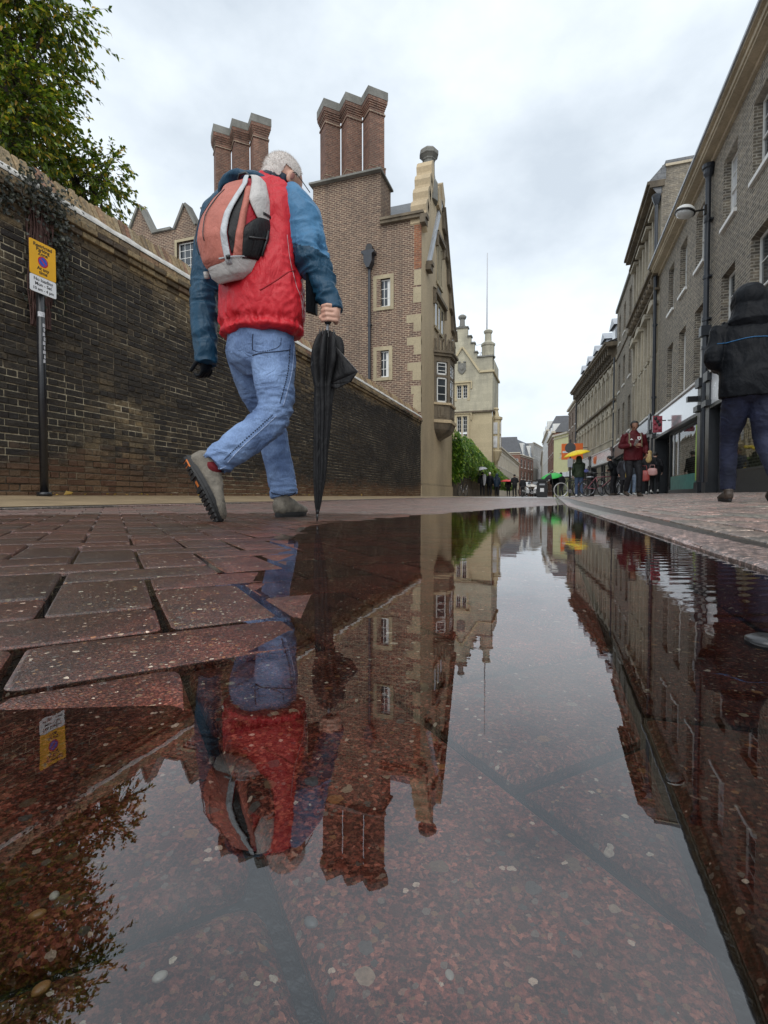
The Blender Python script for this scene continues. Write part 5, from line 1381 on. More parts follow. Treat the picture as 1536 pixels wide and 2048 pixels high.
def tree(base, lean, clumps, n_twigs, leaves_per, label, L=.085, spread=.55):
    o = empty('tree', base, label=label, cat='tree', group='trees behind the brick wall')
    tb = MB(); top = Vector(clumps[0][0]) - base
    trunk = [Vector((0, 0, 0)), Vector((.05, .02, 1.6)), Vector((.0, .1, 3.2)), top*.6 + Vector((0, 0, 1.2)), top]
    rows = catmull([(*p, r) for p, r in zip(trunk, (.20, .17, .14, .10, .04))], 16)
    tb.tube([q[:3] for q in rows], [q[3] for q in rows], 10)
    tb.build('trunk', M_bark, o, True)
    V = []; F = []; br = MB()
    for c, rad in clumps:
        c = Vector(c) - base; rad = Vector(rad)
        st = trunk[3] + (top-trunk[3])*tr_.uniform(0, .7)
        br.tube([st, st*.5+c*.5+rv(tr_)*.25, c], [.05, .03, .014], 6)
        nn = int(n_twigs*(rad.x*rad.y*rad.z)**.55)
        for t in range(nn):
            u = rv(tr_).normalized() * tr_.uniform(.25, 1.0)**.6
            # uneven outline
            q = 1 + .35*noise.noise(Vector((u.x*2+c.x, u.y*2+c.y, u.z*2)))
            e = c + Vector((u.x*rad.x, u.y*rad.y, u.z*rad.z))*q
            dirv = (e-c).normalized() + Vector((0, 0, -.25)) + rv(tr_)*.5; dirv.normalize()
            ln = tr_.uniform(.18, spread)
            p1 = e; p2 = e + dirv*ln
            if tr_.random() < .6: br.tube([p1 - dirv*ln*.5, p1, p2], [.007, .005, .002], 4, False)
            for l in range(leaves_per):
                f = tr_.random(); pp = p1 + (p2-p1)*f + rv(tr_)*.03
                d = (dirv + rv(tr_)*.9 + Vector((0, 0, -.3))).normalized()
                nn_ = (Vector((0, 0, 1)) + rv(tr_)*.8).normalized()
                leaf(V, F, pp, d, nn_, L*tr_.uniform(.6, 1.25), L*.6*tr_.uniform(.7, 1.1))
    br.build('limb', M_bark, o, True)
    MB().add(V, F).build('crown', M_leaf, o, False)
    return o
def C(x, y, Y, a, b=None, c=None): p = at(x, y, Y); return (p, (a, b or a*.8, c or a*.85))
tree(Vector((-9.3, 6.3, 0)), 0, [C(20, 60, 9, 1.0), C(60, 110, 9.2, .75, .8, .55), C(10, 190, 8.8, .95), C(-90, 120, 9.2, 1.1), C(100, 30, 9, .48, .6, .45), C(40, 250, 8.8, .62), C(-40, 300, 8.6, .8), C(-150, 0, 9, 1.2),
      C(-60, -60, 8.6, 1.1), C(40, -40, 8.8, .8, .8, .6), C(70, 200, 9, .42, .5, .3), C(-60, 230, 9, .8)], 235, 15, 'dense green tree crowding over the wall in the upper left corner', .10)
tree(Vector((-8.3, 9.5, 0)), 0, [C(120, 305, 10.2, .5, .5, .4), C(60, 320, 9.8, .85), C(165, 350, 10.4, .55, .5, .4), C(205, 345, 10.6, .50, .5, .26), C(0, 340, 9.6, 1.0), C(110, 245, 10.4, .30, .4, .3), C(205, 385, 10.4, .38, .5, .34), C(145, 385, 10.2, .6), C(225, 322, 10.8, .30, .3, .12),
      C(50, 240, 10, .55)], 200, 13, 'lighter yellow green tree reaching out above the coping beyond the first tree', .10, .45)

# withered climber on the wall above the parking sign
iv = empty('dead_ivy', (WR, 3.9, 2.0), label='withered dark ivy clinging to the wall above the parking sign', cat='climber')
st = MB(); V = []; F = []
for k in range(46):
    y = tr_.uniform(-.12, .12); pts = []
    for q in range(9):
        z = -.1 + q*.17; y += tr_.uniform(-.025, .03)*(1 if q else 0); pts.append((.012+tr_.uniform(0, .05), y, z))
    st.tube(pts, [.006]*9, 4, False)
st.build('stem', M_twig, iv)
for k in range(1150):
    q = tr_.random()
    if q < .55: y, z = tr_.gauss(.02, .17), tr_.gauss(1.28, .12)
    elif q < .8: y, z = tr_.gauss(.20, .07), tr_.uniform(.4, 1.2)
    elif q < .9: y, z = tr_.gauss(-.34, .07), tr_.gauss(1.12, .1)
    else: y, z = tr_.gauss(.1, .14), tr_.uniform(.1, 1.2)
    leaf(V, F, Vector((.02+tr_.uniform(0, .09), y, z)), (Vector((.3, 0, -.8))+rv(tr_)*.7).normalized(), (Vector((1, 0, .2))+rv(tr_)*.6).normalized(), .05*tr_.uniform(.5, 1.2), .04)
MB().add(V, F).build('foliage', M_dead, iv)

# creeper over the low stone wall
cr = empty('creeper', (WR, 26.7, 0), label='bright green creeper billowing over the low wall below the stepped gable', cat='climber')
V = []; F = []
core = MB()
prf = [(0, 3.5), (3, 3.75), (6, 3.6), (10, 3.3), (14, 3.05), (19, 2.75), (24, 2.5), (30, 2.3), (33, 1.2)]
for k in range(15000):
    t = tr_.random()**1.15*33; top = interp(prf, t) + .35*noise.noise(Vector((t*.7, 0, 0))); bot = 1.45 - .55*min(1, t/16) + .2*noise.noise(Vector((t, 5, 0)))
    f = tr_.random(); z = bot + (top-bot)*f
    bulge = .62*math.sin(PI*min(1, f*.9+.08))**.7 * (1+.5*noise.noise(Vector((t*.9, z*1.1, 2))))
    x = bulge*tr_.uniform(.55, 1.05)
    if k % 12 == 0: t = tr_.uniform(-.12, .1); x = tr_.uniform(-.25, .62)*math.sin(PI*min(1, f*.9+.08))**.5
    S = .17 if t < 14 else .24
    leaf(V, F, Vector((x, t, z)), (Vector((.5, 0, -.8))+rv(tr_)*.6).normalized(), (Vector((.9, -.3, .6))+rv(tr_)*.5).normalized(), S*tr_.uniform(.6, 1.2), S*.75)
MB().add(V, F).build('foliage', M_creep, cr)
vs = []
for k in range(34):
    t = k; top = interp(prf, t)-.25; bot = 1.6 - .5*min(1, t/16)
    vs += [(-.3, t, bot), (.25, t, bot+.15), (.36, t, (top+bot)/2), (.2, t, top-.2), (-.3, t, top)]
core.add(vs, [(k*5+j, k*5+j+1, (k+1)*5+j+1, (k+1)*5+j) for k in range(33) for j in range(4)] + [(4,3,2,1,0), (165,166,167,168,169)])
core.build('inner_mass', leaf_mat('shaded creeper mass', [(0, (.03,.08,.014)), (1, (.05,.10,.02))]), cr)  # filler hull; the shade deep in the creeper is put into its dark green

# fallen leaves along the foot of the wall
M_fall = leaf_mat('fallen leaf', [(0, (.25,.14,.03)), (.5, (.42,.28,.06)), (1, (.30,.10,.03))])
for k in range(46):
    y = 3.2 + (tr_.random()**1.3)*15; x = WR + tr_.uniform(.04, .35)
    V = []; F = []; Lf = tr_.uniform(.03, .06)
    leaf(V, F, Vector((0, 0, 0)), Vector((tr_.uniform(-1, 1), tr_.uniform(-1, 1), .35)).normalized(), Vector((tr_.uniform(-.4, .4), 0, 1)).normalized(), Lf, Lf*.8)
    if k == 0: y = 3.95; x = WR+.25; V, F = [], []; leaf(V, F, Vector((0, 0, 0)), Vector((.2, .8, .35)).normalized(), Vector((.5, 0, 1)).normalized(), .11, .08)
    o = MB().add(V, F).build('fallen_leaf', M_fall, None); o.location = (x, y, ground(x, y)+.012)
    if k == 0: tag(o, 'large curled yellow leaf on the footway right of the sign post', 'leaf')
    else: tag(o, 'small yellow brown leaf lying along the foot of the brick wall', 'leaf', 'fallen leaves along the wall foot')


# ------------------------------------------------------------------ parking sign and post
SP = empty('parking_sign', (-4.96, 3.745, ground(-4.96, 3.745)), label='yellow and white restricted parking zone sign on a scuffed black post by the wall', cat='sign')
zg = SP.location.z
m = MB(); m.tube([(0, 0, 0), (0, 0, 2.55-zg)], .038, 16); m.tube([(0, 0, 0), (0, 0, .04)], .07, 16); m.build('post', plain('scuffed black post paint', (.014,.014,.016), .3, .4, 14, bscale=30, bdist=.001), SP, True)
M_scuff = plain('torn sticker paper', (.50,.50,.52), .7, .35, 60, bdist=.001)
m = MB()
def wrap(z0, z1, a0, a1, r=.0392):
    n = 6; vs = []
    for i in range(n+1):
        w = a0+(a1-a0)*i/n; vs += [(r*math.cos(w), r*math.sin(w), z0), (r*math.cos(w), r*math.sin(w), z1)]
    m.add(vs, [(2*i, 2*i+2, 2*i+3, 2*i+1) for i in range(n)])
wrap(1.93-zg, 1.98-zg, -1.3, .5); 
for k in range(9):
    z = 1.47+k*.045; wrap(z-zg, z+.035-zg, -.25+.2*(k % 2), .35+.1*(k % 3))
m.build('sticker', M_scuff, SP)
M_yelsign = plain('sign yellow', (.80,.42,.018), .45, .07, 8, bdist=0)
M_signwhite = plain('sign white', (.78,.79,.80), .45, .05, 8, bdist=0)
M_ink = plain('sign black print', (.015,.015,.017), .5, .1, 8, bdist=0)
M_sblue = plain('sign blue', (.02,.09,.50), .4, .08, 8, bdist=0)
M_sred = plain('sign red', (.50,.02,.03), .4, .08, 8, bdist=0)
# plate plane faces +r; local text x runs along +s
PW = .275
RT = Matrix.Rotation(PI/2, 4, 'Z') @ Matrix.Rotation(PI/2, 4, 'X')      # text x->+y, y->+z, normal->+x
def rrect(w, z0, z1, r, x0, x1, mb):
    pts = []
    for cx, cz, a0 in ((w/2-r, z1-r, 0), (-w/2+r, z1-r, 90), (-w/2+r, z0+r, 180), (w/2-r, z0+r, 270)):
        for q in range(5): a = math.radians(a0+90*q/4); pts.append((cx+r*math.cos(a), cz+r*math.sin(a)))
    n = len(pts); mb.add([(x0, p[0], p[1]) for p in pts]+[(x1, p[0], p[1]) for p in pts], [tuple(range(n-1, -1, -1)), tuple(range(n, 2*n))]+[(i, (i+1) % n, (i+1) % n+n, i+n) for i in range(n)])
zt, zm, zb_ = 2.665-zg, 2.322-zg, 2.155-zg
for nm, a, b_, mt in (('yellow_plate', zm+.002, zt, M_yelsign), ('white_plate', zb_, zm-.002, M_signwhite)):
    m = MB(); rrect(PW, a, b_, .016, .044, .048, m); m.build(nm, mt, SP)
m = MB(); m.box((.0, -.07, zm+.1), (.044, .07, zm+.13)); m.box((0, -.07, zb_+.06), (.044, .07, zb_+.09)); m.build('clamp', M_lead, SP)
def text(body, size, z, parent, mat, x=.0485, bold=.0013, y=0.0, R=RT, sx=1):
    cu = bpy.data.curves.new('t', 'FONT'); cu.body = body; cu.size = size; cu.align_x = 'CENTER'; cu.align_y = 'CENTER'; cu.offset = bold; cu.extrude = .0004; cu.resolution_u = 3
    o = bpy.data.objects.new('t', cu); scene.collection.objects.link(o)
    dg = bpy.context.evaluated_depsgraph_get(); dg.update()
    me = bpy.data.meshes.new_from_object(o.evaluated_get(dg)); bpy.data.objects.remove(o); bpy.data.curves.remove(cu)
    me.transform(R @ Matrix.Diagonal((sx, 1, 1, 1))); me.materials.clear(); me.materials.append(mat)
    t = bpy.data.objects.new('lettering', me); link(t, parent); t.location = (x, y, z); return t
for body, sz, z in (('Restricted', .047, 2.625), ('Parking', .047, 2.587), ('Zone', .047, 2.549), ('At any', .047, 2.402), ('time', .047, 2.362)):
    text(body, sz, z-zg, SP, M_ink)
for body, sz, z in (('No loading', .045, 2.285), ('Mon - Sat', .045, 2.240), ('10 am - 4 pm', .041, 2.192)): text(body, sz, z-zg, SP, M_ink, bold=.0009)
def disc(r, x, mat, name, z):
    m = MB(); n = 28; m.add([(x, r*math.cos(2*PI*k/n), z+r*math.sin(2*PI*k/n)) for k in range(n)], [tuple(range(n))]); return m.build(name, mat, SP)
disc(.054, .0487, M_sred, 'red_ring', 2.476-zg); disc(.042, .0492, M_sblue, 'blue_disc', 2.476-zg)
m = MB(); M = Matrix.Translation((0, 0, 2.476-zg)) @ Matrix.Rotation(-PI/4, 4, 'X'); m.add([M @ Vector(q) for q in ((.0496, -.046, -.006), (.0496, .046, -.006), (.0496, .046, .006), (.0496, -.046, .006))], [(0,1,2,3)]); m.build('red_bar', M_sred, SP)

# ------------------------------------------------------------------ bicycles, bollards, bin, sign pole, car
M_rub = plain('tyre rubber', (.015,.015,.015), .7, .2, 9); M_steel = plain('bright steel', (.5,.5,.52), .25, .1, 9, metallic=.8)
def bicycle(pos, rz, lean, fmat, label, tyre=None, group='bicycles parked along the footway'):
    o = empty('bicycle', (pos[0], pos[1], ground(*pos)), rz, label=label, cat='bicycle', group=group)
    o.rotation_euler = (lean, 0, rz)
    R = .34
    for x in (-.52, .52):
        m = MB(); seg = 28; ring = []
        m.tube([(x+R*math.cos(2*PI*k/seg), 0, R+R*math.sin(2*PI*k/seg)*.97) for k in range(seg+1)], .02, 6, False)
        w = m.build('wheel', tyre or M_rub, o, True)
        m = MB(); m.tube([(x+(R-.03)*math.cos(2*PI*k/seg), 0, R+(R-.03)*math.sin(2*PI*k/seg)) for k in range(seg+1)], .008, 4, False)
        for k in range(12): a = 2*PI*k/12; m.tube([(x, 0, R), (x+(R-.03)*math.cos(a), 0, R+(R-.03)*math.sin(a))], .003, 3, False)
        m.build('spokes', M_steel, w)
    m = MB()
    bb = (-.06, 0, .28); ht = (.38, 0, .82); hb = (.41, 0, .70); stt = (-.2, 0, .78)
    for a, b_ in ((bb, hb), (stt, ht), (bb, stt), (stt, (-.52, .0, R)), (bb, (-.52, 0, R)), (hb, (.52, 0, R)), (ht, hb)): m.tube([a, b_], .017, 6)
    m.build('frame', fmat, o, True)
    m = MB(); m.tube([ht, (.36, 0, .98)], .014, 6); m.tube([(.30, -.27, 1.0), (.38, -.1, 1.01), (.38, .1, 1.01), (.30, .27, 1.0)], .014, 6); m.build('handlebar', M_black, o, True)
    m = MB(); m.tube([stt, (-.23, 0, .92)], .013, 6); m.ell((-.25, 0, .95), (.14, .07, .035), None, 10, 6); m.build('saddle', M_black, o, True)
    m = MB(); m.lathe([(.09, -.01), (.09, .01)], (0, 0, 0), 12, Matrix.Translation((-.06, -.04, .28)) @ Matrix.Rotation(PI/2, 4, 'X')); m.tube([(-.06, -.1, .28), (.06, -.1, .16)], .01, 5); m.build('crank', M_steel, o)
    return o
M_bred = plain('dusty pink bike paint', (.30,.10,.12), .35, .2, 8); M_bblk = plain('black bike paint', (.02,.02,.022), .3, .2, 8); M_bsil = plain('silver bike paint', (.38,.38,.40), .3, .2, 8, metallic=.5)
M_wt = plain('pale tyre', (.55,.55,.55), .6, .15, 9)
bicycle((.75, 25.6), .45, .10, M_bblk, 'black bicycle with a pale front tyre left of the yellow umbrella', M_wt)
bicycle((1.35, 25.2), .9, -.12, M_bred, 'pink bicycle leaning behind the person with the yellow umbrella')
bicycle((1.80, 22.6), .25, .14, M_bred, 'dusty pink bicycle just right of the black bollard')
bicycle((2.15, 22.9), 1.0, -.1, M_bblk, 'black bicycle turned away next to the pink bicycle')
bicycle((2.5, 23.6), 1.2, .1, M_bsil, 'silver bicycle farthest right in the parked row')
bicycle((-4.78, 27.4), PI/2-.15, .14, M_bblk, 'dark bicycle leaning on the low stone wall under the creeper', group='')
bicycle((-1.2, 31), .3, .1, M_bsil, 'silver bicycle beside the dark litter bin')
bl = empty('bollard', (1.42, 22.65, ground(1.42, 22.65)), label='thick black bollard between the yellow umbrella and the pink bicycle', cat='bollard')
m = MB(); m.lathe([(.17, 0), (.17, .1), (.14, .14), (.135, .92), (.155, .95), (.155, 1.0), (.12, 1.04), (.02, 1.06)], seg=16); m.build('shaft', M_black, bl, True)
m = MB(); m.lathe([(.143, .78), (.143, .84)], seg=16); m.build('band', M_lead, bl, True)
bn = empty('litter_bin', (-.62, 28.6, ground(-.62, 28.6)), label='squat black litter bin with a pale plate left of the green umbrella', cat='bin')
m = MB(); m.box((-.27, -.25, 0), (.27, .25, .8)); m.box((-.22, -.2, .8), (.22, .2, .88)); m.build('body', M_black, bn)
m = MB(); m.box((-.31, -.29, .88), (.31, .29, .98)); m.build('lid', M_black, bn); MB().box((-.1, -.26, .3), (.1, -.251, .5)).build('plate', M_signwhite, bn); MB().box((-.14, -.26, .66), (.14, -.252, .74)).build('slot_plate', M_lead, bn)
ps = empty('road_sign', (.78, 28.0, ground(.78, 28)), label='grey backed round sign on a dark pole behind the yellow umbrella', cat='sign')
MB().tube([(0, 0, 0), (0, 0, 3.0)], .045, 10).build('pole', M_black, ps, True)
m = MB(); m.lathe([(.27, -.012), (.27, .012)], M=Matrix.Translation((0, -.06, 2.55)) @ Matrix.Rotation(PI/2, 4, 'X'), seg=24); m.build('disc', plain('sign back grey', (.05,.055,.06), .5, .2), ps)
MB().box((-.13, -.07, 1.55), (.13, -.05, 2.0)).build('plate', plain('grey plate', (.35,.36,.38), .4, .1), ps)
# white delivery van far off
def car(pos, rz, mat, label, cat='car'):
    o = empty('parked_car', (pos[0], pos[1], ground(*pos)), rz, label=label, cat=cat)
    prof = [(-2.1, .35), (2.1, .35), (2.15, .7), (2.0, .92), (1.15, 1.0), (.55, 1.45), (-1.1, 1.47), (-1.9, 1.02), (-2.15, .85)]
    m = MB(); m.prism(prof, -.84, .84); m.build('body', mat, o)
    m = MB(); m.prism([(1.05, 1.02), (.5, 1.40), (-1.05, 1.42), (-1.7, 1.05)], -.85, .85); m.add([(1.18, -.7, 1.01), (1.18, .7, 1.01), (.58, .62, 1.43), (.58, -.62, 1.43)], [(0,1,2,3)]); m.build('windows', M_glass, o)
    for x in (-1.35, 1.35):
        for y in (-.8, .8):
            m = MB(); m.lathe([(.32, -.1), (.32, .1)], M=Matrix.Translation((x, y, .32)) @ Matrix.Rotation(PI/2, 4, 'X'), seg=16); w = m.build('wheel', M_rub, o)
            m = MB(); m.lathe([(.19, -.11), (.19, .11)], M=Matrix.Translation((x, y, .32)) @ Matrix.Rotation(PI/2, 4, 'X'), seg=12); m.build('rim', M_steel, w)
    for y in (-.6, .6): MB().box((2.12, y-.15, .66), (2.17, y+.15, .8)).build('headlight', M_signwhite, o)
    return o
car((-1.9, 52), -PI/2+.1, plain('white car paint', (.6,.61,.62), .2, .05, coat=.5), 'white car far down the street left of the litter bin')
car((-3.0, 66), -PI/2, plain('dark car paint', (.03,.032,.036), .2, .1, coat=.5), 'dark car behind the white car far down the street')

# ------------------------------------------------------------------ people
M_skin = plain('skin', (.52,.30,.22), .5, .12, 30, bscale=220, bdist=.0006)
M_skin2 = plain('brown skin', (.24,.12,.075), .5, .12, 30, bscale=220, bdist=.0006)
M_eye = plain('eye', (.02,.02,.02), .2, .05, 9, bdist=0)
def cloth(name, col, rough=.5, var=.15, wet=.0, weave=380, wd=.0004, vs=6, crease=.021):
    m = plain(name, col, rough, var, vs, bscale=weave, bdist=0, spec=.25)
    nt = m.node_tree; b = nt.nodes['Principled BSDF']; p = opos(nt)
    cr = nz(nt, mapv(nt, p, (1, 1, .55)), 7.5, 4, .5, dist=1.1)
    cr2 = math_(nt, 'ABSOLUTE', math_(nt, 'SUBTRACT', cr, .5))
    cr3 = math_(nt, 'ABSOLUTE', math_(nt, 'SUBTRACT', nz(nt, mapv(nt, p, (1, 1, .8), loc=(3, 1, 2)), 34, 4, .5, dist=1.0), .5))
    h = math_(nt, 'ADD', math_(nt, 'MULTIPLY', cr2, 1.0), math_(nt, 'ADD', math_(nt, 'MULTIPLY', cr3, .16), math_(nt, 'MULTIPLY', nz(nt, p, weave, 2), .02)))
    bump(nt, b, h, crease)
    return m
def denim(name, col, light):
    m, nt, b = new_mat(name); p = opos(nt)
    n1 = nz(nt, p, 5, 5, .6); n2 = nz(nt, mapv(nt, p, (260, 260, 90)), 1, 2)
    c = mixc(nt, ramp(nt, n1, [(.38, (0,0,0)), (.66, (1,1,1))]), col, light)
    c = mixc(nt, 1, c, ramp(nt, n2, [(.3, (.8,)*3), (.7, (1.15,)*3)]), 'MULTIPLY')
    nt.links.new(c, b.inputs['Base Color']); b.inputs['Roughness'].default_value = .8
    bump(nt, b, math_(nt, 'ADD', n2, math_(nt, 'MULTIPLY', nz(nt, p, 60, 3), .8)), .0012)
    cr = math_(nt, 'ABSOLUTE', math_(nt, 'SUBTRACT', nz(nt, mapv(nt, p, (1, 1, 1.6)), 9, 4, .5, dist=1.0), .5))
    bump(nt, b, math_(nt, 'ADD', cr, math_(nt, 'MULTIPLY', n2, .03)), .018)
    return m
M_denim = denim('washed denim', (.075,.125,.25), (.20,.30,.50))
M_denimd = denim('dark denim', (.004,.007,.022), (.009,.014,.045))
M_redj = cloth('red rain jacket', (.50,.018,.028), .42, .14)
M_blue = cloth('petrol blue sleeve', (.010,.048,.090), .42, .25)
M_bluelt = cloth('light blue yoke', (.055,.17,.31), .45, .14)
M_navy = cloth('navy lining', (.012,.025,.045), .5, .2)
M_blackc = cloth('black rain jacket', (.006,.007,.009), .5, .25)
M_blackc.node_tree.nodes['Principled BSDF'].inputs['Specular IOR Level'].default_value = .1
M_darkc = cloth('dark cloth', (.015,.015,.018), .7, .25)
M_olive = cloth('olive jacket', (.022,.035,.018), .6, .2)
M_maroon = cloth('maroon tracksuit top', (.075,.005,.009), .6, .2)
M_hairw = plain('short white hair', (.70,.65,.61), .85, .2, 60, bscale=420, bdist=.003)
M_hairb = plain('black hair', (.012,.010,.009), .5, .3, 60, bscale=300, bdist=.003)
M_blond = plain('blond hair', (.48,.33,.14), .6, .25, 40, bscale=300, bdist=.003)
M_sole = plain('black lugged rubber', (.012,.012,.012), .6, .2, 20, bdist=.001)
M_shoe = plain('taupe suede and mesh shoe', (.15,.132,.105), .75, .6, 26, bscale=260, bdist=.001)
M_shoed = plain('dark shoe leather', (.05,.035,.025), .5, .25, 18, bdist=.001)
M_shoew = plain('pale trainer', (.6,.6,.58), .6, .12, 18, bdist=.001)
M_or = plain('orange sole insert', (.65,.17,.02), .5, .1, 20, bdist=0)

def ridge(p, f, k=0):
    q = Vector((p.x*f+k, p.y*f, p.z*f))
    w = Vector((noise.noise(q*.7), noise.noise(q*.7+Vector((9, 0, 0))), noise.noise(q*.7+Vector((0, 9, 0)))))*.9
    return 1-abs(noise.noise(q+w))*2.2
def folds(amp=.005, f=9, fine=.0012, zs=1.0, k=0):
    def fn(p, n):
        q = Vector((p.x, p.y, p.z*zs))
        return amp*(ridge(q, f, k)-.5) + fine*noise.noise(q*55)
    return fn
def head_prims(mb, c, R, s=1.0):
    c = Vector(c)
    for o_, r_ in (((0, -.008, .022), (.077, .097, .090)), ((0, .028, -.050), (.056, .062, .062)), ((0, .034, -.008), (.063, .062, .080)), ((0, .103, -.016), (.012, .017, .021)),
                   ((0, .083, .022), (.048, .016, .012)), ((0, .090, -.052), (.022, .012, .010)), ((0, .075, -.090), (.026, .024, .020)), ((.082, -.008, -.012), (.011, .020, .033)), ((-.082, -.008, -.012), (.011, .020, .033)),
                   ((0, -.03, -.045), (.055, .055, .06))):
        mb.ell(c + R @ (Vector(o_)*s), [q*s for q in r_], R, 18, 12)
def limb(mb, pts, rad, lat=(1, 0, 0), n=18, seg=16):
    loft(mb, [(*p, *(r if hasattr(r, '__len__') else (r, r))) for p, r in zip(pts, rad)], lat, n, seg)
def hand_prims(mb, wrist, d, palm_n, curl=.5, s=1.0, side=1):
    """relaxed, slightly curled hand: palm, four unequal fingers, thumb"""
    d = Vector(d).normalized(); n = Vector(palm_n); n = (n - d*n.dot(d)).normalized(); x = d.cross(n)*side
    w = Vector(wrist)
    R = Matrix((x, d, n)).transposed()
    mb.ell(w + d*.048*s, (.040*s, .052*s, .016*s), R, 12, 8)
    for k, (off, ln) in enumerate(((-.028, .066), (-.009, .076), (.010, .071), (.028, .056))):
        p = w + d*.088*s + x*off*s; pts = [p - d*.02*s]; a = 0; q = p
        pts.append(q)
        for seg_ in (.42, .33, .25):
            a += curl*.9; q = q + (d*math.cos(a) + n*math.sin(a))*ln*seg_*s; pts.append(q)
        mb.tube(pts, [.0092*s, .0092*s, .0088*s, .0082*s, .007*s], 8); mb.ell(pts[-1], (.007*s,)*3, None, 8, 6)
    p = w + d*.03*s - x*.03*s; pts = [p, p + (d*.5 - x*.6 + n*.3)*.035*s, p + (d*.9 - x*.55 + n*.6)*.06*s]
    mb.tube(pts, [.012*s, .0105*s, .009*s], 8); mb.ell(pts[-1], (.009*s,)*3, None, 8, 6)

def shoe(parent, M, mat=None, sole=None, L=.30, lugs=False, name='shoe', voxel=.005):
    """M maps the shoe's frame (x right, y toe, z up; origin under the heel) to the person's frame"""
    mat = mat or M_shoe
    mb = MB(); k = L/.30
    rows = [(.0, .012, .052, .030, .040), (.0, .035, .055, .036, .050), (.0, .09, .060, .036, .052), (0, .15, .050, .040, .042), (0, .20, .040, .046, .033), (0, .25, .033, .043, .025), (0, .285, .028, .026, .018)]
    loft(mb, [(x*k, y*k, z*k, a*k, b_*k) for x, y, z, a, b_ in rows], (1, 0, 0), 22, 20)
    limb(mb, [(0, .05*k, .06*k), (0, .052*k, .115*k)], [(.036*k, .042*k), (.040*k, .046*k)], n=6)
    limb(mb, [(0, .10*k, .095*k), (0, .17*k, .078*k)], [(.022*k, .016*k), (.024*k, .012*k)], n=6)
    me = baked(mb, voxel, 2, lambda p, n: .0012*noise.noise(p*90)); me.transform(M)
    o = obj(name, me, mat, parent)
    s = MB(); out = []
    for t in range(26):
        a = 2*PI*t/26; yy = .15+.148*math.sin(a); w = .040 + .010*math.sin((yy-.02)*9) ; w = .036+.012*max(0, math.sin((yy-.05)*PI/.25)) if yy > .05 else .036
        out.append(((w*math.cos(a)*(1 if abs(math.cos(a)) < .99 else 1))*k, yy*k))
    s.prismz(out, 0, .026*k, M); s.prismz([(x*1.06, .15*k+(y-.15*k)*1.02) for x, y in out], .010*k, .020*k, M)
    so = s.build('sole', sole or M_sole, o)
    if lugs:
        g = MB(); rr = random.Random(4)
        for a in range(15):
            for b_ in range(5):
                y = .012+a*.0193; x = -.036+b_*.018; wv = .036+.012*max(0, math.sin((y-.05)*PI/.25)) if y > .05 else .034
                if abs(x) > wv-.004: continue
                if .105 < y < .135: continue
                g.box(((x-.007)*k, (y-.0065)*k, -.006*k), ((x+.007)*k, (y+.0065)*k, .0), M)
        g.build('lug', M_sole, so)
        g = MB(); g.box((-.030*k, .02*k, -.0035*k), (.030*k, .05*k, .001*k), M); g.box((-.012*k, .108*k, -.002*k), (.012*k, .132*k, .001*k), M); g.build('orange_insert', M_or, so)
    # overlays and laces
    g = MB()
    for t in range(5):
        y = (.105+t*.022)*k; g.tube([M @ Vector((-.026*k, y, (.088-t*.006)*k)), M @ Vector((0, y+.004*k, (.100-t*.007)*k)), M @ Vector((.026*k, y, (.088-t*.006)*k))], .0028*k, 5)
    g.build('laces', M_black, o)
    return o
def shoeM(heel, toe, up=(0, 0, 1)):
    h = Vector(heel); d = (Vector(toe)-h).normalized(); u = Vector(up); u = (u - d*u.dot(d)).normalized(); x = d.cross(u)
    R = Matrix((x, d, u)).transposed().to_4x4(); return Matrix.Translation(h) @ R

# ---- the walker in the red jacket with backpack and umbrella
def P(x, y, Y): return at(x, y, Y)
org = Vector((-1.30, 2.10, road(-1.3, 2.1)))
FW = Vector((math.sin(math.radians(8)), math.cos(math.radians(8)), 0)); RT_ = Vector((FW.y, -FW.x, 0)); UP = Vector((0, 0, 1))
walker = empty('person', org, label='white haired man in red and blue rain jacket and jeans striding along the wet street', cat='person')
def W(x, y, Y): return P(x, y, Y) - org
def K(x, y, Y, ra, rb=None): return (*W(x, y, Y), ra, rb if rb is not None else ra)
# body
headc = W(566, 364, 2.42)
Rh = Matrix.Rotation(-math.radians(8+16), 3, 'Z') @ Matrix.Rotation(-math.radians(24), 3, 'X') @ Matrix.Rotation(math.radians(6), 3, 'Y')
mb = MB(); head_prims(mb, headc, Rh, 1.0)
limb(mb, [W(556, 372, 2.42), W(545, 392, 2.43), W(533, 415, 2.42)], [(.060, .066), (.062, .068), (.09, .08)], RT_, 8)
loft(mb, [K(522, 690, 2.36, .14, .11), K(520, 600, 2.36, .13, .10), K(518, 500, 2.38, .15, .10), K(524, 430, 2.40, .16, .09), K(534, 404, 2.42, .09, .07)], RT_, 16, 18)
limb(mb, [W(552, 425, 2.38), W(598, 425, 2.33), W(626, 520, 2.31), W(660, 610, 2.28)], [.05, .055, .045, .030], RT_)
limb(mb, [W(500, 425, 2.42), W(452, 425, 2.50), W(412, 570, 2.48), W(411, 705, 2.42)], [.05, .055, .045, .03], RT_)
limb(mb, [W(548, 700, 2.33), W(552, 822, 2.30), W(425, 925, 2.14)], [.07, .05, .036], RT_)
limb(mb, [W(492, 700, 2.41), W(540, 835, 2.56), W(566, 1000, 2.58)], [.07, .05, .036], RT_)
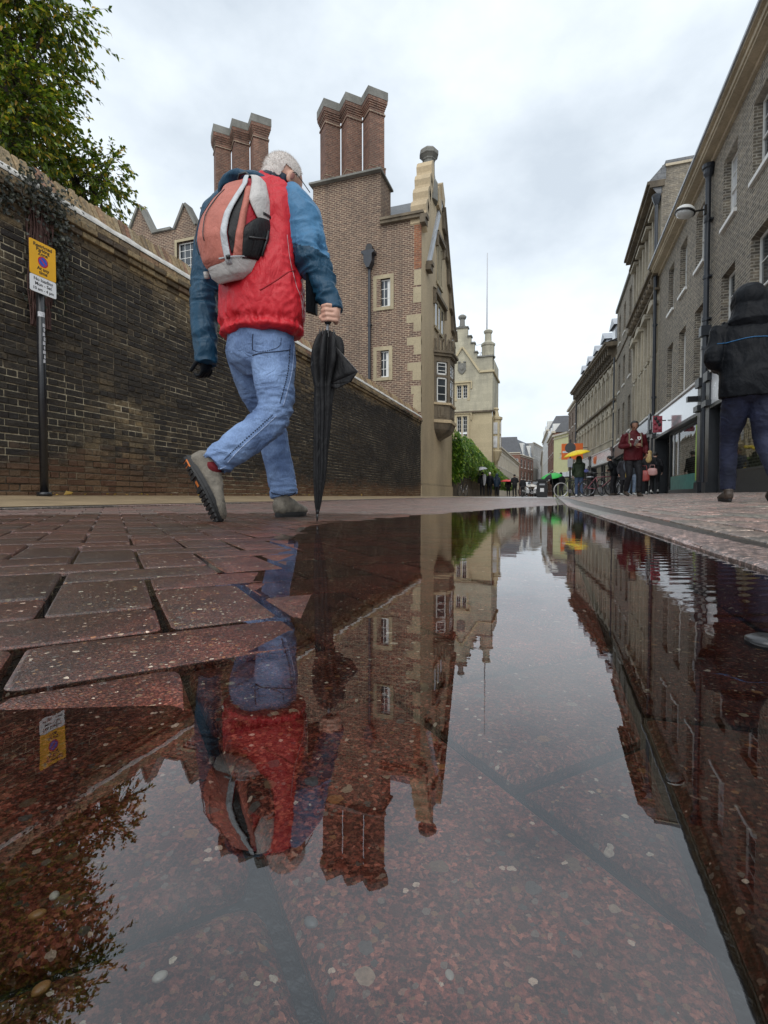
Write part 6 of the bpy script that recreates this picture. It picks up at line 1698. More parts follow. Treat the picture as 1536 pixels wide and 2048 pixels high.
# gripping right hand round the umbrella handle
hc = W(658, 628, 2.25); EX = Vector((math.cos(TH), math.sin(TH), 0)); EY = Vector((math.sin(TH), -math.cos(TH), 0))   # right, towards the viewer
mb.ell(hc + EX*.030 - EY*.012 + UP*.002, (.020, .040, .046), Matrix((EX, EY, UP)).transposed(), 12, 8)
limb(mb, [W(664, 600, 2.27), hc + EX*.028 - EY*.012 + UP*.02], [.030, .032], RT_, 6)
for k, (z, a0, a1, r_) in enumerate(((.032, -30, 175, .0095), (.011, -35, 190, .0100), (-.010, -35, 185, .0100), (-.031, -30, 165, .0090))):
    pts = []
    for q in range(9):
        a = math.radians(a0+(a1-a0)*q/8); rr = .0265 + (.006 if q in (2, 5) else 0)
        pts.append(hc + EX*math.cos(a)*rr*1.15 + EY*math.sin(a)*rr + UP*(z - .004*math.sin(a)))
    mb.tube(pts, [r_*1.1, r_*1.1, r_*1.05, r_, r_, r_, r_*.95, r_*.9, r_*.8], 8); mb.ell(pts[-1], (r_*.85,)*3, None, 8, 6)
tp = [hc + EX*.02 - EY*.03 + UP*.03, hc - EX*.015 - EY*.032 + UP*.012, hc - EX*.036 - EY*.010 - UP*.008, hc - EX*.037 + EY*.010 - UP*.020]
mb.tube(tp, [.012, .012, .011, .009], 8); mb.ell(tp[-1], (.009,)*3, None, 8, 6)
me = baked(mb, .0042, 2); obj('body', me, M_skin, walker)
# hair: close cropped cap with a soft fuzz
hm = MB(); hm.ell(headc + Rh @ Vector((0, -.012, .026)), (.0795, .0965, .0905), Rh, 40, 28)
hm.ell(headc + Rh @ Vector((0, -.045, -.03)), (.066, .058, .06), Rh, 30, 20)
me = baked(hm, .004, 2)
bmh = bmesh.new(); bmh.from_mesh(me); Ri = Rh.inverted(); dels = []
for v in bmh.verts:
    q = Ri @ (v.co - headc)
    front = q.y > .045 + max(0, (.07-q.z))*-.35 and q.z < .085
    ear = abs(q.x) > .062 and -.045 < q.y < .03 and q.z < .022
    low = q.z < -.068
    if front or ear or low: dels.append(v)
bmesh.ops.delete(bmh, geom=dels, context='VERTS'); bmh.to_mesh(me); pts = [(v.co.copy(), v.normal.copy()) for v in bmh.verts]; bmh.free()
rr = random.Random(8)
for v in me.vertices: v.co += v.normal*(.0018*noise.noise(v.co*160))
hair = obj('hair', me, M_hairw, walker)
V = []; F = []
for p, n in rr.sample(pts, min(len(pts), 5200)) if len(pts) > 5200 else pts:
    q = Ri @ (p-headc); d = (n*.8 + Rh @ Vector((0, -.3, -.5)) + rv(rr)*.5).normalized(); s = d.cross(rv(rr)).normalized(); L_ = rr.uniform(.006, .014); k = len(V)
    V += [p - s*.0005, p + s*.0005, p + d*L_]; F.append((k, k+1, k+2))
MB().add(V, F).build('hair_strand', M_hairw, hair, kind='stuff')
# shade of the ear hollow painted as a darker dab, and spectacles arm
m = MB(); ez = headc + Rh @ Vector((.094, -.005, -.012)); m.ell(ez, (.004, .010, .018), Rh, 10, 6); m.build('ear_shade', plain('ear shade skin', (.25,.10,.08), .6, .1, 20, bdist=0), walker)
m = MB(); m.tube([headc + Rh @ Vector(q) for q in ((.088, -.02, -.005), (.091, 0, .018), (.086, .05, .016), (.080, .105, .012))], .0021, 6)
m.tube([headc + Rh @ Vector(q) for q in ((-.088, -.02, -.005), (-.091, 0, .018), (-.086, .05, .016), (-.080, .105, .012))], .0021, 6)
for s_ in (-1, 1): m.tube([headc + Rh @ Vector((s_*.036+.026*math.cos(2*PI*q/12), .108, .002+.02*math.sin(2*PI*q/12))) for q in range(13)], .0018, 5, False)
m.build('spectacles', M_black, walker)
for s_ in (-1, 1): MB().ell(headc + Rh @ Vector((s_*.031, .089, .003)), (.011, .009, .008), Rh, 10, 8).build('eye', M_eye, walker, True)

# trousers
mb = MB()
loft(mb, [K(521, 655, 2.36, .165, .125), K(520, 700, 2.37, .175, .135), K(520, 735, 2.38, .15, .11)], RT_, 8, 24)
loft(mb, [K(547, 690, 2.33, .098, .112), K(549, 760, 2.30, .092, .098), K(551, 815, 2.285, .078, .084), K(530, 850, 2.26, .072, .080), K(482, 887, 2.20, .074, .074), K(445, 915, 2.16, .065, .066), K(428, 931, 2.14, .056, .060)], RT_, 34, 28, flat=True)
loft(mb, [K(492, 690, 2.41, .094, .108), K(506, 760, 2.49, .088, .092), K(536, 830, 2.56, .076, .08), K(549, 890, 2.58, .071, .074), K(561, 950, 2.58, .070, .073), K(569, 992, 2.58, .066, .070)], RT_, 34, 28, flat=True)
knee = W(552, 822, 2.28); kneeL = W(540, 835, 2.56); ankR = W(436, 925, 2.14); ankL = W(568, 985, 2.58)
def jeans_fold(p, n):
    a = .0055*(ridge(Vector((p.x, p.y, p.z*.8)), 9)-.5) + .0008*noise.noise(p*60)
    for c, w in ((knee, .11), (kneeL, .10), (ankR, .09), (ankL, .09)):
        dd = (p-c).length; g = math.exp(-(dd/w)**2)
        a += g*.016*(ridge(Vector((p.x*.6, p.y*.6, p.z*2.3)), 14, 4)-.55)
    return a
me = baked(mb, .0062, 2, jeans_fold); jeans = obj('jeans', me, M_denim, walker)
# side seam stitching, pocket and hems: small raised strips laid on the cloth
M_seam = denim('pale seam denim', (.16,.22,.36), (.34,.42,.58)); M_stitch = plain('dark seam thread', (.012,.02,.045), .8, .1, 9, bdist=0)
from mathutils.bvhtree import BVHTree
def bvh(o): me = o.data; return BVHTree.FromPolygons([v.co for v in me.vertices], [tuple(p.vertices) for p in me.polygons])
tree_j = bvh(jeans)
def onto(tree_, ptpx, lift=.0012):
    """drop a sight line point on the garment (used to lay seams on the cloth)"""
    o_ = Vector((0, 0, CAM_H)) - org; d = Vector(ray(*ptpx)[:3]).normalized(); h = tree_.ray_cast(o_, d)
    return (h[0] + h[1]*lift, h[1]) if h[0] is not None else None
def seam(tree_, pix, w, mat, name, parent, lift=.0015, n=40, thick=True, dash=False):
    rows = catmull(pix, n); S = [onto(tree_, q, lift) for q in rows]; S = [s for s in S if s]
    m = MB()
    if dash:
        for a, b_ in zip(S[::2], S[1::2]):
            if (a[0]-b_[0]).length < .04: m.tube([a[0], b_[0]], w, 5)
    else:
        seg = [S[0]]
        for s in S[1:]:
            if (s[0]-seg[-1][0]).length > .06:
                if len(seg) > 1: m.tube([q[0] for q in seg], w, 5)
                seg = []
            seg.append(s)
        if len(seg) > 1: m.tube([q[0] for q in seg], w, 5)
    if m.v: return m.build(name, mat, parent, True)
seam(tree_j, [(588, 690), (584, 740), (575, 780), (566, 812)], .0020, M_seam, 'side_seam', jeans); seam(tree_j, [(580, 690), (576, 740), (567, 780), (560, 806)], .0026, M_stitch, 'side_stitch', jeans, dash=True, n=60)
seam(tree_j, [(553, 832), (520, 862), (480, 898), (455, 925)], .0020, M_seam, 'side_seam', jeans); seam(tree_j, [(545, 830), (512, 860), (472, 896), (448, 920)], .0026, M_stitch, 'side_stitch', jeans, dash=True, n=60)
seam(tree_j, [(507, 700), (520, 704), (548, 698), (560, 690), (562, 676)], .0016, M_stitch, 'pocket_stitch', jeans, dash=True, n=70); seam(tree_j, [(505, 700), (505, 680), (506, 668)], .0018, M_stitch, 'pocket_stitch', jeans)
seam(tree_j, [(505, 711), (525, 706), (555, 703), (580, 700)], .0018, M_stitch, 'yoke_seam', jeans)
seam(tree_j, [(404, 905), (418, 922), (436, 937), (452, 934)], .0030, M_seam, 'hem', jeans, dash=True, n=40); seam(tree_j, [(543, 985), (558, 989), (580, 991), (591, 985)], .0026, M_stitch, 'hem', jeans)
seam(tree_j, [(572, 850), (578, 900), (589, 950), (592, 975)], .0018, M_seam, 'side_seam', jeans)

# jacket
mb = MB()
loft(mb, [K(523, 676, 2.36, .185, .140), K(523, 668, 2.36, .212, .160), K(523, 655, 2.36, .198, .150), K(523, 638, 2.36, .212, .162), K(523, 600, 2.36, .214, .162), K(521, 545, 2.37, .208, .155), K(519, 490, 2.38, .208, .150), K(520, 440, 2.39, .212, .142), K(527, 402, 2.41, .190, .120), K(538, 384, 2.43, .120, .095), K(543, 376, 2.435, .095, .088)], RT_, 60, 56, flat=True)
hz = W(523, 655, 2.36).z
def jack(p, n):
    a = .0115*(ridge(Vector((p.x, p.y, p.z*.40)), 7.5, 2)-.5) + .004*(ridge(Vector((p.x, p.y, p.z*.9)), 19, 6)-.5) + .0010*noise.noise(p*40)
    g = math.exp(-((p.z-hz)/.028)**2)
    ang = math.atan2(p.y-W(523, 655, 2.36).y, p.x-W(523, 655, 2.36).x)
    a += g*.017*(noise.noise(Vector((ang*10, p.z*18, 3)))*1.1) + g*.006*noise.noise(Vector((ang*26, p.z*30, 3)))
    wst = W(600, 560, 2.3)
    g2 = math.exp(-((p-wst).length/.13)**2); a += g2*.010*(ridge(Vector((p.x, p.y, p.z*1.8)), 9, 7)-.55)
    return a
me = baked(mb, .0065, 1, jack); jacket = obj('jacket', me, M_redj, walker)
tree_k = bvh(jacket)
# right sleeve
def sleeve(keys, creases, name, mats, k=0, n=56):
    mb = MB(); loft(mb, keys, RT_, n, 40, flat=True)
    def fn(p, nn):
        a = .0095*(ridge(Vector((p.x, p.y, p.z*.7)), 8.5, k)-.5) + .001*noise.noise(p*45)
        for c, w, am in creases:
            g = math.exp(-((p-c).length/w)**2); a += g*am*(ridge(Vector((p.x*.8, p.y*.8, p.z*1.9)), 13, k)-.5)
        return a
    me = baked(mb, .0055, 1, fn); return obj(name, me, mats, walker)
el = W(634, 520, 2.30)
slR = sleeve([K(574, 392, 2.36, .050, .055), K(588, 402, 2.345, .074, .078), K(603, 432, 2.33, .084, .086), K(611, 470, 2.32, .082, .084), K(622, 515, 2.305, .079, .080), K(637, 548, 2.30, .068, .066), K(652, 585, 2.285, .054, .054), K(662, 606, 2.275, .046, .047), K(667, 624, 2.27, .048, .049)],
       [(el, .11, .022), (W(655, 590, 2.29), .08, .014), (W(595, 420, 2.32), .10, .008)], 'sleeve', [M_blue, M_bluelt])
for p in slR.data.polygons:
    c = p.center; zc = c.z - W(620, 505, 2.3).z
    if zc + .35*(c.x-W(620, 505, 2.3).x) > .012*noise.noise(c*20): p.material_index = 1  # upper sleeve takes the lighter blue
sl = sleeve([K(470, 402, 2.47, .05, .055), K(450, 412, 2.50, .078, .08), K(430, 455, 2.51, .080, .08), K(418, 520, 2.50, .074, .074), K(411, 580, 2.48, .068, .066), K(409, 640, 2.45, .062, .06), K(411, 695, 2.43, .054, .052), K(413, 728, 2.42, .050, .050)],
       [(W(412, 590, 2.46), .1, .012), (W(411, 690, 2.4), .08, .01)], 'sleeve', [M_blue], 5)
# glove on the left hand
mb = MB(); hand_prims(mb, W(411, 706, 2.42), (-.05, .15, -1), RT_*-1, .85, .98, 1); obj('glove', baked(mb, .004, 2), M_blackc, walker)
# collar, rolled hood
mb = MB()
pts = []
for q in range(15):
    a = math.radians(-215 + 250*q/14); c0 = W(541, 378, 2.43); pts.append(c0 + RT_*math.cos(a)*.098 + FW*math.sin(a)*.085 + UP*(.012 + .018*math.sin(a)))
loft(mb, [(*p, .024+.012*math.sin(PI*i/14), .024) for i, p in enumerate(pts)], UP, 40, 14)
obj('collar', baked(mb, .005, 2, folds(.004, 16)), M_navy, walker)
mb = MB()
loft(mb, [K(446, 398, 2.40, .016, .030), K(458, 374, 2.38, .026, .05), K(480, 362, 2.36, .030, .065), K(508, 362, 2.35, .028, .065), K(532, 370, 2.345, .022, .05), K(548, 384, 2.35, .012, .02)], UP, 36, 26)
obj('hood', baked(mb, .0055, 1, folds(.010, 11, .0015)), M_blue, walker)
# light seams on the jacket
seam(tree_k, [(574, 470), (580, 520), (592, 570), (602, 600), (606, 650)], .0014, cloth('pale piping', (.45,.30,.32), .5), 'piping', jacket)
M_redd = cloth('wine red pack strap', (.33,.014,.022), .5)
seam(tree_k, [(520, 580), (550, 562), (575, 545), (590, 540)], .0045, M_redd, 'waist_belt', jacket, lift=-.001, n=24)
# black flap at his right hip
m = MB(); a = W(611, 548, 2.27); m.prismz([(0, 0), (.012, -.02), (.035, .03), (.03, .06)], -.17, .0, Matrix.Translation(a)); m.build('jacket_flap', M_blackc, walker)
# shoes
heelR = W(372, 912, 2.10); toeR = W(432, 1041, 2.105)
dR = (toeR-heelR).normalized(); upR = (RT_*.40 + FW*.75 + UP*.35)
upR = (upR - dR*upR.dot(dR)).normalized()
shoe(walker, shoeM(heelR - upR*.012, toeR, upR), M_shoe, M_sole, .315, True, voxel=.0045)
hl = W(552, 1026, 2.52); tl = hl + (RT_*-.12 + FW*.99)*.28; hl.z = ground(-1.2, 2.3)+.001-org.z; tl.z = hl.z
shoe(walker, shoeM(hl, tl), M_shoe, M_sole, .30, False, voxel=.0045)
m = MB(); limb(m, [W(428, 930, 2.14), heelR + dR*.085 + upR*.07], [.043, .042], RT_, 6); m.build('sock', cloth('wine sock', (.12,.01,.015), .8), walker, True)

# ---- backpack: a shaped shell with its panels laid over it
BO = Vector((-FW.x, -FW.y, 0))                                   # away from his back
pc = W(519, 494, 2.39) + BO*.115 + RT_*(.012) + org
pack = empty('backpack', pc, label='red salmon and light grey backpack with black mesh side pocket on the walking man', cat='backpack')
PH = .415
def prof_at(v):
    T_ = [(0, .52, .62), (.06, .82, .86), (.15, .95, 1.0), (.35, 1.0, 1.08), (.55, .98, .94), (.75, .92, .68), (.9, .78, .46), (.97, .60, .34), (1, .35, .25)]
    for (a, w0, d0), (b, w1, d1) in zip(T_, T_[1:]):
        if v <= b: t = (v-a)/(b-a); return w0+(w1-w0)*t, d0+(d1-d0)*t
    return .18, .2
def shell(u, v, lift=0):
    """u degrees: 0 his right side, 90 straight back, 180 his left side; v 0 bottom 1 top"""
    w, d = prof_at(max(0, min(1, v))); a = math.radians(u); ca, sa = math.cos(a), math.sin(a)
    e = .78
    x = math.copysign(abs(ca)**e, ca)*(.120*w+lift); y = math.copysign(abs(sa)**e, sa)*((.150 if sa > 0 else .03)*d+lift)
    z = (v-.48)*PH + (lift if v > .9 else -lift if v < .06 else 0) - .04*max(0, sa)*(1-v)
    wob = .0045*ridge(Vector((x, y, z*.8)), 9, 3)
    p = RT_*(x*(1+wob*2) + (v-.45)*.035) + BO*y*(1+wob*2) + UP*z
    return p + UP*0
def patch(name, u0, u1, v0, v1, lift, mat, nu=26, nv=30, shape=None, bulge=0, th=.003):
    vs = []
    for j in range(nv+1):
        for i in range(nu+1):
            s, t = i/nu, j/nv
            a, b_ = (s, t)
            if shape: uu0, uu1 = shape(t); u = uu0+(uu1-uu0)*s
            else: u = u0+(u1-u0)*s
            v = v0+(v1-v0)*t
            vs.append(shell(u, v, lift + bulge*math.sin(PI*s)**.6*math.sin(PI*t)**.6))
    m = MB(); m.add(vs, [(j*(nu+1)+i, j*(nu+1)+i+1, (j+1)*(nu+1)+i+1, (j+1)*(nu+1)+i) for j in range(nv) for i in range(nu)])
    o = m.build(name, mat, pack, True); s = o.modifiers.new('t', 'SOLIDIFY'); s.thickness = th; s.offset = -1
    return o
M_salmon = cloth('faded salmon nylon', (.42,.14,.105), .55, .14, vs=14); M_pgrey = cloth('light grey nylon', (.50,.48,.46), .55, .12, vs=14)
M_stripe = cloth('reflective grey band', (.46,.48,.50), .38, .2, weave=120, vs=40); M_mesh = cloth('black mesh', (.010,.010,.011), .5, .3, weave=600, wd=.001); M_rednyl = cloth('red nylon', (.36,.020,.030), .5, .15)
patch('pack_body', -88, 268, 0, 1, 0, M_rednyl, 64, 44)
patch('outer_pocket', 70, 186, .10, .93, .006, M_salmon, 40, 40, lambda t: (71+10*math.sin(PI*t)-8*t, 188), .035)
patch('reflective_band', 60, 74, .09, .95, .013, M_stripe, 8, 40, lambda t: (58+14*math.sin(PI*t)-6*t+3*(1-t), 72+14*math.sin(PI*t)-8*t), .006)
patch('pocket_opening', 46, 62, .18, .86, .004, M_mesh, 10, 30, lambda t: (60-14*math.sin(PI*t)**.8, 62+9*math.sin(PI*t)), 0)
patch('salmon_gusset', 30, 50, .14, .86, .005, M_salmon, 12, 30, lambda t: (36+6*t, 60-9*math.sin(PI*t)**.7), .012)
patch('white_panel', -12, 36, .47, 1.0, .009, M_pgrey, 20, 30, lambda t: (-16+6*t, 8+34*min(1, t*2.2)), .012)
patch('mesh_pocket', -14, 36, .13, .60, .011, M_mesh, 20, 26, lambda t: (-20, 40-40*max(0, (t-.55)/.45)**1.3), .012)
patch('mesh_binding', -18, 10, .575, .60, .022, M_black, 16, 3)
patch('base_panel', -70, 250, -.0, .145, .006, M_pgrey, 60, 14, None, .004)
patch('dark_edge', -26, -16, .45, 1.0, .012, M_black, 6, 26)
patch('base_piping', 20, 190, .138, .150, .012, M_stripe, 50, 3)
m = MB(); m.tube([shell(100, .99, .0), shell(90, 1.0, .01)+UP*.008, shell(60, 1, .01)+UP*.010, shell(20, .99, .0)], .006, 8); m.build('grab_handle', M_black, pack, True)
m = MB(); m.tube([shell(150, .10, .03), shell(152, .06, .035)-UP*.01], .012, 8); m.build('toggle', M_pgrey, pack, True)

for u_, v0_, v1_ in ((100, .30, .86), (128, .22, .88)):
    m = MB(); m.tube([shell(u_+4*math.sin(PI*t/14), v0_+(v1_-v0_)*t/14, .042*math.sin(PI*min(1, max(0, (u_-70)/116)))**.6*math.sin(PI*min(1, max(0, ((v0_+(v1_-v0_)*t/14)-.1)/.83)))**.6+.0085) for t in range(15)], .0022, 5); m.build('zip', M_black, pack, True)
m = MB(); m.tube([shell(8, .16, .03), shell(4, .30, .028), shell(2, .42, .03)], .006, 6); m.tube([shell(-20, .30, .02), shell(6, .33, .03), shell(30, .30, .026)], .0045, 6); m.build('webbing', M_black, pack, True)
m = MB(); m.tube([shell(66, .12, .024), shell(66.5, .145, .026)], .010, 6); m.build('buckle', M_black, pack, True)
# ---- folded umbrella in his right hand
tip = at(634, 1046, 2.2); tip.z = max(tip.z, road(tip.x, tip.y)+.002); top = hc + org + UP*.055
ax = (top-tip).normalized(); Lu = (top-tip).length
umb = empty('umbrella', tip, label='loosely rolled black umbrella held by the walking man with its tip on the wet paving', cat='umbrella')
def A_(t): return ax*(t*Lu)
m = MB(); m.tube([A_(0), A_(.04)], [.003, .006], 8); m.tube([A_(.035), A_(.055)], [.008, .008], 8); m.build('ferrule', M_black, umb, True)
m = MB(); m.tube([A_(.05), A_(.96)], .0055, 8); m.build('shaft', M_lead, umb, True)
m = MB(); m.tube([A_(.895), A_(.905), A_(.93), A_(1.0), A_(1.02)], [.011, .017, .0165, .015, .012], 14); m.build('handle', M_black, umb, True)
m = MB(); m.tube([A_(.835), A_(.85), A_(.862)], [.020, .026, .018], 12); m.build('runner', M_black, umb, True)
M_umb = cloth('black umbrella nylon', (.007,.007,.008), .6, .3, weave=500, vs=8)
ux = (EX - ax*EX.dot(ax)).normalized(); uy = ax.cross(ux)
rows = [(.04, .007), (.10, .018), (.20, .028), (.30, .033), (.42, .037), (.52, .042), (.60, .046), (.66, .056), (.72, .068), (.78, .066), (.83, .050), (.86, .026)]
rows = catmull(rows, 70); vs = []; sg_ = 96
for t, r_ in rows:
    for k in range(sg_):
        w = 2*PI*k/sg_; tw = t*5.5 if t < .62 else 3.4
        pl = .5+.5*math.cos(8*w + tw*2.2*(1 if t < .62 else 1)); amp = .34 if t < .62 else .55
        rr_ = r_*(1 - amp*(1-pl)**1.6*.8 + .10*noise.noise(Vector((math.cos(w)*2, math.sin(w)*2, t*14))))
        rr_ *= 1 + .35*max(0, math.cos(w-.25))*max(0, (t-.62)/.2)*(1 if t < .84 else .3)
        vs.append(A_(t) + ux*math.cos(w)*rr_ + uy*math.sin(w)*rr_)
m = MB(); n = len(rows); m.add(vs, [(i*sg_+k, i*sg_+(k+1) % sg_, (i+1)*sg_+(k+1) % sg_, (i+1)*sg_+k) for i in range(n-1) for k in range(sg_)]); m.build('canopy', M_umb, umb, True)
# the loose panel hanging off to the right, with its rib
pa = [at(*q)-tip for q in ((668, 690, 2.22), (716, 744, 2.17), (702, 764, 2.18), (672, 778, 2.20), (655, 770, 2.22))]
cpt = sum(pa, Vector())/5 ; vs = []; nn = 10
m = MB(); V = []
TRI = [(0, 1, 4), (1, 2, 4), (2, 3, 4)]
for a, b_, c in TRI:
    k0 = len(V); NN = 8; idx = {}
    for i in range(NN+1):
        for j in range(NN+1-i):
            l, mu = i/NN, j/NN; p = pa[a]*(1-l-mu)+pa[b_]*l+pa[c]*mu; idx[i, j] = len(V); V.append(p + EY*.006*noise.noise(p*25))
    for i in range(NN):
        for j in range(NN-i):
            m.f.append([idx[i, j], idx[i+1, j], idx[i, j+1]]); m.mi.append(0)
            if i+j < NN-1: m.f.append([idx[i+1, j], idx[i+1, j+1], idx[i, j+1]]); m.mi.append(0)
m.v = [tuple(q) for q in V]; o = m.build('loose_panel', M_umb, umb, True); s = o.modifiers.new('t', 'SOLIDIFY'); s.thickness = .0015
for q, e in ((pa[0], pa[1]), (A_(.80)-ux*.045, A_(.70)-ux*.062)): MB().tube([q, e], .0022, 6).build('rib', M_black, umb)
for k in range(8):
    w = 2*PI*k/8+.3; p = A_(.845) + ux*math.cos(w)*.034 + uy*math.sin(w)*.034; MB().tube([p - ax*.02, p + ax*.022], .0024, 5).build('rib_tip', M_black, umb)

# ---- other people
def person(pos, rz, label, h=1.75, jacket=None, trousers=None, skin=None, hair=None, hood=False, stride=0., arms='down', coat=0., shoes=None, vox=.012, group=None, lean=.05, wide=1.0, stripe=None, headtilt=0, backpack=None):
    """x right, y forward; returns the empty"""
    x, y = pos; o = empty('person', (x, y, ground(x, y)), rz, label=label, cat='person', group=group)
    s = h/1.75; jacket = jacket or M_darkc; trousers = trousers or M_denimd; skin = skin or M_skin; hair = hair or M_hairb; shoes = shoes or M_shoed
    S = lambda *q: Vector(q)*s
    sd = stride
    pel = S(0, 0, .94); ch = S(0, lean*.6, 1.28); nk = S(0, lean*1.1, 1.49); hd = S(0, lean*1.3+.02, 1.625)
    # left leg forward, right leg back
    kL, aL = S(-.10, .05+.26*sd, .51), S(-.10, .02+.34*sd, .10); kR, aR = S(.10, .05-.02*sd, .50-.02*sd), S(.11, -.02-.42*sd, .10+.16*sd)
    if arms == 'down': E_ = [S(-.25*wide, -.06-.08*sd, 1.16), S(.25*wide, -.04+.1*sd, 1.16)]; H_ = [S(-.25*wide, .03-.16*sd, .90), S(.25*wide, .06+.2*sd, .91)]
    elif arms == 'phone': E_ = [S(-.27, -.02, 1.16), S(.27, -.02, 1.16)]; H_ = [S(-.24, .12, .98), S(.07, .27, 1.17)]
    elif arms == 'up': E_ = [S(-.25, -.05, 1.17), S(.20, .16, 1.20)]; H_ = [S(-.25, .05, .92), S(.10, .20, 1.42)]
    elif arms == 'front': E_ = [S(-.27, .0, 1.15), S(.27, .0, 1.15)]; H_ = [S(-.12, .25, 1.1), S(.12, .25, 1.1)]
    mb = MB(); R = Matrix.Rotation(-headtilt, 3, 'X'); head_prims(mb, hd, R, s)
    limb(mb, [nk+S(0, 0, .08), nk-S(0, 0, .05)], [.055*s, .065*s], n=6)
    loft(mb, [(*pel, .13*s, .09*s), (*ch, .13*s, .09*s), (*nk, .07*s, .06*s)], n=10, seg=14)
    for sgn, e, hnd in ((-1, E_[0], H_[0]), (1, E_[1], H_[1])):
        sh = S(sgn*.17, lean, 1.43); limb(mb, [sh, e, hnd], [.045*s, .04*s, .028*s], n=10, seg=10); hand_prims(mb, hnd, hnd-e, Vector((-sgn, .2, 0)), .5, s, sgn)
    for k_, a_ , sx_ in ((kL, aL, -.09), (kR, aR, .09)): limb(mb, [S(sx_, 0, .9), k_, a_], [.06*s, .045*s, .035*s], n=10, seg=10)
    obj('body', baked(mb, vox*.75, 1), skin, o)
    mb = MB(); loft(mb, [(*S(0, 0, 1.02), .15*s*wide, .11*s), (*S(0, -.01, .92), .175*s*wide, .125*s), (*S(0, 0, .84), .15*s*wide, .11*s)], n=8, seg=20)
    for k_, a_, sx_ in ((kL, aL, -.085), (kR, aR, .085)): loft(mb, [(*S(sx_, 0, .90), .092*s*wide, .10*s), (*(S(sx_, 0, .9)*.5+k_*.5), .085*s*wide, .09*s), (*k_, .068*s, .072*s), (*(k_*.45+a_*.55), .062*s, .066*s), (*a_, .055*s, .06*s)], n=22, seg=18, flat=True)
    obj('trousers', baked(mb, vox, 1, folds(.006, 9, .001)), trousers, o)
    mb = MB(); hem = .84-coat
    loft(mb, [(*S(0, 0, hem), .195*s*wide, .14*s+coat*.08), (*S(0, 0, .98), .195*s*wide, .14*s), (*S(0, lean*.4, 1.15), .19*s*wide, .135*s), (*S(0, lean*.8, 1.32), .20*s*wide, .13*s), (*S(0, lean, 1.42), .17*s*wide, .10*s), (*S(0, lean*1.1, 1.49), .085*s, .08*s), (*S(0, lean*1.1, 1.53), .072*s, .07*s)], n=30, seg=30, flat=True)
    for sgn, e, hnd in ((-1, E_[0], H_[0]), (1, E_[1], H_[1])):
        sh = S(sgn*.175*wide, lean, 1.42); loft(mb, [(*(sh*.8+ch*.2), .05*s, .06*s), (*sh, .072*s, .074*s), (*(sh*.5+e*.5), .068*s, .07*s), (*e, .062*s, .062*s), (*(e*.2+hnd*.8), .046*s, .046*s), (*hnd, .042*s, .042*s)], n=20, seg=16, flat=True)
    jo = obj('jacket', baked(mb, vox, 1, folds(.009, 8, .0015, .7)), jacket, o)
    if hood:
        mb = MB(); mb.ell(hd+S(0, -.015, .010), (.128*s, .145*s, .150*s), None, 24, 18); limb(mb, [hd+S(0, -.05, -.02), hd+S(0, -.06, -.11), nk+S(0, -.05, -.07)], [(.115*s, .10*s), (.14*s, .11*s), (.19*s, .11*s)], n=10)
        me = baked(mb, vox, 1, folds(.008, 9, .001)); b = bmesh.new(); b.from_mesh(me)
        bmesh.ops.delete(b, geom=[v for v in b.verts if v.co.y > hd.y+.06*s and v.co.z > nk.z+.0*s], context='VERTS'); b.to_mesh(me); b.free()
        obj('hood', me, jacket, o)
    else:
        mb = MB(); mb.ell(hd+R @ S(0, -.014, .028), (.088*s, .104*s, .098*s), R, 24, 18); me = baked(mb, vox*.6, 1, lambda p, n: .006*noise.noise(p*60)); b = bmesh.new(); b.from_mesh(me)
        bmesh.ops.delete(b, geom=[v for v in b.verts if (v.co-hd).y > .055*s and (v.co-hd).z < .07*s or (v.co-hd).z < -.05*s], context='VERTS'); b.to_mesh(me); b.free(); obj('hair', me, hair, o)
    if vox < .016:
        for q in (-1, 1): MB().ell(hd + R @ S(q*.031, .090, .004), (.011*s, .008*s, .007*s), None, 8, 6).build('eye', M_eye, o, True)
    for a_, up_ in ((aL, (0, 0, 1)), (aR, (0, .55*sd*1.6, 1))):
        d = Vector((0, 1, 0)) if a_ is aL else Vector((0, 1-.2*sd, -.75*sd)); base = a_ + S(0, -.075, -.10) if a_ is aL or sd == 0 else a_ + S(0, -.09, -.075)
        shoe(o, shoeM(base, base+d, up_), shoes, M_sole, .28*s, False, voxel=vox*.6)
    o['_h'] = 0; del o['_h']
    return o, H_, s
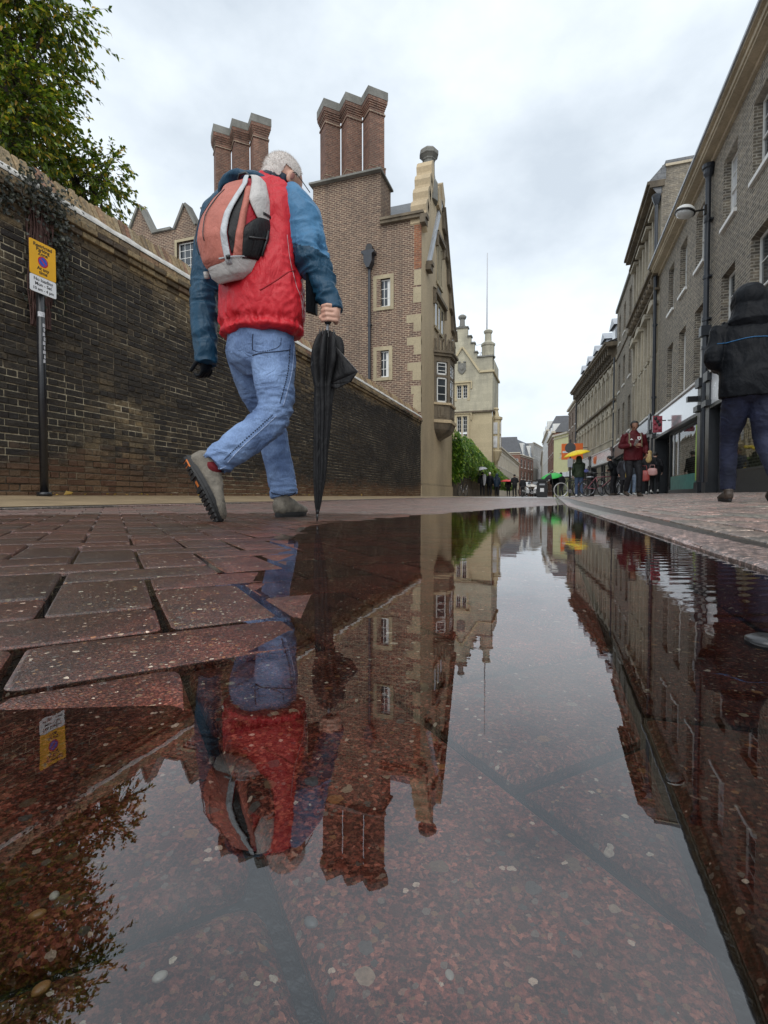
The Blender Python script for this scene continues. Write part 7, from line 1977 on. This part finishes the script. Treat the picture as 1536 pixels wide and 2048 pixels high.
def open_umbrella(loc, label, mats, r=.5, tiltx=0, tilty=0, group=None, rz=0):
    o = empty('umbrella', loc, label=label, cat='umbrella', group=group); o.rotation_euler = (tiltx, tilty, rz)
    for par in range(len(mats)):
        vs = []; fs = []; m = MB()
        for k in range(8):
            if k % len(mats) != par: continue
            k0 = len(m.v); V = []; n1, n2 = 6, 6
            for j in range(n1+1):
                th = j/n1*1.05
                for i in range(n2+1):
                    a = 2*PI*(k+i/n2)/8; sag = 1-.045*math.sin(PI*i/n2)*(j/n1)
                    V.append((r*math.sin(th)/math.sin(1.05)*math.cos(a)*sag, r*math.sin(th)/math.sin(1.05)*math.sin(a)*sag, .62+(math.cos(th)-math.cos(1.05))*r*.62 - .03*r*math.sin(PI*i/n2)*(j/n1)))
            m.add(V, [(j*(n2+1)+i, j*(n2+1)+i+1, (j+1)*(n2+1)+i+1, (j+1)*(n2+1)+i) for j in range(n1) for i in range(n2)])
        c = m.build('canopy' if par == 0 else 'canopy_panel', mats[par], o, True); q = c.modifiers.new('t', 'SOLIDIFY'); q.thickness = .002
    MB().tube([(0, 0, 0), (0, 0, .62+r*.33), (0, 0, .62+r*.33+.06)], .007, 6).build('shaft', M_steel, o); MB().tube([(0, 0, -.04), (0, 0, .10)], .014, 8).build('handle', M_black, o)
    m = MB()
    for k in range(8): a = 2*PI*k/8; m.tube([(r*.98*math.cos(a), r*.98*math.sin(a), .615), (r*.5*math.cos(a), r*.5*math.sin(a), .62+r*.20), (0, 0, .62+r*.29)], .003, 4)
    m.build('rib', M_steel, o)
    return o
def head_rz(deg): return math.radians(-deg)      # degrees to the right of the street direction

# hooded man at the right edge, his back to us
rman, H_, s_ = person((1.51, 4.83), head_rz(2), 'person in a hooded black jacket with blue stripe walking away at the right edge', 1.77, M_blackc, M_denimd, hood=True, stride=.55, arms='front', vox=.008, wide=1.16, lean=.08, headtilt=.35)
jk = [c for c in rman.children if c.name.startswith('jacket')][0]
bt = bvh(jk); S_ = []
for q in range(31):
    a = -1.25+2.5*q/30; d = Vector((math.sin(a), -math.cos(a), 0)); o0 = Vector((0, .05, 1.285+.028*math.cos(a))) + d*.6
    h_ = bt.ray_cast(o0, -d)
    if h_[0] is not None: S_.append(h_[0] + h_[1]*.002)
m = MB(); m.tube(S_, .0045, 6); m.build('blue_piping', cloth('mid blue piping', (.02,.09,.20), .5), jk, True)
# person cut by the right edge further on
person((2.15, 5.55), head_rz(170), 'person in grey cut off by the right edge of the picture', 1.70, cloth('grey fleece', (.16,.16,.15), .8), M_denimd, stride=.3, vox=.012)
# man in maroon coming towards us with a phone
mar, H_, s_ = person((1.76, 13.1), head_rz(168), 'young man in a maroon tracksuit top looking down at his phone', 1.78, M_maroon, M_darkc, M_skin2, M_hairb, stride=.25, arms='phone', vox=.010, headtilt=.45, lean=.02, wide=1.08)
hp = H_[1]
ph = empty('phone', mar.matrix_basis @ (hp + Vector((-.01, .07, .05))), label='pale mobile phone in the hand of the man in maroon', cat='phone'); ph.rotation_euler = (math.radians(-35), 0, mar.rotation_euler.z)
MB().box((-.04, -.005, -.075), (.04, .005, .075)).build('case', M_steel, ph); MB().box((-.036, -.0065, -.07), (.036, -.005, .07)).build('screen', M_glass, ph)
M_strap = cloth('khaki strap', (.18,.16,.10), .7)
jm = [c for c in mar.children if c.name.startswith('jacket')][0]; bt = bvh(jm)
for x in (-.12, .12):
    S_ = []
    for q in range(16):
        z = 1.50-.34*q/15; h_ = bt.ray_cast(Vector((x*(1+.25*q/15), 1, z)), Vector((0, -1, 0)))
        if h_[0] is not None: S_.append(h_[0]+Vector((0, .004, 0)))
    MB().tube(S_, .016, 6).build('strap', M_strap, jm, True)
def badge(x, z, r, mat, parent, bt_, name, shape='shield'):
    h_ = bt_.ray_cast(Vector((x, 1, z)), Vector((0, -1, 0)))
    if h_[0] is None: return
    pts = [(-r, r), (r, r), (r, -.2*r), (0, -1.25*r), (-r, -.2*r)] if shape == 'shield' else [(-r*1.3, -r*.6), (r*1.3, -r*.6), (r*.2, r*.7), (-r*.2, r*.7)]
    m = MB(); m.prism([(x+a, z+b) for a, b in pts], h_[0].y+.012, h_[0].y-.01); m.build(name, mat, parent)
badge(-.075, 1.36, .038, M_signwhite, jm, bt, 'crest'); badge(.09, 1.34, .026, M_signwhite, jm, bt, 'chest_logo', 'tri'); badge(-.075, 1.36, .02, M_redd, jm, bt, 'crest_mark')
bpk = empty('backpack', mar.matrix_basis @ Vector((0, -.2, 1.25)), mar.rotation_euler.z, label='khaki backpack on the man in maroon', cat='backpack')
m = MB(); m.ell((0, 0, 0), (.17, .11, .26), None, 16, 12); m.build('pack_body', M_strap, bpk, True); MB().ell((0, -.09, -.08), (.12, .05, .12), None, 12, 8).build('pocket', M_strap, bpk, True)
# blond woman with handbags
wo, H_, s_ = person((3.30, 20.6), head_rz(20), 'blond woman in dark clothes carrying pink bags beside the shopfront', 1.62, M_darkc, M_darkc, hair=M_blond, stride=.25, arms='front', vox=.014, shoes=M_shoew, coat=.05)
m = MB(); loft(m, [(0, -.02, 1.60, .09, .09), (0, -.07, 1.50, .10, .07), (0, -.10, 1.36, .11, .05), (0, -.11, 1.25, .06, .03)], n=10, seg=14); m.v = [tuple(Vector(q)*s_) for q in m.v]; m.build('long_hair', M_blond, wo, True)
def bag(p, label, mat, w=.34, h=.28, d=.14):
    o = empty('handbag', p, -.3, label=label, cat='bag'); m = MB(); loft(m, [(0, 0, 0, w*.42, d*.5), (0, 0, .03, w*.5, d*.5), (0, 0, h*.6, w*.48, d*.45), (0, 0, h, w*.4, d*.2)], n=10, seg=20); m.build('bag_body', mat, o, True)
    m = MB(); m.tube([(-w*.25, 0, h*.95), (-w*.2, 0, h*1.5), (w*.2, 0, h*1.5), (w*.25, 0, h*.95)], .01, 6); m.build('handle', mat, o, True); return o
wb = Vector((3.30, 20.6, ground(3.3, 20.6)))
bag(wb + Vector((-.20, -.22, .50)), 'coral red tote bag hanging at the side of the blond woman', plain('coral leather', (.40,.07,.06), .4, .12), .38, .36)
bag(wb + Vector((.06, -.28, .70)), 'pale pink handbag behind the blond woman', plain('pale pink leather', (.55,.30,.28), .4, .12), .34, .24)
person((3.62, 21.3), head_rz(10), 'person in black half hidden behind the blond woman', 1.6, M_darkc, M_darkc, stride=.4, vox=.018, shoes=M_shoew)
# olive jacket with the yellow umbrella
ol, H_, s_ = person((1.02, 23.4), head_rz(-4), 'person in an olive hooded jacket and jeans seen from behind under the yellow umbrella', 1.76, M_olive, denim('mid denim', (.035,.06,.12), (.07,.11,.2)), hood=True, arms='up', vox=.013, shoes=M_shoew, wide=1.05)
M_yum = cloth('yellow umbrella', (.85,.62,.02), .45, .06); M_gum = cloth('green umbrella', (.06,.52,.10), .45, .08); M_kum = cloth('black umbrella', (.012,.014,.014), .5, .1)
pz = ground(1.02, 23.4)
def um(hx, hy, z, *a, **k): return open_umbrella((hx, hy, z), *a, **k)
um(1.06, 23.55, pz+1.25, 'open yellow umbrella tilted over the person in olive', [M_yum], .56, .10, -.22)
um(1.02, 26.2, ground(1, 26)+.70, 'dull blue violet umbrella just left of the olive jacket', [cloth('blue violet umbrella', (.10,.11,.30), .5, .1)], .5, .1, .35)
# group by the bicycles
person((2.30, 22.1), head_rz(-60), 'person in black bending over the parked bicycles', 1.62, M_blackc, M_darkc, vox=.016, lean=.18, arms='front')
person((2.55, 21.2), head_rz(170), 'person in a dark grey coat right of the parked bicycles', 1.55, cloth('charcoal coat', (.03,.03,.036), .7), M_darkc, vox=.016, coat=.2, shoes=M_shoew)
person((2.62, 19.9), head_rz(160), 'person in a grey jacket with a yellow bag left of the man in maroon', 1.58, cloth('slate jacket', (.07,.08,.10), .6), denim('light denim', (.14,.2,.3), (.3,.38,.5)), vox=.016, shoes=M_shoew)
bag(Vector((2.50, 19.6, ground(2.6, 19.9)+.62)), 'mustard yellow bag held left of the man in maroon', plain('mustard', (.50,.36,.03), .5, .1), .22, .30)
# green umbrella and figures down the street
gy = ground(.0, 31)
um(-.05, 31.2, gy+.62, 'green and black umbrella with white panel low over a dark figure', [M_gum, M_kum, M_gum, M_gum], .62, .25, -.15)
person((.02, 31.5), head_rz(10), 'dark figure under the green umbrella', 1.50, M_blackc, M_darkc, vox=.02)
person((.45, 34.5), head_rz(-40), 'dark figure right of the green umbrella', 1.6, M_darkc, M_darkc, vox=.022)
# trio under the grey umbrella by the creeper
gz = ground(-4.4, 33.3)
um(-4.62, 33.0, gz+1.12, 'light grey umbrella tilted over people beside the creeper', [cloth('light grey umbrella', (.40,.40,.43), .45, .08)], .60, .12, -.12)
person((-4.48, 33.3), head_rz(-6), 'person with a pale scarf under the light grey umbrella', 1.62, M_darkc, M_darkc, vox=.018, arms='up')
MB().box((-4.42, 33.0, gz+.72), (-4.26, 33.10, gz+1.42)).build('shawl', cloth('pale shawl', (.36,.36,.38), .8), None, label='long pale shawl hanging on the back of the umbrella holder', category='shawl') if False else None
sh_ = empty('shawl', (-4.33, 33.12, gz+.70), label='long pale scarf hanging down the back of the person under the grey umbrella', cat='scarf')
m = MB(); loft(m, [(0, 0, 0, .05, .02), (.01, 0, .3, .085, .03), (0, .02, .62, .11, .04), (0, .05, .74, .07, .03)], n=12, seg=14); m.build('cloth', cloth('pale shawl', (.36,.36,.38), .8), sh_, True)
person((-4.05, 33.6), head_rz(5), 'white haired person in black right of the light grey umbrella', 1.60, M_blackc, M_darkc, hair=M_hairw, vox=.018, coat=.1)
person((-3.62, 33.9), head_rz(0), 'person in a navy coat at the right of the trio by the creeper', 1.5, M_navy, M_darkc, vox=.018, coat=.1, hood=True)
# farther people
um(-3.75, 43.0, ground(-3.6, 43)+.62, 'coral red umbrella over a dark figure far down the street', [cloth('coral umbrella', (.62,.06,.06), .45, .06)], .55)
person((-3.65, 43.2), head_rz(0), 'dark figure under the coral red umbrella', 1.5, M_darkc, M_darkc, vox=.024)
person((-4.5, 43.0), head_rz(10), 'dark figure left of the coral red umbrella', 1.4, M_darkc, M_darkc, vox=.024)
person((-2.9, 40.0), head_rz(-20), 'tall dark figure between the coral and the white umbrella', 1.75, M_darkc, M_darkc, vox=.024, arms='front')
person((-2.35, 41.0), head_rz(15), 'dark figure next to the tall dark figure far down the street', 1.55, M_darkc, M_darkc, vox=.024)
um(-1.75, 41.5, ground(-1.7, 41.5)+.18, 'white umbrella held low far down the street', [cloth('white umbrella', (.70,.66,.60), .45, .05)], .62)
person((-1.7, 41.8), head_rz(0), 'small figure under the low white umbrella', 1.25, cloth('tan coat', (.2,.15,.1), .7), M_darkc, vox=.024)
for o_ in list(bpy.data.materials):
    pass
